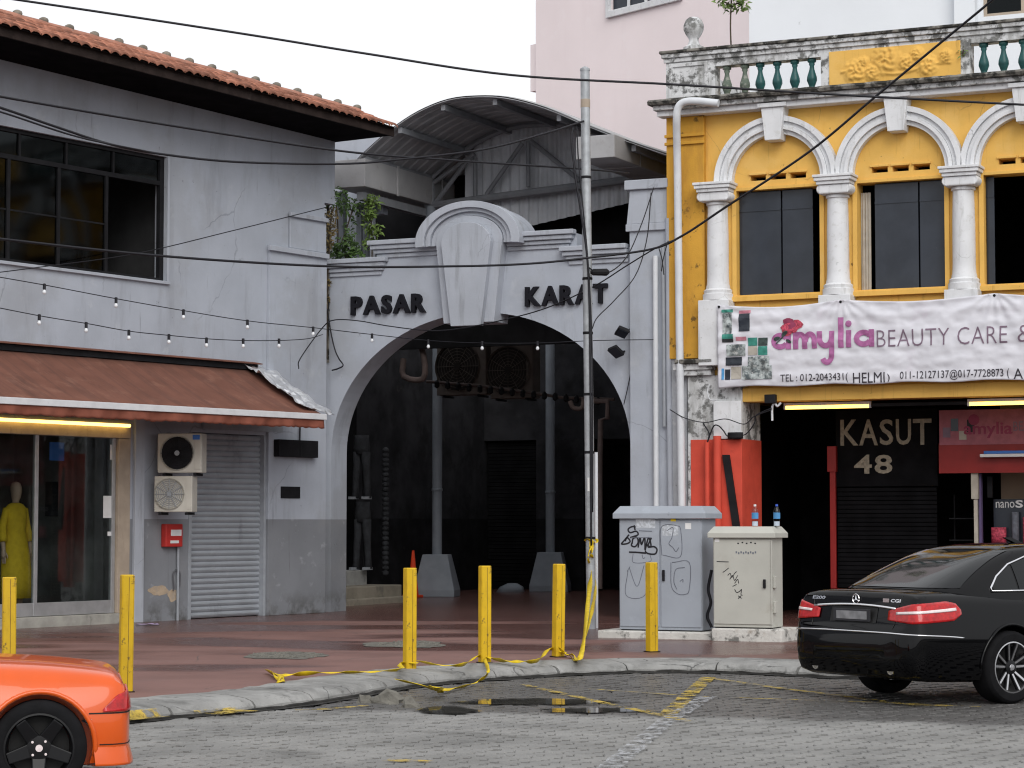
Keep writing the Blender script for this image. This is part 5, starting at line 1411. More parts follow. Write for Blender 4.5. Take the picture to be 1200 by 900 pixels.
# ---- banner with print
DB = .33
bw_tl, bw_bl = B(841, 358, DB), B(844, 457, DB)
XB0, XB1 = bw_tl[0], XE - .25
zB1 = (B(842, 358, DB)[1] + B(1180, 342, DB)[1])/2; zB0 = (B(845, 457, DB)[1] + B(1180, 442, DB)[1])/2
ties = [XB0, B(985, 350, DB)[0], B(1165, 341, DB)[0], XB1]
def wr(x, z):
    t = (z-zB0)/(zB1-zB0); o_ = 0
    for tx in ties:
        dx = x-tx; r_ = math.hypot(dx, (zB1-z)); th = math.atan2(dx, zB1-z+.05)
        o_ += .012*math.sin(th*16 + tx)*math.exp(-r_/0.9)
    o_ += .012*math.sin(z*26 + 1.2*math.sin(x*1.9) + .6*noise.noise((x*1.5, z*3, 0)))*(.35+.65*t)*.6
    o_ += .011*noise.noise((x*5.5 + z*3, z*9 - x*2, 8)) + .006*noise.noise((x*12, z*16, 5))
    o_ += .014*noise.noise((x*3.2, z*7, 3)) + .05*math.sin(math.pi*max(0, min(1, t)))*.3
    return -DB - o_
def sagz(x):      # scalloped top edge between the ties
    for a, b in zip(ties, ties[1:]):
        if a <= x <= b: return .07*math.sin(math.pi*(x-a)/(b-a))
    return 0
bn = fthing('banner', 'white wrinkled shop banner with purple lettering hung on the yellow house', 'banner', RF, 0, 0, 0)
rows = []
for i_ in range(220):
    x = lerp(XB0, XB1, i_/219); sz = sagz(x); row = []
    for j_ in range(50):
        t = j_/49; z = lerp(zB0 + .012*math.sin(x*5), zB1 - sz, t); row.append((x, wr(x, z), z))
    rows.append(row)
MB().grid(rows).build('cloth', M['banner'], bn, smooth=True).modifiers.new('thick', 'SOLIDIFY').thickness = -.004
def drape(mb, name, m, lift=.009, cuts=2):
    me = bpy.data.meshes.new('tmp'); me.from_pydata(mb.v, [], mb.f); bm = bmesh.new(); bm.from_mesh(me); bpy.data.meshes.remove(me)
    bmesh.ops.triangulate(bm, faces=bm.faces)
    for _ in range(cuts):
        long = [e for e in bm.edges if e.calc_length() > .05]
        if long: bmesh.ops.subdivide_edges(bm, edges=long, cuts=1); bmesh.ops.triangulate(bm, faces=bm.faces)
    for v_ in bm.verts: v_.co.y = wr(v_.co.x, v_.co.z) - lift
    me = bpy.data.meshes.new(name); bm.to_mesh(me); bm.free(); me.materials.append(m)
    o = bpy.data.objects.new(name, me); COL.objects.link(o); o.parent = bn; return o
def btext(s, u0, v0, u1, v1, m, bold=0.0, name='lettering', space=1.0, cap=None):
    xa, z_b = B(u0, v1, DB); xb = B(u1, v1, DB)[0]; z_t = B(u0, v0, DB)[1]
    slope = (B(u1, v1, DB)[1]-z_b)
    b = text_mb(s, 1.0, 0.0, bold, xb-xa, z_t-z_b, space)
    W_ = b.w; b.v = [(p[0]+xa, 0, p[2]+z_b) for p in b.v]
    return drape(b, name, m)
# big rounded word 'amylia' built from strokes
def stroke(pts, w):
    pts = [Vector((p[0], 0, p[1])) for p in pts]; mb = MB(); L_, R_ = [], []
    for k in range(len(pts)):
        t = pts[min(k+1, len(pts)-1)] - pts[max(k-1, 0)]; t.normalize(); n_ = Vector((-t.z, 0, t.x))
        L_.append(pts[k]+n_*w/2); R_.append(pts[k]-n_*w/2)
    mb.grid([L_, R_]); return mb
xh = B(930, 388, DB)[1] - B(930, 408, DB)[1]      # x-height
def bb(u, v): return B(u, v, DB)
zb_l = bb(940, 409)[1]; lx = bb(905, 400)[0]; wS = .085
def arcp(cx_, cz_, rx, rz, a0, a1, n=14): return [(cx_ + rx*math.cos(R(lerp(a0, a1, i_/n))), cz_ + rz*math.sin(R(lerp(a0, a1, i_/n)))) for i_ in range(n+1)]
S_ = []
zc_ = zb_l + xh/2; rr = xh/2 - .0
def lx_(u): return bb(u, 400)[0]
ax = (lx_(904)+lx_(926))/2; ar = (lx_(926)-lx_(904))/2 - wS/2
S_.append(stroke(arcp(ax, zc_, ar, rr-wS/2, 30, 330), wS)); S_.append(stroke([(lx_(924.5), zb_l), (lx_(924.5), zb_l+xh)], wS))
m0, m1 = lx_(930), lx_(953); mw = (m1-m0)/2
S_.append(stroke([(m0+.04, zb_l), (m0+.04, zb_l+xh)], wS))
for q in (0, 1): S_.append(stroke(arcp(m0+.04+mw*(q+.46), zb_l+xh-.16, mw*.46, .12, 180, 0) + [(m0+.04+mw*(q+.92), zb_l)], wS))
y0_, y1_ = lx_(958), lx_(978)
S_.append(stroke([(y0_+.04, zb_l+xh), (y0_+.04, zb_l+.16)] + arcp((y0_+y1_)/2, zb_l+.16, (y1_-y0_)/2-.04, .12, 180, 360), wS))
S_.append(stroke([(y1_-.04, zb_l+xh), (y1_-.04, zb_l-.08)] + arcp((y0_+y1_)/2+.02, zb_l-.10, (y1_-y0_)/2-.06, .12, 0, -150), wS))
S_.append(stroke([(lx_(986), zb_l), (lx_(986), bb(986, 372)[1])], wS)); S_.append(stroke([(lx_(995), zb_l), (lx_(995), zb_l+xh)], wS))
dd = MB(); dd.add([(lx_(995), 0, zb_l+xh+.10)] + [(lx_(995)+.052*math.cos(k*math.pi/6), 0, zb_l+xh+.10+.052*math.sin(k*math.pi/6)) for k in range(12)], [(0, 1+k, 1+(k+1) % 12) for k in range(12)]); S_.append(dd)
ax2 = (lx_(1002)+lx_(1023))/2
S_.append(stroke(arcp(ax2, zc_, ar, rr-wS/2, 30, 330), wS)); S_.append(stroke([(lx_(1022), zb_l), (lx_(1022), zb_l+xh)], wS))
for q, s_ in enumerate(S_): drape(s_, 'lettering', M['purple'], .0095+.0004*q)
btext('BEAUTY CARE', 1028, 387, 1181, 407, M['greyprint'], -.012, space=1.05)
btext('&', 1193, 381, 1211, 401, M['greyprint'], -.012)
btext('SPA', 1222, 379, 1258, 400, M['greyprint'], -.012) if False else None
btext('TEL : 012-2043431(', 915, 439, 994, 450, M['inkprint'], .0)
btext('HELMI', 1000, 437, 1037, 449, M['inkprint'], .0); btext(')', 1040, 438, 1043, 448, M['inkprint'], .0)
btext('011-12127137@017-7728873 (', 1055, 435, 1183, 447, M['inkprint'], .0); btext('A', 1188, 432, 1199, 444, M['inkprint'], .0)
# rose over the first letter
rx, rz0 = bb(926, 383)
for q in range(9):
    a = q*2.4; r_ = .02 + .012*q
    pts = MB(); cxx, czz = rx + math.cos(a)*r_, rz0 + math.sin(a)*r_*.8; rr_ = .05 + .006*q
    pts.add([(cxx, 0, czz)] + [(cxx+rr_*math.cos(k*.63)*(1+.2*math.sin(k*2+q)), 0, czz+rr_*.8*math.sin(k*.63)) for k in range(10)], [(0, 1+k, 1+(k+1) % 10) for k in range(10)])
    drape(pts, 'rose_petal', M['rose' if q % 3 else 'signink'], .020 - .0006*q)
for q, (u, v, ru, rv, an) in enumerate(((920, 391, 5, 2.6, 40), (911, 397, 4.5, 2.4, 15), (925, 400, 4, 2, -30))):
    c0 = bb(u, v); a = R(an); pts = MB(); rw, rh_ = ru*.0125, rv*.0125
    pr_ = [(c0[0]+rw*math.cos(k*.63)*math.cos(a)-rh_*math.sin(k*.63)*math.sin(a), 0, c0[1]+rw*math.cos(k*.63)*math.sin(a)+rh_*math.sin(k*.63)*math.cos(a)) for k in range(10)]
    pts.add([(c0[0], 0, c0[1])] + pr_, [(0, 1+k, 1+(k+1) % 10) for k in range(10)]); drape(pts, 'rose_leaf', M['leafprint'], .0215+.0004*q)
drape(stroke([bb(910, 403), bb(917, 396), bb(922, 390)], .018), 'rose_stem', M['leafprint'], .0208)
# product pictures at the banner's left end
M['collage'] = mat('photo_print', (.30, .33, .33), .6, .75, 9, 0, stains=(((.06,.08,.09), 14, .5, .6, .8), ((.6,.6,.58), 11, .58, .66, .8)))
M['teal'] = mat('teal_print', (.05, .25, .20), .6, .2, 9, 0); M['pinkprint'] = mat('pink_print', (.55, .22, .28), .6, .2, 9, 0); M['cyan'] = mat('cyan_print', (.08, .28, .55), .6, .2, 9, 0)
pics = [(846, 363, 859, 366, 'teal'), (847, 367, 858, 391, 'collage'), (847, 392, 860, 397, 'teal'), (847, 397.5, 860, 401, 'denim'), (866, 364, 880, 367, 'pinkprint'), (866, 368, 879, 388, 'pane'), (863, 395, 875, 399, 'pinkprint'),
        (852, 404, 874, 417, 'collage'), (851, 419, 870, 428, 'pane'), (877, 396, 888, 405, 'teal'), (889, 396, 900, 405, 'leafprint'), (877, 406, 888, 416, 'curtain'), (889, 406, 900, 416, 'teal'), (877, 418, 902, 428, 'collage'), (870, 429, 905, 444, 'collage'),
        (846, 432, 849, 445, 'cyan'), (850, 433, 856, 445, 'denimdark'), (857, 430, 869, 444, 'curtain')]
for q, (u0, v0, u1, v1, mm) in enumerate(pics):
    xa, za_ = bb(u0, v0); xb, zb1 = bb(u1, v1); n_ = 4
    mb = MB().grid([[(lerp(xa, xb, i_/n_), 0, lerp(zb1, za_, j_/n_)) for j_ in range(n_+1)] for i_ in range(n_+1)])
    drape(mb, 'product_picture', M[mm], .0095+.0005*(q % 5), 1)
for tx in ties: MB().lathe([(.022, 0), (.022, .006), (.001, .007)], 10, (tx + (.03 if tx == XB0 else 0), wr(tx, zB1-.03)-.012, zB1-.035), 'y').build('eyelet', M['darkmetal'], bn)

# ------------------------------------------------------------------ pipes on the gate pillar
dp = []
for u, v, d in ((842, 121, .60), (815, 118.5, .62), (801, 120, .62), (794.5, 127, .62), (793, 140, .60), (793.2, 160, .50), (794, 200, .36), (795.5, 330, .34), (797.5, 480, .34), (799, 600, .34), (800, 730, .34)):
    x, z = AF.hit(u, v, d); dp.append(AF.w(x, -d, z))
tag(MB().tube(catmull(dp, 5), .062, 12).build('drain_pipe', M['pipewhite'], auto=50), 'white drain pipe bending off the yellow parapet down between the buildings', 'pipe')
pipe('conduit', [(768, 300), (768.5, 450), (769, 592), (769, 720)], .17, .045, M['pipewhite'], 'slim white conduit on the gate pillar', AF, 1)
pipe('cable_tray', [(777, 290), (778, 400), (778.5, 500)], .18, .03, M['pipegrey'], 'thin grey cable tray beside the white conduit', AF, 1)
pipe('cable_tray', [(783, 256), (784, 440), (786, 600)], .16, .05, M['greytrim'], 'broad grey pipe at the edge of the gate pillar', AF, 1)

# ------------------------------------------------------------------ buildings behind
pkF = Frame(at_y(628, 300, 64), -R(50))
pk_b = fthing('apartment_block', 'tall pale pink rendered building behind the gate', 'building', pkF)
K = pkF.hit
wx0, wz0 = K(716, 16); wx1 = K(800, -5)[0]
MB().slab([[(.0, 0), (K(905, 100)[0], 0), (K(905, 100)[0], 26), (.0, 26)], [(wx0, wz0), (wx1, wz0), (wx1, wz0+1.6), (wx0, wz0+1.6)]], 0, .4).build('wall', M['pinkwall'], pk_b)
box('wall', M['pinkwall'], pk_b, .0, .4, .41, 14, 0, 26)
MB().box(-.35, -.004, .1, 3, K(628, 105)[1], K(628, 50)[1]).build('duct', M['pinkwall'], pk_b)
fw = MB().slab([[(wx0-.12, wz0-.12), (wx1, wz0-.12), (wx1, wz0+1.7), (wx0-.12, wz0+1.7)], [(wx0+.02, wz0+.06), (wx1-.06, wz0+.06), (wx1-.06, wz0+1.6), (wx0+.02, wz0+1.6)]], -.10, -.003).build('window_frame', M['white'], pk_b, bevel=.01)
for k in range(4):
    a = lerp(wx0+.02, wx1-.06, k/4); b = lerp(wx0+.02, wx1-.06, (k+1)/4)
    box('pane', M['pane2'] if 'pane2' in M else M['pane'], fw, a+.03, b-.03, .05, .06, wz0+.08, wz0+1.58); box('mullion', M['white'], fw, b-.028, b+.028, -.02, .04, wz0+.062, wz0+1.598)
room(pk_b, wx0-.2, wx1+.2, wz0-.2, wz0+1.8, 2, M['roomdark'], y0=.42)
wbF = Frame(RF.w(0, 7.5, 0), RF.ang)
Wb = wbF.hit
wb_ = fthing('white_house', 'pale blue white rendered house behind the balustrade', 'building', wbF)
xw_0 = Wb(878, 60)[0]; xwin = Wb(1152, 10)[0]; zwn0 = Wb(1160, 19)[1]
MB().slab([[(xw_0, 0), (XE+6, 0), (XE+6, 17), (xw_0, 17)], [(xwin, zwn0), (XE+4, zwn0), (XE+4, zwn0+1.8), (xwin, zwn0+1.8)]], 0, .3).build('wall', M['whitewall'], wb_)
box('wall', M['whitewall'], wb_, xw_0, xw_0+.3, .31, 8, 0, 17)
room(wb_, xwin-.1, XE+4.1, zwn0-.1, zwn0+1.9, 2, M['black'], y0=.32)
fw = MB().slab([[(xwin, zwn0), (XE+4, zwn0), (XE+4, zwn0+1.8), (xwin, zwn0+1.8)], [(xwin+.06, zwn0+.06), (XE+3.94, zwn0+.06), (XE+3.94, zwn0+1.74), (xwin+.06, zwn0+1.74)]], .05, .12).build('window_frame', M['beige'], wb_)
for k in range(1, 8): xx = xwin + .75*k; box('mullion', M['beige'], fw, xx-.05, xx+.05, .055, .115, zwn0+.062, zwn0+1.738)
for k in range(0, 8): xx = xwin + .75*k; box('pane', M['tint'], fw, xx+.052, xx+.698, .08, .086, zwn0+.063, zwn0+1.737)
MB().box(Wb(1122, 10)[0], Wb(1146, 10)[0], -.25, -.003, Wb(1130, 40)[1], 17).build('pilaster', M['whitewall'], wb_)
# ------------------------------------------------------------------ street pole
pp_ = on_z(693, 737, SWZ)
YP = pp_.y
ptop = at_y(685.5, 83, YP)
pl = thing('street_pole', 'tall galvanised steel pole standing in front of the arch', 'pole', pp_)
dz = ptop.z - SWZ; dx = ptop.x - pp_.x
def polep(z): return Vector((dx*z/dz, 0, z))
MB().tube([polep(dz*k/14) for k in range(15)], .069, 18).build('shaft', M['galv'], pl, auto=50)
MB().lathe([(.074, 0), (.074, .03), (.03, .06), (.001, .062)], 18, polep(dz)).build('cap', M['galv'], pl)
for z_ in (1.3, 2.55, 3.4, 4.3, 5.1, 6.6): MB().lathe([(.071, 0), (.075, .005), (.075, .035), (.071, .04)], 18, polep(z_)).build('strap', M['darkmetal'], pl)
MB().lathe([(.0702, 0), (.0712, .004), (.0712, .12), (.0702, .124)], 18, polep(dz-.55)).build('paint_band', M['beige'], pl)
o = MB().box(-.035, .035, -.076, -.07, 0, .2).build('notice', M['paper'], pl); o.location = polep(2.0)
wp = on_z(699, 736, SWZ)
o = MB().tube([(0, 0, 0), (0, 0, at_y(699, 530, wp.y).z - SWZ)], .026, 10).build('ground_pipe', M['pipewhite']); o.location = wp; tag(o, 'thin cream pipe standing beside the street pole', 'pipe')

# ------------------------------------------------------------------ utility cabinets
CF = Frame(on_z(726, 742, SWZ+.06), AF.ang + R(1))
C = CF.hit
pt = on_z(700, 741, SWZ)
cb0 = C(697, 745, .12)[0]; cb1 = C(918, 745, .05)[0]
plh = fthing('cabinet_plinth', 'low white washed kerb under the two utility cabinets', 'plinth', CF)
xa, xb = C(726, 700)[0], C(823, 700)[0]
M['whitewash'] = mat('whitewash', (.55, .54, .51), .9, .1, 4, .4, 30, stains=((GRIME, 5, .52, .64, .8), ((.30,.24,.18), 3, .55, .7, .5)))
MB().box(C(700, 745, .1)[0], C(834, 745, .1)[0], -.10, .75, SWZ-.02, SWZ+.10).build('slab', M['whitewash'], plh, bevel=.02)
z2 = C(870, 746, .22)[1]
MB().box(C(834, 752, .22)[0]+.004, C(917, 752, .22)[0], -.25, .55, SWZ-.02, SWZ+.165).build('slab', M['whitewash'], plh, bevel=.02)
def cabinet(name, label, x0, x1, y0, dep, zb, zt_, cap_h, cap_o, m, doors):
    t = fthing(name, label, 'cabinet', CF, x0, y0, zb); W, H = x1-x0, zt_-zb-cap_h
    MB().box(0, W, 0, dep, 0, H).build('body', M[m], t, bevel=.006)
    MB().box(.02, W-.02, .012, dep-.02, -.0-.012, -.002).build('skirt', M['darkmetal'], t)
    b0 = [(-cap_o, -cap_o, H+.002), (W+cap_o, -cap_o, H+.002), (W+cap_o, dep+cap_o, H+.002), (-cap_o, dep+cap_o, H+.002)]
    b1 = [(p[0], p[1], H+cap_h*.42) for p in b0]; i_ = cap_o*1.1
    b2 = [(-cap_o+i_, -cap_o+i_, H+cap_h), (W+cap_o-i_, -cap_o+i_, H+cap_h), (W+cap_o-i_, dep+cap_o-i_, H+cap_h), (-cap_o+i_, dep+cap_o-i_, H+cap_h)]
    MB().loft([b0, b1, b2]).build('cap', M[m], t, bevel=.006)
    n = doors; out = []
    for k in range(n):
        a, b = W*k/n + .012, W*(k+1)/n - .012
        out.append(box('door', M[m], t, a, b, -.016, -.002, .04, H-.02, .006))
    return t, W, H, out
zt1 = C(775, 593, .05)[1]
cab1, W1c, H1c, d1 = cabinet('utility_cabinet', 'tall blue grey two door utility cabinet with black graffiti', xa, xb, 0, .55, SWZ+.115, zt1, .17, .07, 'cab1', 2)
x2a, x2b = C(836, 700, .2)[0], C(905, 700, .2)[0]
zt2 = C(870, 617, .2)[1]
cab2, W2c, H2c, d2 = cabinet('utility_cabinet', 'shorter beige grey utility cabinet carrying two water bottles', x2a, x2b, -.20, .45, SWZ+.18, zt2, .15, .06, 'cab2', 1)
for t_, W_, H_, dr in ((cab1, W1c, H1c, d1), (cab2, W2c, H2c, d2)):
    hx_ = W_*.53 if dr is d1 else W_*.86
    MB().box(hx_, hx_+.035, -.045, -.017, H_*.44, H_*.54).build('handle', M['darkmetal'], t_, bevel=.008)
for k in range(2): box('hinge', M['cab2'], cab2, W2c+.001, W2c+.035, .02, .12, H2c*(.16+.28*k), H2c*(.16+.28*k)+.16, .008)
for k in range(1): box('edge_strip', M['cab2'], cab2, W2c-.006, W2c+.012, -.03, -.017, .04, H2c-.03)
# graffiti and stickers (flat marks 1 mm proud)
def gmark(parent, pts, w, m, name='graffiti', y=-.0172, k=6):
    p = catmull([(a, 0, b) for a, b in pts], k); mb = MB(); Lr, Rr = [], []
    for i_ in range(len(p)):
        t = p[min(i_+1, len(p)-1)] - p[max(i_-1, 0)]
        if t.length < 1e-6: t = Vector((1, 0, 0))
        t.normalize(); n_ = Vector((-t.z, 0, t.x))
        Lr.append(p[i_]+n_*w/2); Rr.append(p[i_]-n_*w/2)
    mb.grid([Rr, Lr]); mb.v = [(a, y, c) for a, b, c in mb.v]; return mb.build(name, m, parent)
def g1(u, v):      # spot on the front of the tall cabinet
    x, z = C(u, v, .016); return (x-xa, z-SWZ-.115)
def zz(f, l): return [f(700 + a/4.2875, 560 + b/4.2857) for a, b in l]
GR = [  # traced from the marker tag: upper squiggle, then letters
  [(200, 248), (175, 245), (155, 258), (165, 275), (195, 268), (205, 285), (180, 295), (165, 300)],
  [(185, 238), (190, 262)],
  [(160, 285), (135, 315), (122, 332), (150, 330), (165, 318), (150, 300), (140, 318)],
  [(175, 325), (172, 340), (190, 345), (205, 325), (200, 300), (180, 305), (175, 330)],
  [(205, 350), (215, 300), (222, 335), (238, 300), (240, 360)],
  [(240, 365), (258, 300), (270, 345), (245, 335)],
  [(272, 300), (255, 345), (285, 345), (300, 360), (290, 382), (255, 380), (240, 368)],
  [(160, 373), (200, 374), (245, 378)]]
for q, l in enumerate(GR): gmark(cab1, zz(g1, l), .022, M['ink'], y=-.0172-.0004*q)
for q, l in enumerate([[(180, 380), (182, 425), (265, 420), (265, 385)], [(225, 385), (230, 405), (240, 400)], [(155, 460), (145, 590), (240, 588), (243, 440)], [(160, 450), (200, 545), (235, 440)],
    [(150, 470), (165, 445)], [(325, 390), (320, 250), (400, 240), (420, 270), (418, 395), (330, 388)], [(350, 265), (380, 250), (375, 300), (360, 330), (380, 350), (395, 370), (410, 350)],
    [(370, 425), (372, 540), (400, 580), (440, 585), (462, 560), (462, 425), (375, 425)], [(440, 450), (395, 460), (385, 520), (400, 560)], [(415, 520), (430, 510), (430, 525)], [(170, 300), (270, 300)], [(210, 265), (275, 268)]]):
    gmark(cab1, zz(g1, l), .010, M['inkgrey'], y=-.0171-.0003*q)
def patch(parent, f, u0, v0, u1, v1, m, y, name='sticker'):
    (a, t), (b, l) = f(u0, v0), f(u1, v1); return MB().add([(a, y, l), (b, y, l), (b, y, t), (a, y, t)], [(0, 1, 2, 3)]).build(name, m, parent)
M['stick'] = mat('sticker_print', (.45, .48, .52), .7, .25, 30, 0)
patch(cab1, g1, 745, 607, 768, 619, M['stick'], -.0176); patch(cab1, g1, 776, 615, 795, 628, M['stick'], -.0167); patch(cab1, g1, 786, 607, 792, 611, M['tape'], -.0168); patch(cab1, g1, 803, 613, 810, 620, M['paper'], -.0168)
def g2(u, v):
    x, z = C(u, v, .216); return (x-x2a, z-SWZ-.18)
for q, l in enumerate([[(660, 452), (645, 465), (630, 475)], [(655, 490), (668, 480), (675, 500), (690, 480), (700, 470)], [(665, 510), (680, 490), (690, 515), (705, 490)], [(690, 530), (705, 510), (710, 530)], [(680, 545), (700, 535)],
    [(690, 560), (700, 575), (715, 570), (725, 560), (722, 585), (730, 590)], [(708, 592), (725, 605)], [(722, 592), (708, 606)], [(600, 420), (660, 422)]]): gmark(cab2, zz(g2, l), .010, M['ink'], y=-.0172-.0003*q)
for q in range(9): patch(cab2, g2, 862 + 2.8*q, 646 + (q % 2), 863.8 + 2.8*q, 648.5 + (q % 2), M['inkgrey'], -.0169)
for q in range(5): patch(cab2, g2, 864 + 5*q, 636 - (q % 2), 866 + 5*q, 637.6 - (q % 2), M['ink'], -.0169)
patch(cab2, g2, 838, 631, 843, 635, M['paper'], -.0169)
# bottles on the shorter cabinet
for k, (u, lab) in enumerate(((884, 'water bottle on the beige cabinet, left of the two'), (909.5, 'water bottle on the beige cabinet, right one at the edge'))):
    x_, _ = C(u, 610, .05); t = fthing('water_bottle', lab, 'bottle', CF, x_, -.02, zt2+.002, 'bottles on the cabinet')
    hb_ = .29
    MB().lathe([(.040, 0), (.043, .01), (.041, .07), (.043, .09), (.043, .19), (.036, .225), (.015, .255), (.015, .27)], 16).build('body', M['bottle'], t, smooth=True)
    MB().lathe([(.0445, .10), (.0445, .18)], 16, cap=False).build('label_band', M['cyan'], t, smooth=True); MB().lathe([(.038, .006), (.038, .065), (.001, .066)], 14).build('water', M['pipewhite'], t)
    MB().lathe([(.018, .262), (.018, .288), (.001, .289)], 12).build('cap', M['bottlecap' if k else 'paper'], t)
# rope-like black cables hanging between the cabinets
pipe('black_lead', [(834, 668), (830, 690), (833, 706), (829, 722), (834, 735)], -.15, .02, M['cable'], 'black cables tangled between the two cabinets', CF, 5, 'cable')

# ------------------------------------------------------------------ bollards
M['seam'] = mat('rusty_seam', (.14, .085, .02), .8, .5, 6, .1)
def bollard_proto():
    t = thing('bollard', '', 'bollard', group='yellow bollards along the kerb')
    s = .058; h = 1.07; c = .012
    ringp = [(-s+c, -s), (s-c, -s), (s, -s+c), (s, s-c), (s-c, s), (-s+c, s), (-s, s-c), (-s, -s+c)]
    MB().loft([[(p[0], p[1], z_) for p in ringp] for z_ in (0, .25, .5, .75, h-.01)] + [[(p[0]*.9, p[1]*.9, h) for p in ringp]]).build('post', M['bollard'], t, auto=30)
    MB().box(.004, .009, -s-.001, -s+.004, .02, h-.02).build('weld_seam', M['seam'], t)
    box('foot_plate', M['wood'], t, -s-.015, s+.015, -s-.015, s+.015, -.01, .012, .003)
    return t
bp0 = bollard_proto()
spots = [((10, 820), 42, 'yellow bollard at the left edge behind the orange car'), ((147, 811), 46, 'rust spotted yellow bollard just right of the orange car'), ((480, 785), 52, 'yellow bollard in front of the near column, its foot wrapped in tape'),
         ((568, 777), 48, 'yellow bollard in the middle of the arch opening'), ((654, 770), 55, 'yellow bollard just left of the street pole'), ((764, 764), 58, 'yellow bollard in front of the tall utility cabinet')]
for k, ((u, v), rz, lab) in enumerate(spots):
    o = bp0 if k == 0 else copy_tree(bp0)
    o.location = on_z(u, v, SWZ); o.rotation_euler = (R(random.uniform(-1.3, 1.3)), R(random.uniform(-1.3, 1.3)), -R(25) + R(rz)); o['label'] = lab
BOL = [on_z(*s_[0], SWZ) for s_ in spots]

# ------------------------------------------------------------------ yellow tape
def ribbon(name, pts, w, label, tw=3.0, k=8, m='tape', roll=0):
    p = catmull(pts, k); mb = MB(); rows = []
    for i_ in range(len(p)):
        t = (p[min(i_+1, len(p)-1)] - p[max(i_-1, 0)])
        if t.length < 1e-7: t = Vector((1, 0, 0))
        t.normalize(); a = t.cross(Vector((0, 0, 1)));
        if a.length < 1e-3: a = Vector((1, 0, 0))
        a.normalize(); b = a.cross(t); th = roll + .35 + .5*math.sin(i_*.18*tw) + noise.noise((i_*.15, w*90, 2))*.8
        d = a*math.cos(th) + b*math.sin(th); ww = w*(.6+.5*abs(noise.noise((i_*.3, 5, w*50))))
        rows.append([p[i_]-d*ww/2, p[i_]+d*ww*.08+b*.006, p[i_]+d*ww/2])
    o = mb.grid(rows).build(name, M[m], smooth=True); o.modifiers.new('thick', 'SOLIDIFY').thickness = .002
    return tag(o, label, 'tape')
def kp(u, v, z=.16): return on_z(u, v, z)
ribbon('barrier_tape', [kp(312, 786, .15), kp(330, 791, .16), kp(360, 789, .17), kp(400, 788, .155), kp(440, 787, .17), kp(470, 784, .20), BOL[2]+Vector((-.1, -.1, .07)), BOL[2]+Vector((.1, -.1, .08))], .075, 'yellow barrier tape lying on the kerb left of the bollards')
ribbon('barrier_tape', [kp(318, 788, .16), kp(325, 794, .15), kp(333, 797, .15), kp(326, 799, .15), kp(330, 792, .17)], .07, 'bunched tape end on the kerb')
ribbon('barrier_tape', [BOL[2]+Vector((.08, -.08, .10)), kp(520, 780, .18), kp(545, 778, .19), BOL[3]+Vector((-.08, -.09, .08)), BOL[3]+Vector((.08, -.09, .06))], .06, 'yellow tape stretched between the third and fourth bollards')
ribbon('barrier_tape', [BOL[3]+Vector((.08, -.08, .05)), kp(600, 775, .17), kp(630, 774, .18), BOL[4]+Vector((-.1, -.1, .10)), BOL[4]+Vector((.09, -.1, .05))], .07, 'yellow tape between the middle bollard and the one by the pole')
ribbon('barrier_tape', [BOL[4]+Vector((.05, -.1, .05)), kp(672, 768, .16), kp(682, 763, .25), Vector((pp_.x-.02, pp_.y-.35, .9)), Vector((pp_.x+.0, pp_.y-.14, 1.2)), Vector((pp_.x, pp_.y-.09, 1.42))], .09, 'yellow tape pulled up from the bollard foot to the street pole', k=12)
ribbon('barrier_tape', [BOL[4]+Vector((.0, -.12, .12)), kp(668, 769, .14), kp(680, 766, .2), Vector((pp_.x+.05, pp_.y-.30, .7)), Vector((pp_.x-.05, pp_.y-.16, 1.15)), Vector((pp_.x+.04, pp_.y-.085, 1.40))], .06, 'second strand of yellow tape hanging on the street pole', k=12)
ribbon('barrier_tape', [Vector((pp_.x+.09*math.cos(a), pp_.y+.09*math.sin(a), 1.40+.02*math.sin(a*2))) for a in [q*.5 for q in range(14)]], .06, 'yellow tape wound round the street pole', k=3)
ribbon('barrier_tape', [kp(463, 796, .17), kp(490, 802, .13), kp(512, 808, .06), kp(530, 807, .03), kp(555, 801, .03), kp(568, 793, .10), kp(572, 785, .17), BOL[3]+Vector((.0, -.10, .05))], .05, 'loop of yellow tape hanging off the kerb onto the road')
o = ribbon('barrier_tape', [kp(505, 806, .10), kp(512, 806, .11), kp(517, 810, .05), kp(511, 808, .08)], .09, 'knot of yellow tape at the kerb face')

# ------------------------------------------------------------------ overhead cables
def cable(pxs, r, label, m='cable', Y=None, Fd=None, k=8, cat='cable'):
    """px points either at world distance Y (number or list) or on plane (frame, d)"""
    pts = []
    for q, (u, v) in enumerate(pxs):
        if Fd: x, z = Fd[0].hit(u, v, Fd[1]); pts.append(Fd[0].w(x, -Fd[1], z))
        else: pts.append(at_y(u, v, Y[q] if isinstance(Y, (list, tuple)) else Y))
    if pxs[0][0] < 0:
        dv = pts[0]-pts[1]; pts = [pts[0] + dv*q for q in range(max(1, int(16/dv.length)), 0, -1)] + pts
    if pxs[-1][0] > 1200 or pxs[-1][1] < 0:
        dv = pts[-1]-pts[-2]; pts += [pts[-1] + dv*q for q in range(1, 1 + max(1, int(14/dv.length)))]
    o = MB().tube(catmull(pts, k), r*.82, 6).build('cable', M[m], smooth=True); return tag(o, label, cat)
cable([(-60, -12), (130, 16), (300, 42), (430, 63), (600, 88), (790, 99), (1000, 112), (1280, 127)], .018, 'topmost overhead cable crossing the sky and the yellow parapet', Y=27)
cable([(-60, 100), (0, 113), (200, 147), (400, 177), (533, 188), (683, 198), (737, 203)], .020, 'overhead cable passing the eaves and ending behind the pole', Y=[26, 27, 29.5, 32, 33.5, 35, 35.8])
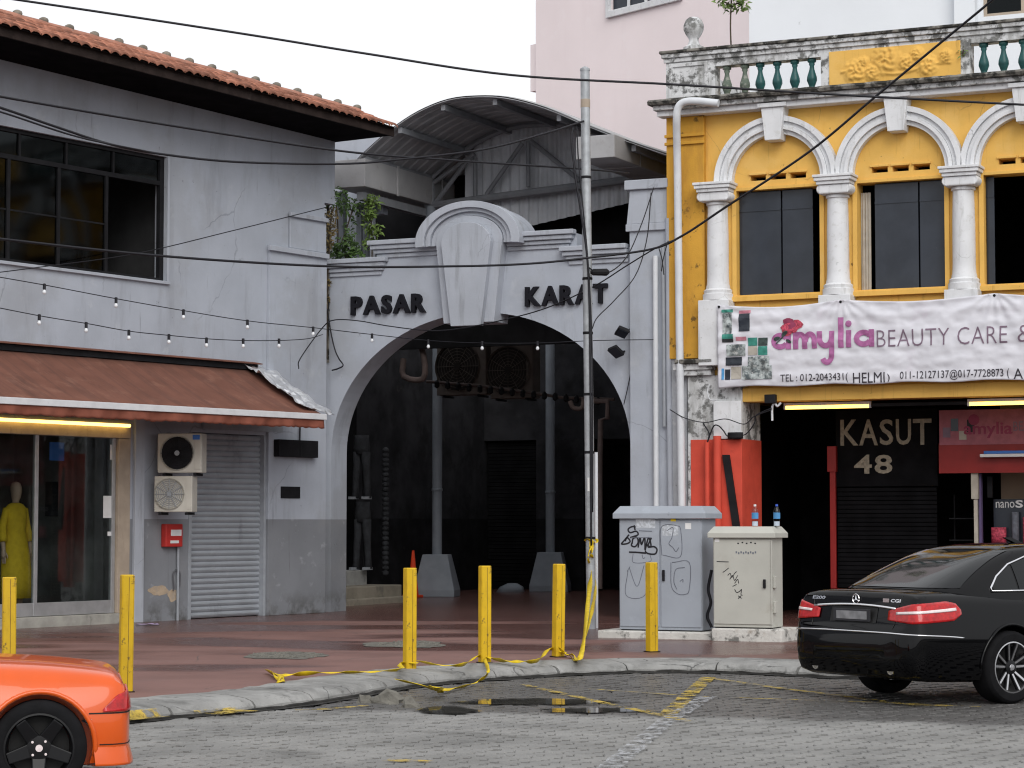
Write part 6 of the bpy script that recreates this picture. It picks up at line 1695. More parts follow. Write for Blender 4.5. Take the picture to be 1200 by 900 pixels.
cable([(-60, 108), (0, 126), (70, 150), (133, 170), (200, 182), (283, 190), (400, 192), (467, 187), (567, 175), (640, 156), (684, 142)], .020, 'sagging overhead cable rising to the pole above the canopy', Y=[26, 26.5, 27.2, 28, 28.7, 29.6, 31, 31.7, 32.6, 33.1, YP-.08])
cable([(-60, 116), (0, 131), (90, 160), (175, 178)], .014, 'short overhead cable joining the sagging one over the left window', Y=[26, 26.5, 27.4, 28.4])
cable([(-60, 272), (0, 280), (190, 300), (385, 312), (533, 312), (620, 309), (690, 302), (763, 292), (800, 276), (850, 243), (948, 178), (1025, 114), (1100, 52), (1163, 0), (1190, -25)], .022, 'thick twisted service cable sweeping under the keystone and up past the yellow house', Y=[28, 28.5, 30, 31.5, 32.6, 33, 33.3, 33.2, 33, 32.6, 31.8, 31.2, 30.6, 30, 29.8])
cable([(-40, 324), (47, 313), (160, 297), (270, 271), (382, 243)], .010, 'thin slanting wire across the left window to the wall corner', Fd=(LF, .5))
cable([(672, 150), (670, 165), (674, 205), (681, 250), (688, 300), (691, 360), (692, 450), (692.5, 560), (693, 640)], .022, 'black cable bundle running down the street pole', Y=[YP-.05, YP-.1, YP-.12, YP-.12, YP-.11, YP-.10, YP-.10, YP-.10, YP-.10])
cable([(676, 148), (678, 190), (684, 252), (690, 320), (694, 420), (694.5, 600)], .014, 'second thin black cable clipped to the street pole', Y=YP-.1)
cable([(766, 220), (752, 262), (735, 300), (716, 318), (700, 319), (689, 313)], .012, 'cable loop from the pillar top to the pole', Y=[36, 35.5, 34.8, 34.2, 33.7, YP-.1])
cable([(763, 226), (758, 280), (745, 322), (720, 352), (700, 372), (694, 385)], .011, 'lower cable loop from the pillar top to the pole', Y=[36, 35.6, 35, 34.3, 33.8, YP-.1])
cable([(800, 277), (770, 290), (735, 311), (695, 336), (640, 361), (585, 376), (532, 386), (497, 387), (455, 382), (420, 376), (392, 375), (378, 384), (352, 420), (350, 432)], .012, 'thin wire dipping across the gate lettering to the left wall', Y=[33, 33.4, 34, 34.8, 35.6, 36.2, 36.8, 37.2, 37.7, 38, 38.3, 38.6, 38.4, 38.3])
cable([(783, 282), (778, 300), (775, 318)], .010, 'short wire tail hanging from the service cable', Y=33.1)
cable([(772, 290), (776, 305), (778, 322)], .010, 'second short wire tail hanging at the conduit head', Y=33.3)
MBk = MB().lathe([(.02, -.14), (.05, -.10), (.055, .1), (.02, .14)], 10, (0, 0, 0), 'x'); o = MBk.build('cable_joint', M['darkmetal']); o.location = at_y(703, 319, YP-.15); tag(o, 'black joint box on the cable loop beside the pole', 'cable joint')
cable([(785, 480), (803, 490), (826, 495), (850, 491), (872, 497), (884, 488), (905, 480)], .010, 'thin black wire sagging across the white pier', Fd=(RF, .30))
cable([(824, 496), (831, 508), (829, 518), (836, 500), (842, 499), (848, 505), (853, 511), (866, 511)], .014, 'tangled black wires on the white pier above the red paint', Fd=(RF, .28))
cable([(866, 511), (875, 508), (884, 496), (886, 487), (895, 482), (905, 478)], .012, 'wire rising from the pier to the spot lamp', Fd=(RF, .25))
cable([(832, 450), (829, 458), (832, 468), (840, 469)], .010, 'white wire loop at the banner corner', 'pipewhite', Fd=(RF, .30))
jb2 = MB().loft([ell(0, 0, .13, .06, z_, 12) for z_ in (0, .03, .07, .10)]).build('junction_box', M['darkmetal'], smooth=True); x_, z_ = B(861, 514, .30); jb2.location = RF.w(x_, -.27, z_); jb2.rotation_euler = (0, 0, RF.ang); tag(jb2, 'black lumpy junction on the pier above the red pipes', 'junction box')
cable([(384, 362), (387, 385), (392, 408), (397, 420), (402, 428), (396, 432), (389, 434)], .016, 'loose black cable dangling on the wall left of the arch', Fd=(AF, .12))
cable([(738, 385), (742, 400), (741, 425), (736, 452), (731, 474)], .010, 'thin black lead hanging from the flood lamps', Fd=(AF, .06))

# flood lamps at the arch
def flood(u, v, rx_, ry_, label):
    x_, z_ = A(u, v, .25); t = fthing('flood_lamp', label, 'lamp', AF, x_, -.25, z_, 'flood lamps at the arch')
    c_ = MB().box(-.095, .095, -.035, .03, -.11, .11); c_.xform(Matrix.Rotation(R(rx_), 4, 'X') @ Matrix.Rotation(R(ry_), 4, 'Y')); c_.build('housing', M['darkmetal'], t, bevel=.01)
    g_ = MB().box(-.08, .08, -.04, -.0355, -.095, .095); g_.xform(Matrix.Rotation(R(rx_), 4, 'X') @ Matrix.Rotation(R(ry_), 4, 'Y')); g_.build('lens', M['pane'], t)
    MB().tube([(0, .03, 0), (.05, .24, .02)], .016, 6).build('bracket', M['darkmetal'], t); return t
flood(729, 389, 55, 40, 'black flood lamp right of the arch, upper one')
flood(722, 412, 50, -25, 'black flood lamp right of the arch, lower one')

# string lights
def strand(pxs, bulbs, Fd, label, grp):
    pts = [];
    for (u, v, F_, d) in pxs: x, z = F_.hit(u, v, d); pts.append(F_.w(x, -d, z))
    dv = pts[0]-pts[1]; pts = [pts[0] + dv*q for q in range(max(1, int(9/dv.length)), 0, -1)] + pts
    o = MB().tube(catmull(pts, 6), .007, 5).build('light_string', M['cable'], smooth=True); tag(o, label, 'light string')
strand([(-40, 318, LF, 1.0), (52, 334, LF, 1.0), (136, 350, LF, 1.0), (215, 364, LF, 1.0), (290, 376, LF, .95), (367, 384, LF, .8), (436, 392, AF, .45), (502, 399, AF, .4), (565, 402, AF, .4), (630, 402, AF, .4), (700, 399, AF, .35), (766, 398, AF, .20)], 0, 0, 'upper string of festoon bulbs crossing the arch', '')
strand([(-40, 353, LF, 1.1), (46, 370, LF, 1.1), (101, 379, LF, 1.1), (151, 388, LF, 1.1), (198, 393, LF, 1.1), (242, 397, LF, 1.1), (285, 399, LF, 1.0), (327, 399, LF, .8), (360, 397, LF, .4), (378, 392, LF, .1)], 0, 0, 'lower string of festoon bulbs over the awning', '')
def bulb(F_, u, v, d, label, grp):
    x, z = F_.hit(u, v, d); t = fthing('festoon_bulb', label, 'light bulb', F_, x, -d, z, grp)
    MB().lathe([(.006, .035), (.022, .03), (.023, -.05), (.017, -.055)], 10).build('socket', M['cable'], t)
    MB().lathe([(.015, -.055), (.027, -.08), (.029, -.095), (.02, -.116), (.001, -.122)], 10).build('glass', M['bulb'], t, smooth=True)
nm = ['first', 'second', 'third', 'fourth', 'fifth', 'sixth', 'seventh']
for q, (u, v) in enumerate(((52, 335), (136, 351), (215, 365), (290, 377), (367, 385))): bulb(LF, u, v, 1.0 if q < 3 else (.95 if q == 3 else .8), f'{nm[q]} bulb from the left on the upper festoon string along the grey wall', 'bulbs of the upper string')
for q, (u, v) in enumerate(((46, 371), (101, 380), (151, 389), (198, 394), (242, 398), (285, 399), (327, 399))): bulb(LF, u, v, 1.1 if q < 5 else (1.0 if q == 5 else .8), f'{nm[q]} bulb from the left on the lower festoon string over the awning', 'bulbs of the lower string')
for q, (u, v) in enumerate(((436, 393), (502, 400), (565, 402), (630, 402))): bulb(AF, u, v, .45 if q == 0 else .4, ('festoon bulb hanging just left of the arch opening', 'festoon bulb in front of the near column in the arch', 'festoon bulb under the keystone in the arch', 'festoon bulb in the right half of the arch')[q], 'bulbs of the upper string')

# ------------------------------------------------------------------ plants
def leafs(mb, c, r, n, size, rnd, squash=1.0):
    for _ in range(n):
        d = Vector((rnd.gauss(0, 1), rnd.gauss(0, 1), rnd.gauss(0, 1)*squash)); d.normalize(); p = Vector(c) + d*r*(rnd.random()**.4)
        a = Vector((rnd.gauss(0, 1), rnd.gauss(0, 1), rnd.gauss(0, .6))); a.normalize(); b = a.orthogonal(); b.normalize()
        s = size*rnd.uniform(.6, 1.3)
        mb.add([p, p+a*s*.5+b*s*.28, p+a*s-Vector((0, 0, s*.25)), p+a*s*.5-b*s*.28], [(0, 1, 2, 3)])
def plant(name, label, base, clumps, m, seed, stems, size=.09):
    rnd = random.Random(seed); t = thing(name, label, 'plant', base)
    mb = MB()
    for (x, y, z, r, n) in clumps: leafs(mb, (x, y, z), r, n, size, rnd)
    mb.build('foliage', M[m], t)
    st = MB()
    for s_ in stems: st.tube(catmull(s_, 4), .014, 6)
    st.build('stem', M['bark'], t); return t
def aw_(u, v, d): x, z = A(u, v, d); return AF.w(x, -d, z)
b0 = aw_(405, 304, -.45)
def rel(u, v, d): q = aw_(u, v, d) - b0; return (q.x, q.y, q.z)
plant('shrub', 'leafy green shrub growing on the left end of the gate parapet', b0, [(*rel(405, 290, -.45), .24, 190), (*rel(396, 296, -.4), .2, 110), (*rel(418, 296, -.5), .16, 80), (*rel(410, 276, -.5), .14, 40)], 'leaf', 4, [[(0, 0, 0), rel(404, 290, -.45), rel(406, 275, -.5)], [(0, 0, 0), rel(412, 292, -.45)]])
b0 = aw_(395, 300, -.6)
plant('shrub', 'dark shrub with drooping twigs below the canopy gutter', b0, [(*rel(391, 228, -.0), .22, 110), (*rel(400, 236, -.3), .20, 90), (*rel(414, 242, -.9), .20, 70), (*rel(412, 262, -.9), .12, 20)], 'leaf', 9, [[(0, 0, 0), rel(396, 270, -.6), rel(394, 240, -.5)], [(0, 0, 0), rel(408, 262, -.8), rel(415, 240, -.9)]])
b0 = aw_(436, 303, -1.0)
plant('climber', 'light green climbing plant on the canopy post', b0, [(*rel(436, 238, -1.0), .16, 120), (*rel(432, 252, -1.0), .14, 100), (*rel(437, 268, -1.0), .16, 110), (*rel(434, 284, -1.0), .13, 70)], 'leaflight', 14, [[(0, 0, 0), rel(436, 280, -1.0), rel(435, 250, -1.0), rel(438, 232, -1.0)]])
b0 = aw_(386, 300, .05)
plant('creeper', 'dry brown creeper on the broken wall corner left of the gate', b0, [(*rel(388, 250, .0), .14, 90), (*rel(386, 268, .05), .15, 100), (*rel(384, 285, .08), .10, 60), (*rel(384, 330, .1), .05, 30), (*rel(383, 350, .1), .05, 24)], 'leafdry', 21, [[(0, 0, 0), rel(386, 280, .05), rel(389, 245, 0)], [(0, 0, 0), rel(384, 330, .1), rel(383, 420, .08)]], .07)
# crumbled dark joint at the wall corner
mb = MB(); rows = []
for k in range(60):
    v = 225 + 200*k/59; w_ = .035 + .05*abs(noise.noise((k*.3, 1, 1))); x, z = A(385, v, .02)
    rows.append([(x-w_, -.02-.02*noise.noise((k*.5, 4, 4)), z), (x+w_*.6, -.035, z)])
o = mb.grid(rows).build('corner_crack', M['ledge']); o.location = AF.w(0, 0, 0); o.rotation_euler = (0, 0, AF.ang); tag(o, 'black crumbling joint where the left wall meets the gate', 'crack')
b0 = RF.w(B(857, 58, -.3)[0], .3, zrt)
pt_ = at_y(857, 0, b0.y)
def rl(u, v): q = at_y(u, v, b0.y) - b0; return (q.x, q.y, q.z)
plant('sapling', 'thin sapling growing on the parapet of the yellow house', b0, [(*rl(850, 2), .16, 34), (*rl(866, 5), .16, 34), (*rl(857, -4), .2, 50), (*rl(872, 9), .07, 12)], 'leaflight', 31, [[(0, 0, 0), rl(856, 30), rl(857, 0)], [rl(857, 8), rl(864, 4), rl(870, 6)], [rl(857, 6), rl(848, 2)]], .11)
b0 = RF.w(B(1128, 66, .12)[0], -.12, B(1128, 66, .12)[1])
plant('sapling', 'tiny weed rooted beside the floral panel of the parapet', b0, [(0, -.02, .06, .08, 22)], 'leaflight', 33, [[(0, 0, 0), (0, -.02, .05), (.01, -.03, .1)]], .06)
# ------------------------------------------------------------------ cars
M['blackpaint'] = mat('black_car_paint', (.0015, .0015, .002), .3, .1, 3, 0, coat=.55, spec=.0)
M['orangepaint'] = mat('orange_car_paint', (.66, .095, .010), .3, .04, 3, 0, coat=.6, spec=.2, stains=(((.4,.07,.02), 6, .68, .8, .3),))
M['carglass'] = mat('car_glass', (.006, .007, .008), .05, 0, 3, 0, spec=.32)
M['chrome'] = mat('chrome', (.80, .80, .82), .12, 0, 3, 0, metal=1.0)
M['redlens'] = mat('red_lens', (.42, .008, .010), .15, .25, 25, 0, coat=.5)
M['clearlens'] = mat('clear_lens', (.75, .65, .65), .15, .1, 30, 0, coat=1.0)
M['tyre'] = mat('tyre_rubber', (.009, .009, .010), .85, .2, 8, .1, spec=.1)
M['rimblack'] = mat('black_alloy', (.006, .006, .007), .35, .1, 4, 0, spec=.25)
M['rimsilver'] = mat('machined_alloy', (.55, .55, .56), .3, .05, 4, 0, metal=1.0)
M['plastic'] = mat('black_plastic', (.012, .012, .012), .5, .1, 4, 0)
M['plateblack'] = mat('number_plate', (.03, .03, .035), .5, .2, 6, 0)
M['plateblur'] = mat('plate_characters', (.22, .22, .23), .6, .25, 7, 0)

def body_mesh(st, n_x=70):
    """st: rows (x, z_bottom, z_top, half_width, shoulder_half_width, shoulder_z); sections lofted rear to front"""
    keys = list(zip(*st)); xs = [r[0] for r in st]
    P_ = [Vector((0,)*3)]*0
    rows = []
    # dense stations: catmull on each column
    cols = []
    for c in range(6): cols.append(catmull([Vector((r[c], 0, 0)) for r in st], 5))
    for i_ in range(len(cols[0])):
        x, zb, zt_, w, ws, zs = [cols[c][i_].x for c in range(6)]
        zt_ = max(zt_, zb+.05); zs = min(zs, zt_-.008)
        hm = zb + (zs-zb)*.55
        half = [(0, zb), (w*.80, zb), (w*.93, zb+.025), (w*.975, zb+.09), (w*.995, hm-.08), (w, hm), (lerp(w, ws, .30), lerp(hm, zs, .45)), (lerp(w, ws, .62), lerp(hm, zs, .80)), (ws, zs), (ws*.93, lerp(zs, zt_, .45)), (ws*.78, lerp(zs, zt_, .78)), (ws*.45, lerp(zs, zt_, .96)), (0, zt_)]
        ring_ = [(x, y, z) for y, z in half] + [(x, -y, z) for y, z in half[-2:0:-1]]
        rows.append(ring_)
    return rows
def booled(rows, cuts, name, m, parent):
    o = MB().loft(rows).build(name, m, None, fix=True)
    cutters = []
    for (x, y0, y1, z, r) in cuts:
        c = MB().lathe([(r, y0), (r, y1)], 40, (x, 0, z), 'y').build('cut', None or m, None, fix=True); cutters.append(c)
        b = o.modifiers.new('b', 'BOOLEAN'); b.operation = 'DIFFERENCE'; b.object = c; b.solver = 'EXACT'
    bpy.context.view_layer.update()
    me = bpy.data.meshes.new_from_object(o.evaluated_get(bpy.context.evaluated_depsgraph_get())); me.name = name
    for c in cutters: bpy.data.objects.remove(c)
    bpy.data.objects.remove(o)
    me.polygons.foreach_set('use_smooth', [True]*len(me.polygons)); me.set_sharp_from_angle(angle=R(38))
    o = bpy.data.objects.new(name, me); COL.objects.link(o); o.parent = parent
    return o
def bvh_of(o):
    bm = bmesh.new(); bm.from_mesh(o.data); t = BVHTree.FromBMesh(bm); bm.free(); return t
def cast(bv, o, d, eps=.004):
    loc, nor, idx, dist = bv.ray_cast(Vector(o), Vector(d).normalized())
    if loc is None: return None
    if nor.dot(Vector(d)) > 0: nor = -nor
    return loc + nor*eps
def decal(bv, grid, name, m, parent, eps=.004, th=0.0, smooth=True):
    pts = [[cast(bv, o, d, eps) for o, d in row] for row in grid]
    mb = MB(); idx = {}; 
    for i_, r in enumerate(pts):
        for j_, p in enumerate(r):
            if p is not None: idx[(i_, j_)] = len(mb.v); mb.v.append(tuple(p))
    for i_ in range(len(pts)-1):
        for j_ in range(len(pts[0])-1):
            q = [(i_, j_), (i_, j_+1), (i_+1, j_+1), (i_+1, j_)]
            if all(k in idx for k in q): mb.f.append(tuple(idx[k] for k in q))
    o = mb.build(name, m, parent, smooth=smooth)
    if th:
        s = o.modifiers.new('thick', 'SOLIDIFY'); s.thickness = th; s.offset = 0
    return o
def from_rear(x0, y0, y1, z0, z1, ny=14, nz=8, zf=None):
    return [[((x0-2, lerp(y0, y1, i_/ny), lerp(*( (zf(lerp(y0, y1, i_/ny))) if zf else (z0, z1)), j_/nz)), (1, 0, 0)) for j_ in range(nz+1)] for i_ in range(ny+1)]
def from_side(s, x0, x1, zf, nx=14, nz=8):
    return [[((lerp(x0, x1, i_/nx), s*3, lerp(*zf(lerp(x0, x1, i_/nx)), j_/nz)), (0, -s, 0)) for j_ in range(nz+1)] for i_ in range(nx+1)]
def from_corner(s, cx_, cy_, a0, a1, zf, na=22, nz=8):
    g_ = []
    for i_ in range(na+1):
        t = i_/na; a = R(lerp(a0, a1, t)); dx_, dy_ = math.cos(a), math.sin(a)*s; z0, z1 = zf(t)
        g_.append([((cx_+3*dx_, s*cy_+3*dy_, lerp(z0, z1, j_/nz)), (-dx_, -dy_, 0)) for j_ in range(nz+1)])
    return g_
def cabin_fn(xr, xf, w):
    def f(z, s, sc_=1.0, n=5.0):
        a, b, c = table(xr, z), table(xf, z), table(w, z); xc = (a+b)/2; rx = (b-a)/2
        co, si = math.cos(s), math.sin(s); p = 2/n
        return Vector((xc + rx*math.copysign(abs(co)**p, co), c*math.copysign(abs(si)**p, si), z))
    return f
def dens(tb, k=6):
    v = catmull([Vector((a, b, 0)) for a, b in tb], k); return [(p.x, p.y) for p in v]
def wheel(parent, x, y, r, wd, side, style, rimr):
    t = bpy.data.objects.new('wheel', None); COL.objects.link(t); t.parent = parent; t.location = (x, y, r); t.empty_display_size = .1
    s = side
    def lat(prof, n=40, cap=True): return MB().lathe([(a, b*s) for a, b in prof], n, (0, 0, 0), 'y', cap)
    lat([(rimr, wd/2), (rimr+.012, wd/2+.004), (r-.03, wd/2+.002), (r-.008, wd/2-.015), (r, wd/2-.04), (r, -wd/2+.04), (r-.008, -wd/2+.015), (r-.03, -wd/2), (rimr, -wd/2)], cap=False).build('tyre', M['tyre'], t, auto=35)
    lat([(rimr, wd/2-.002), (rimr-.012, wd/2), (rimr-.022, wd/2-.02), (rimr-.03, -wd/2+.02)], 40, cap=False).build('rim', M['rimsilver' if style == 'twin' else 'rimblack'], t, auto=35)
    lat([(rimr-.03, -.03), (.02, -.035)], 32).build('brake_disc', M['plastic'], t)
    sp_ = MB(); yo = (wd/2-.02)*s
    def spoke(a, w0, w1, y0_, y1_, r0=.05, r1=None, th=.03, mb=None):
        r1 = r1 or rimr-.018; ca_, sa_ = math.cos(a), math.sin(a)
        def pt(rad, off, yy): return (rad*ca_ - off*sa_, yy, rad*sa_ + off*ca_)
        bot = [pt(r0, -w0, y0_), pt(r0, w0, y0_), pt(r1, w1, y1_), pt(r1, -w1, y1_)]; top = [(p[0], p[1]+th*s, p[2]) for p in bot]
        mb.hexa(bot, top)
    if style == 'twin':
        dk = MB(); fc = MB()
        for q in range(5):
            a = 2*math.pi*q/5 + .3
            for o_ in (-.20, .20):
                spoke(a+o_*1.25, .016, .020, (wd/2-.075)*s, (wd/2-.035)*s, mb=dk); spoke(a+o_*1.25, .009, .010, (wd/2-.044)*s, (wd/2-.004)*s, th=.004, mb=fc)
        dk.build('spokes', M['rimblack'], t, fix=True); fc.build('spoke_faces', M['rimsilver'], t, fix=True)
        lat([(.065, wd/2-.06), (.065, wd/2-.03), (.03, wd/2-.02), (.001, wd/2-.019)], 20).build('hub_cap', M['rimblack'], t, auto=40)
        lat([(.03, wd/2-.018), (.026, wd/2-.012), (.001, wd/2-.011)], 16).build('centre_badge', M['rimsilver'], t)
    else:
        dk = MB()
        for q in range(5): spoke(2*math.pi*q/5 + .95, .045, .036, (wd/2-.07)*s, (wd/2-.02)*s, mb=dk, th=.035)
        dk.build('spokes', M['rimblack'], t, fix=True, bevel=.008)
        lat([(.075, wd/2-.07), (.075, wd/2-.03), (.03, wd/2-.025)], 20).build('hub_cap', M['rimblack'], t, auto=40)
        lat([(.022, wd/2-.03), (.022, wd/2-.012), (.001, wd/2-.011)], 16).build('centre_badge', M['clearlens'], t)
        for q in range(4):
            a = q*math.pi/2+.75; MB().lathe([(.008, (wd/2-.04)*s), (.008, (wd/2-.012)*s), (.001, (wd/2-.011)*s)], 8, (.055*math.cos(a), 0, .055*math.sin(a)), 'y').build('lug_nut', M['clearlens'], t)
    return t

# ---- black saloon
pR = on_z(1177, 824, .0); pL = on_z(1013, 811, 0.0)
hd = R(33)                                        # heading against +X
mer = thing('saloon_car', 'glossy black saloon parked at the right with red tail lamps', 'car', (0, 0, 0), hd)
lat_ = Vector((math.sin(hd), -math.cos(hd), 0))   # to the car's right
mer.location = pR - lat_*.80
st = [(-1.195, .43, .58, .50, .46, .56), (-1.185, .38, .645, .66, .62, .625), (-1.16, .33, .70, .76, .72, .685), (-1.135, .30, .745, .80, .755, .73), (-1.115, .275, .82, .825, .76, .80), (-1.09, .26, .93, .845, .765, .90),
      (-1.06, .25, 1.005, .86, .77, .965), (-1.0, .235, 1.035, .88, .775, .985), (-.85, .22, 1.05, .90, .78, .99), (-.55, .21, 1.055, .915, .79, .985), (-.2, .20, 1.04, .925, .80, .975), (.3, .20, 1.0, .927, .81, .965), (1.0, .20, .97, .927, .82, .95),
      (1.8, .20, .96, .927, .82, .935), (2.1, .20, .965, .925, .81, .92), (2.5, .20, .93, .92, .79, .88), (3.0, .21, .87, .90, .75, .82), (3.35, .23, .80, .84, .68, .75), (3.55, .27, .72, .74, .58, .68), (3.65, .32, .63, .58, .45, .60), (3.69, .40, .54, .42, .34, .52)]
wr_ = .335
bod = booled(body_mesh(st), [(0, .62, 1.2, wr_, wr_+.045), (0, -1.2, -.62, wr_, wr_+.045), (2.874, .62, 1.2, wr_, wr_+.045), (2.874, -1.2, -.62, wr_, wr_+.045)], 'body', M['blackpaint'], mer)
bv = bvh_of(bod)
cf = cabin_fn(dens([(.90, -.80), (1.02, -.78), (1.10, -.62), (1.22, -.34), (1.34, -.02), (1.42, .28), (1.455, .55), (1.47, .80)]), dens([(.90, 2.35), (1.02, 2.12), (1.22, 1.78), (1.34, 1.55), (1.42, 1.36), (1.455, 1.24), (1.47, 1.18)]), dens([(.90, .84), (.98, .81), (1.10, .765), (1.22, .71), (1.34, .645), (1.42, .58), (1.455, .46), (1.47, .2)]))
zsC = [.90, .96, 1.02, 1.07, 1.12, 1.17, 1.22, 1.27, 1.32, 1.36, 1.395, 1.42, 1.44, 1.455, 1.465, 1.47]
NS = 72
rows = [[cf(z, 2*math.pi*k/NS) for k in range(NS)] for z in zsC]
cab = MB().loft(rows).build('cabin', M['blackpaint'], mer, smooth=True)
cbv = bvh_of(cab)
# rear screen, windscreen, side glass as panes laid on the cabin
rsg = [[((-3, lerp(-1, 1, i_/22)*lerp(.71, .55, j_/12), lerp(1.062, 1.40, j_/12)), (1, 0, 0)) for j_ in range(13)] for i_ in range(23)]
decal(cbv, rsg, 'rear_screen', M['carglass'], mer, .006)
wsg = [[((5, lerp(-1, 1, i_/22)*lerp(.72, .54, j_/12), lerp(1.02, 1.39, j_/12)), (-1, 0, 0)) for j_ in range(13)] for i_ in range(23)]
decal(cbv, wsg, 'windscreen', M['carglass'], mer, .006)
for s in (-1, 1):
    def top_z(x): return table([(-.13, 1.05), (-.02, 1.15), (.18, 1.26), (.45, 1.335), (.9, 1.37), (1.25, 1.36), (1.55, 1.25), (1.85, 1.06)], x)
    for a, b in ((-.10, .20), (.225, 1.02), (1.09, 1.82)):
        decal(cbv, [[((x, s*3, lerp(1.035, top_z(x), j_/7)), (0, -s, 0)) for j_ in range(8)] for x in [lerp(a, b, i_/12) for i_ in range(13)]], 'side_window', M['carglass'], mer, .005)
    loop = [(x, 1.03) for x in (1.86, 1.5, 1.1, .7, .3, -.13)] + [(x, top_z(x)+.012) for x in (-.13, -.08, -.02, .06, .18, .30, .45, .55, .7, .9, 1.1, 1.25, 1.4, 1.55, 1.7, 1.86)]
    pts = [cast(cbv, (x, s*3, z), (0, -s, 0), .008) for x, z in loop]; pts = [p for p in pts if p]
    MB().tube(pts, .010, 6).build('window_trim', M['chrome'], mer, smooth=True)
    # tail lamps: inner part on the lid, outer wrapping the wing
    def zl(t): return (table([(0, .775), (.35, .75), (.85, .775), (1, .83)], t), table([(0, .86), (.35, .925), (.75, .945), (.92, .925), (1, .87)], t))
    lamp_ = decal(bv, from_corner(s, -.50, .30, 164, 100, zl, 26, 8), 'tail_lamp', M['redlens'], mer, .010, .012)
    def zl2(t): return (table([(0, .828), (1, .86)], t), table([(0, .85), (1, .888)], t))
    decal(bv, from_corner(s, -.50, .30, 155, 106, zl2, 20, 3), 'lamp_strip', M['clearlens'], lamp_, .020, .006)
    # mirror
    MB().loft([[(1.72+a*.07, s*(.90+.10*t), 1.0+b*.07) for a, b in ((-1, -1), (1, -.8), (1, .9), (-1, 1))] for t in (0, .5, 1, 1.35)]).build('mirror', M['blackpaint'], mer, bevel=.02)
    # front lamps
    decal(bv, from_corner(s, 2.9, .30, 12, 62, lambda t: (lerp(.60, .66, t), lerp(.70, .78, t)), 16, 5), 'headlight', M['clearlens'], mer, .006, .006)
    # door cuts and handles
    for xx in (.28, 1.06):
        pts = [cast(bv, (xx - .05*(k/8), s*3, lerp(.32, .95, k/8)), (0, -s, 0), .0015) for k in range(9)]
        MB().tube([p for p in pts if p], .004, 4).build('door_gap', M['plastic'], mer)
    for xx in (.45, 1.25):
        pts = [cast(bv, (xx+.03*k, s*3, .845), (0, -s, 0), .02) for k in range(8)]; MB().tube([p for p in pts if p], .014, 6).build('door_handle', M['chrome'], mer, smooth=True)
    # wheel arch lips
    for wx in (0, 2.874):
        pts = []
        for k in range(25):
            a = math.pi*k/24; p = cast(bv, (wx+(wr_+.058)*math.cos(a), s*3, wr_+(wr_+.058)*math.sin(a)), (0, -s, 0), .002)
            if p: pts.append(p)
        MB().tube(pts, .014, 6).build('arch_lip', M['blackpaint'], mer, smooth=True)
    # exhaust
    MB().lathe([(.045, -.02), (.045, .12), (.036, .12), (.036, -.02)], 16, (-1.13, s*.52, .33), 'x').build('exhaust', M['chrome'], mer)
    # C-pillar side trim line
for yy in (-.80, .80): wheel(mer, 0, yy, wr_, .245, 1 if yy > 0 else -1, 'twin', .238)
for yy in (-.80, .80): wheel(mer, 2.874, yy, wr_, .235, 1 if yy > 0 else -1, 'twin', .238)
# chrome strips on bumper and lid
def chrome_line(zf, a0, a1, r, name, cy_=.30, cx_=-.50, both=True, eps=.006):
    pts = []
    for s, rng in ((-1, range(30, -1, -1)), (1, range(0, 31))):
        for k in rng:
            a = R(lerp(180, a1, k/30)); p = cast(bv, (cx_+3*math.cos(a), s*(cy_ if k else 0)*min(1, k/6)+3*math.sin(a)*s, zf(k/30)), (-math.cos(a), -math.sin(a)*s, 0), eps)
            if p: pts.append(p)
    MB().tube(pts, r, 6).build(name, M['chrome'], mer, smooth=True)
chrome_line(lambda t: .665 - .045*t*t, 180, 100, .009, 'bumper_strip', eps=.004)
pts = [cast(bv, (-3, y_, .905-.02*(y_/.5)**2), (1, 0, 0), .012) for y_ in [lerp(-.56, .56, k/20) for k in range(21)]]
MB().tube([p for p in pts if p], .013, 6).build('lid_strip', M['chrome'], mer, smooth=True)
# lid gap lines
for s in (-1, 1):
    pts = [cast(bv, (-3, s*lerp(.56, .60, k/6), lerp(.70, 1.0, k/6)), (1, 0, 0), .002) for k in range(7)]; MB().tube([p for p in pts if p], .004, 4).build('lid_gap', M['plastic'], mer)
# number plate in its recess
pl_ = decal(bv, from_rear(-1, -.32, .32, .745, .885, 12, 6), 'plate_recess', M['plastic'], mer, .004)
xpl = min(v.co.x for v in pl_.data.vertices)
npl = MB().box(xpl-.012, xpl-.004, -.255, .255, .755, .868).build('number_plate', M['plateblack'], mer, bevel=.003)
MB().box(xpl-.0155, xpl-.0125, -.21, .21, .775, .85).build('plate_characters', M['plateblur'], npl)
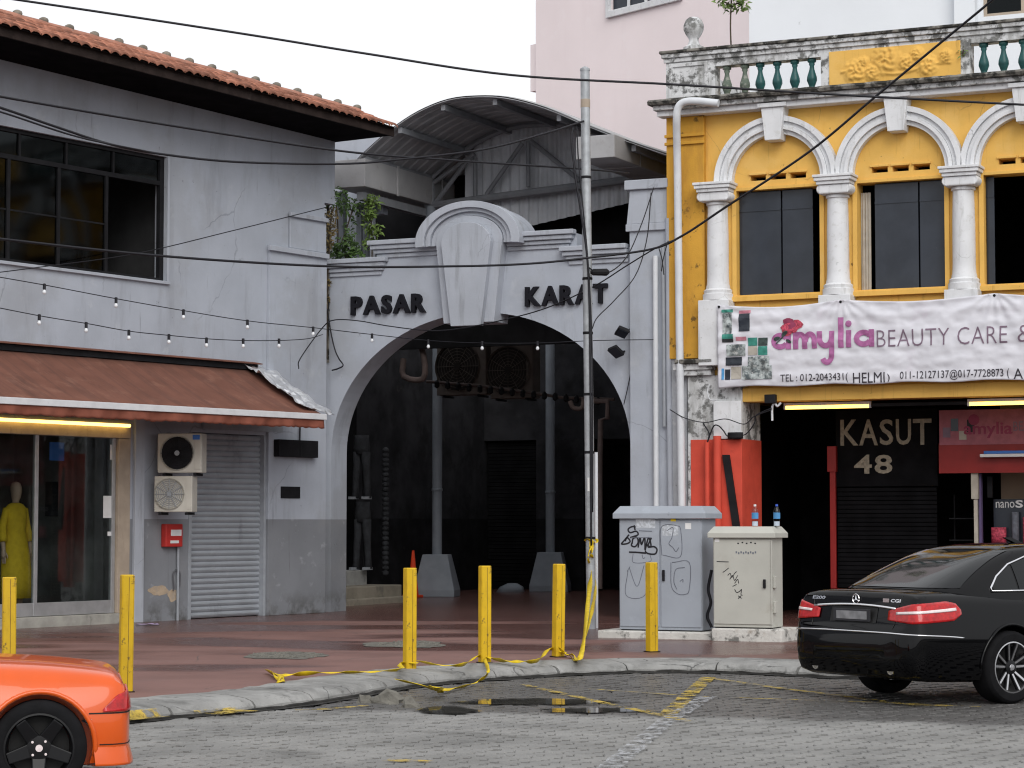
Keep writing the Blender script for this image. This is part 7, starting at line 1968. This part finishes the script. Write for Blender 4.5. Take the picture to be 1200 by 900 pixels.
# star emblem, type marks
ec = cast(bv, (-3, 0, .955), (1, 0, 0), .012)
em = MB(); em.tube([(ec.x, ec.y+.044*math.cos(a), ec.z+.044*math.sin(a)) for a in [2*math.pi*k/28 for k in range(28)]], .005, 6, closed=True)
for k in range(3):
    a = math.pi/2 + 2*math.pi*k/3; n_ = Vector((0, -math.sin(a), math.cos(a))); t_ = Vector((0, math.cos(a), math.sin(a))); c_ = Vector(ec)
    em.add([c_+n_*.009, c_-n_*.009, c_+t_*.043, c_+Vector((-.008, 0, 0))], [(0, 2, 3), (1, 3, 2), (0, 3, 1)])
em.build('star_emblem', M['chrome'], mer)
def badge(s_, y0, y1, z0, z1, name='badge'):
    c_ = cast(bv, (-3, (y0+y1)/2, (z0+z1)/2), (1, 0, 0), .004); b = text_mb(s_, 1.0, .006, .03, abs(y1-y0), z1-z0)
    mb = MB(); mb.v = [(c_.x-.004 + p[1] + (p[2]-(z1-z0)/2)*.28, max(y0, y1) - p[0], z0+p[2]) for p in b.v]; mb.f = b.f
    return mb.build(name, M['chrome'], mer, fix=True)
badge('E200', .62, .44, .945, .975); badge('CGI', -.60, -.47, .940, .970)
cc = cast(bv, (-3, -.41, .955), (1, 0, 0), .006); MB().box(cc.x-.006, cc.x, -.45, -.37, .938, .973).build('badge', M['chrome'], mer)
MB().loft([[(1.05+.0-.12*t*1.2-.1*a, b*.03*(1-t*.6), 1.468+.055*t) for a, b in ((0, -1), (1, -1), (1, 1), (0, 1))] for t in (0, .5, 1)]).build('roof_fin', M['blackpaint'], mer)
# black under-floor
box('underfloor', M['plastic'], mer, -.70, 3.2, -.58, .58, .205, .45)

# ---- orange coupe
oc = on_z(45, 931, 0)
ho = math.pi + R(12)
org = thing('coupe_car', 'bright orange lowered coupe with black wheels at the left edge', 'car', (0, 0, 0), ho)
lat_l = Vector((-math.sin(ho), math.cos(ho), 0))     # car's left = camera side
org.location = oc - lat_l*.72
so = [(-.56, .33, .47, .40, .36, .45), (-.555, .25, .52, .56, .53, .50), (-.54, .20, .60, .66, .63, .575), (-.515, .175, .67, .71, .68, .64), (-.48, .165, .715, .74, .685, .675), (-.42, .16, .745, .765, .68, .70), (-.25, .16, .770, .79, .68, .72), (0, .16, .795, .81, .68, .74), (.35, .16, .815, .82, .69, .76), (.8, .16, .84, .825, .70, .78),
      (1.5, .16, .86, .825, .71, .79), (2.0, .16, .84, .825, .70, .77), (2.4, .16, .78, .82, .66, .72), (2.8, .17, .71, .79, .60, .65), (3.05, .20, .62, .70, .50, .57), (3.15, .26, .52, .55, .40, .49), (3.18, .32, .46, .42, .32, .44)]
wo = .29
ob_ = booled(body_mesh(so), [(0, .55, 1.2, wo, wo+.035), (0, -1.2, -.55, wo, wo+.035), (2.35, .55, 1.2, wo, wo+.035), (2.35, -1.2, -.55, wo, wo+.035)], 'body', M['orangepaint'], org)
obv = bvh_of(ob_)
co_ = cabin_fn(dens([(.72, .25), (.84, .40), (.95, .65), (1.08, .92), (1.16, 1.1), (1.19, 1.2)]), dens([(.72, 2.1), (.84, 1.98), (.95, 1.8), (1.08, 1.58), (1.16, 1.38), (1.19, 1.3)]), dens([(.72, .70), (.84, .67), (.95, .62), (1.08, .54), (1.16, .44), (1.19, .2)]))
rows = [[co_(z, 2*math.pi*k/NS) for k in range(NS)] for z in (.72, .78, .84, .90, .95, 1.0, 1.05, 1.1, 1.14, 1.17, 1.19)]
ocab = MB().loft(rows).build('cabin', M['orangepaint'], org, smooth=True); ocv = bvh_of(ocab)
decal(ocv, [[((-3, lerp(-1, 1, i_/16)*lerp(.62, .46, j_/8), lerp(.86, 1.12, j_/8)), (1, 0, 0)) for j_ in range(9)] for i_ in range(17)], 'rear_screen', M['carglass'], org, .005)
decal(ocv, [[((5, lerp(-1, 1, i_/16)*lerp(.62, .46, j_/8), lerp(.86, 1.12, j_/8)), (-1, 0, 0)) for j_ in range(9)] for i_ in range(17)], 'windscreen', M['carglass'], org, .005)
for s in (-1, 1):
    decal(ocv, [[((x, s*3, lerp(.86, table([(.55, .88), (.9, 1.08), (1.35, 1.12), (1.75, .9)], x), j_/6)), (0, -s, 0)) for j_ in range(7)] for x in [lerp(.6, 1.72, i_/14) for i_ in range(15)]], 'side_window', M['carglass'], org, .005)
    def zt_l(t): return (table([(0, .505), (1, .50)], t), table([(0, .60), (.45, .655), (.8, .60), (1, .515)], t))
    decal(obv, from_corner(s, -.15, .32, 172, 118, zt_l, 22, 8), 'tail_lamp', M['redlens'], org, .008, .012)
    # bumper seams and flared lower lip
    pts = [cast(obv, (-.15+3*math.cos(R(a)), s*.32+3*math.sin(R(a))*s, .492), (-math.cos(R(a)), -math.sin(R(a))*s, 0), .001) for a in range(172, 104, -4)]
    MB().tube([p for p in pts if p], .005, 5).build('panel_gap', M['plastic'], org)
    pts = [cast(obv, (-.15+3*math.cos(R(a)), s*.32+3*math.sin(R(a))*s, .30), (-math.cos(R(a)), -math.sin(R(a))*s, 0), .001) for a in range(172, 112, -4)]
    MB().tube([p for p in pts if p], .004, 5).build('panel_gap', M['wood'], org)
    lip = []
    for a in range(176, 108, -4):
        o_ = (-.15+3*math.cos(R(a)), s*.32+3*math.sin(R(a))*s, .27); d_ = Vector((-math.cos(R(a)), -math.sin(R(a))*s, 0)); p = cast(obv, o_, d_, .0)
        if p: lip.append([p + Vector((0, 0, .02)), p - d_*.012 + Vector((0, 0, -.02)), p - d_*.03 + Vector((0, 0, -.085)), p - d_*.03 + Vector((0, 0, -.10)), p + d_*.05 + Vector((0, 0, -.10))])
    MB().grid(lip).build('bumper_lip', M['orangepaint'], org, smooth=True)
    for wx in (0, 2.35):
        pts = []
        for k in range(29):
            a = math.pi*(k/28*1.1-.05); p = cast(obv, (wx+(wo+.05)*math.cos(a), s*3, wo+(wo+.05)*math.sin(a)), (0, -s, 0), .0)
            if p: pts.append(p)
        MB().tube(pts, .016, 6).build('arch_lip', M['orangepaint'], org, smooth=True)
    decal(obv, from_corner(s, 2.5, .3, 15, 60, lambda t: (.50, .60), 10, 4), 'headlight', M['clearlens'], org, .005, .006)
    pts = [cast(obv, (.75+.02*(k/8), s*3, lerp(.24, .76, k/8)), (0, -s, 0), .001) for k in range(9)]; MB().tube([p for p in pts if p], .004, 4).build('door_gap', M['plastic'], org)
    decal(obv, [[((-.30 + .012*i_ + .02*math.sin(j_*2.1), s*3, .485 - .014*j_), (0, -s, 0)) for j_ in range(6)] for i_ in range(3)], 'paint_scrape', M['galv'], org, .003)
    c_ = cast(obv, (.32, s*3, .52), (0, -s, 0), .004)
    MB().lathe([(.04, 0), (.036, .003*s), (.001, .0035*s)], 16, c_, 'y').build('filler_cap', M['redlens' if s < 0 else 'orangepaint'], org)
for yy in (-.72, .72): wheel(org, 0, yy, wo, .21, 1 if yy > 0 else -1, 'five', .215)
for yy in (-.72, .72): wheel(org, 2.35, yy, wo, .20, 1 if yy > 0 else -1, 'five', .215)
# lid lip spoiler

box('number_plate', M['plateblack'], org, -.572, -.562, -.22, .22, .40, .50)
box('underfloor', M['plastic'], org, -.4, 2.9, -.5, .5, .15, .35)
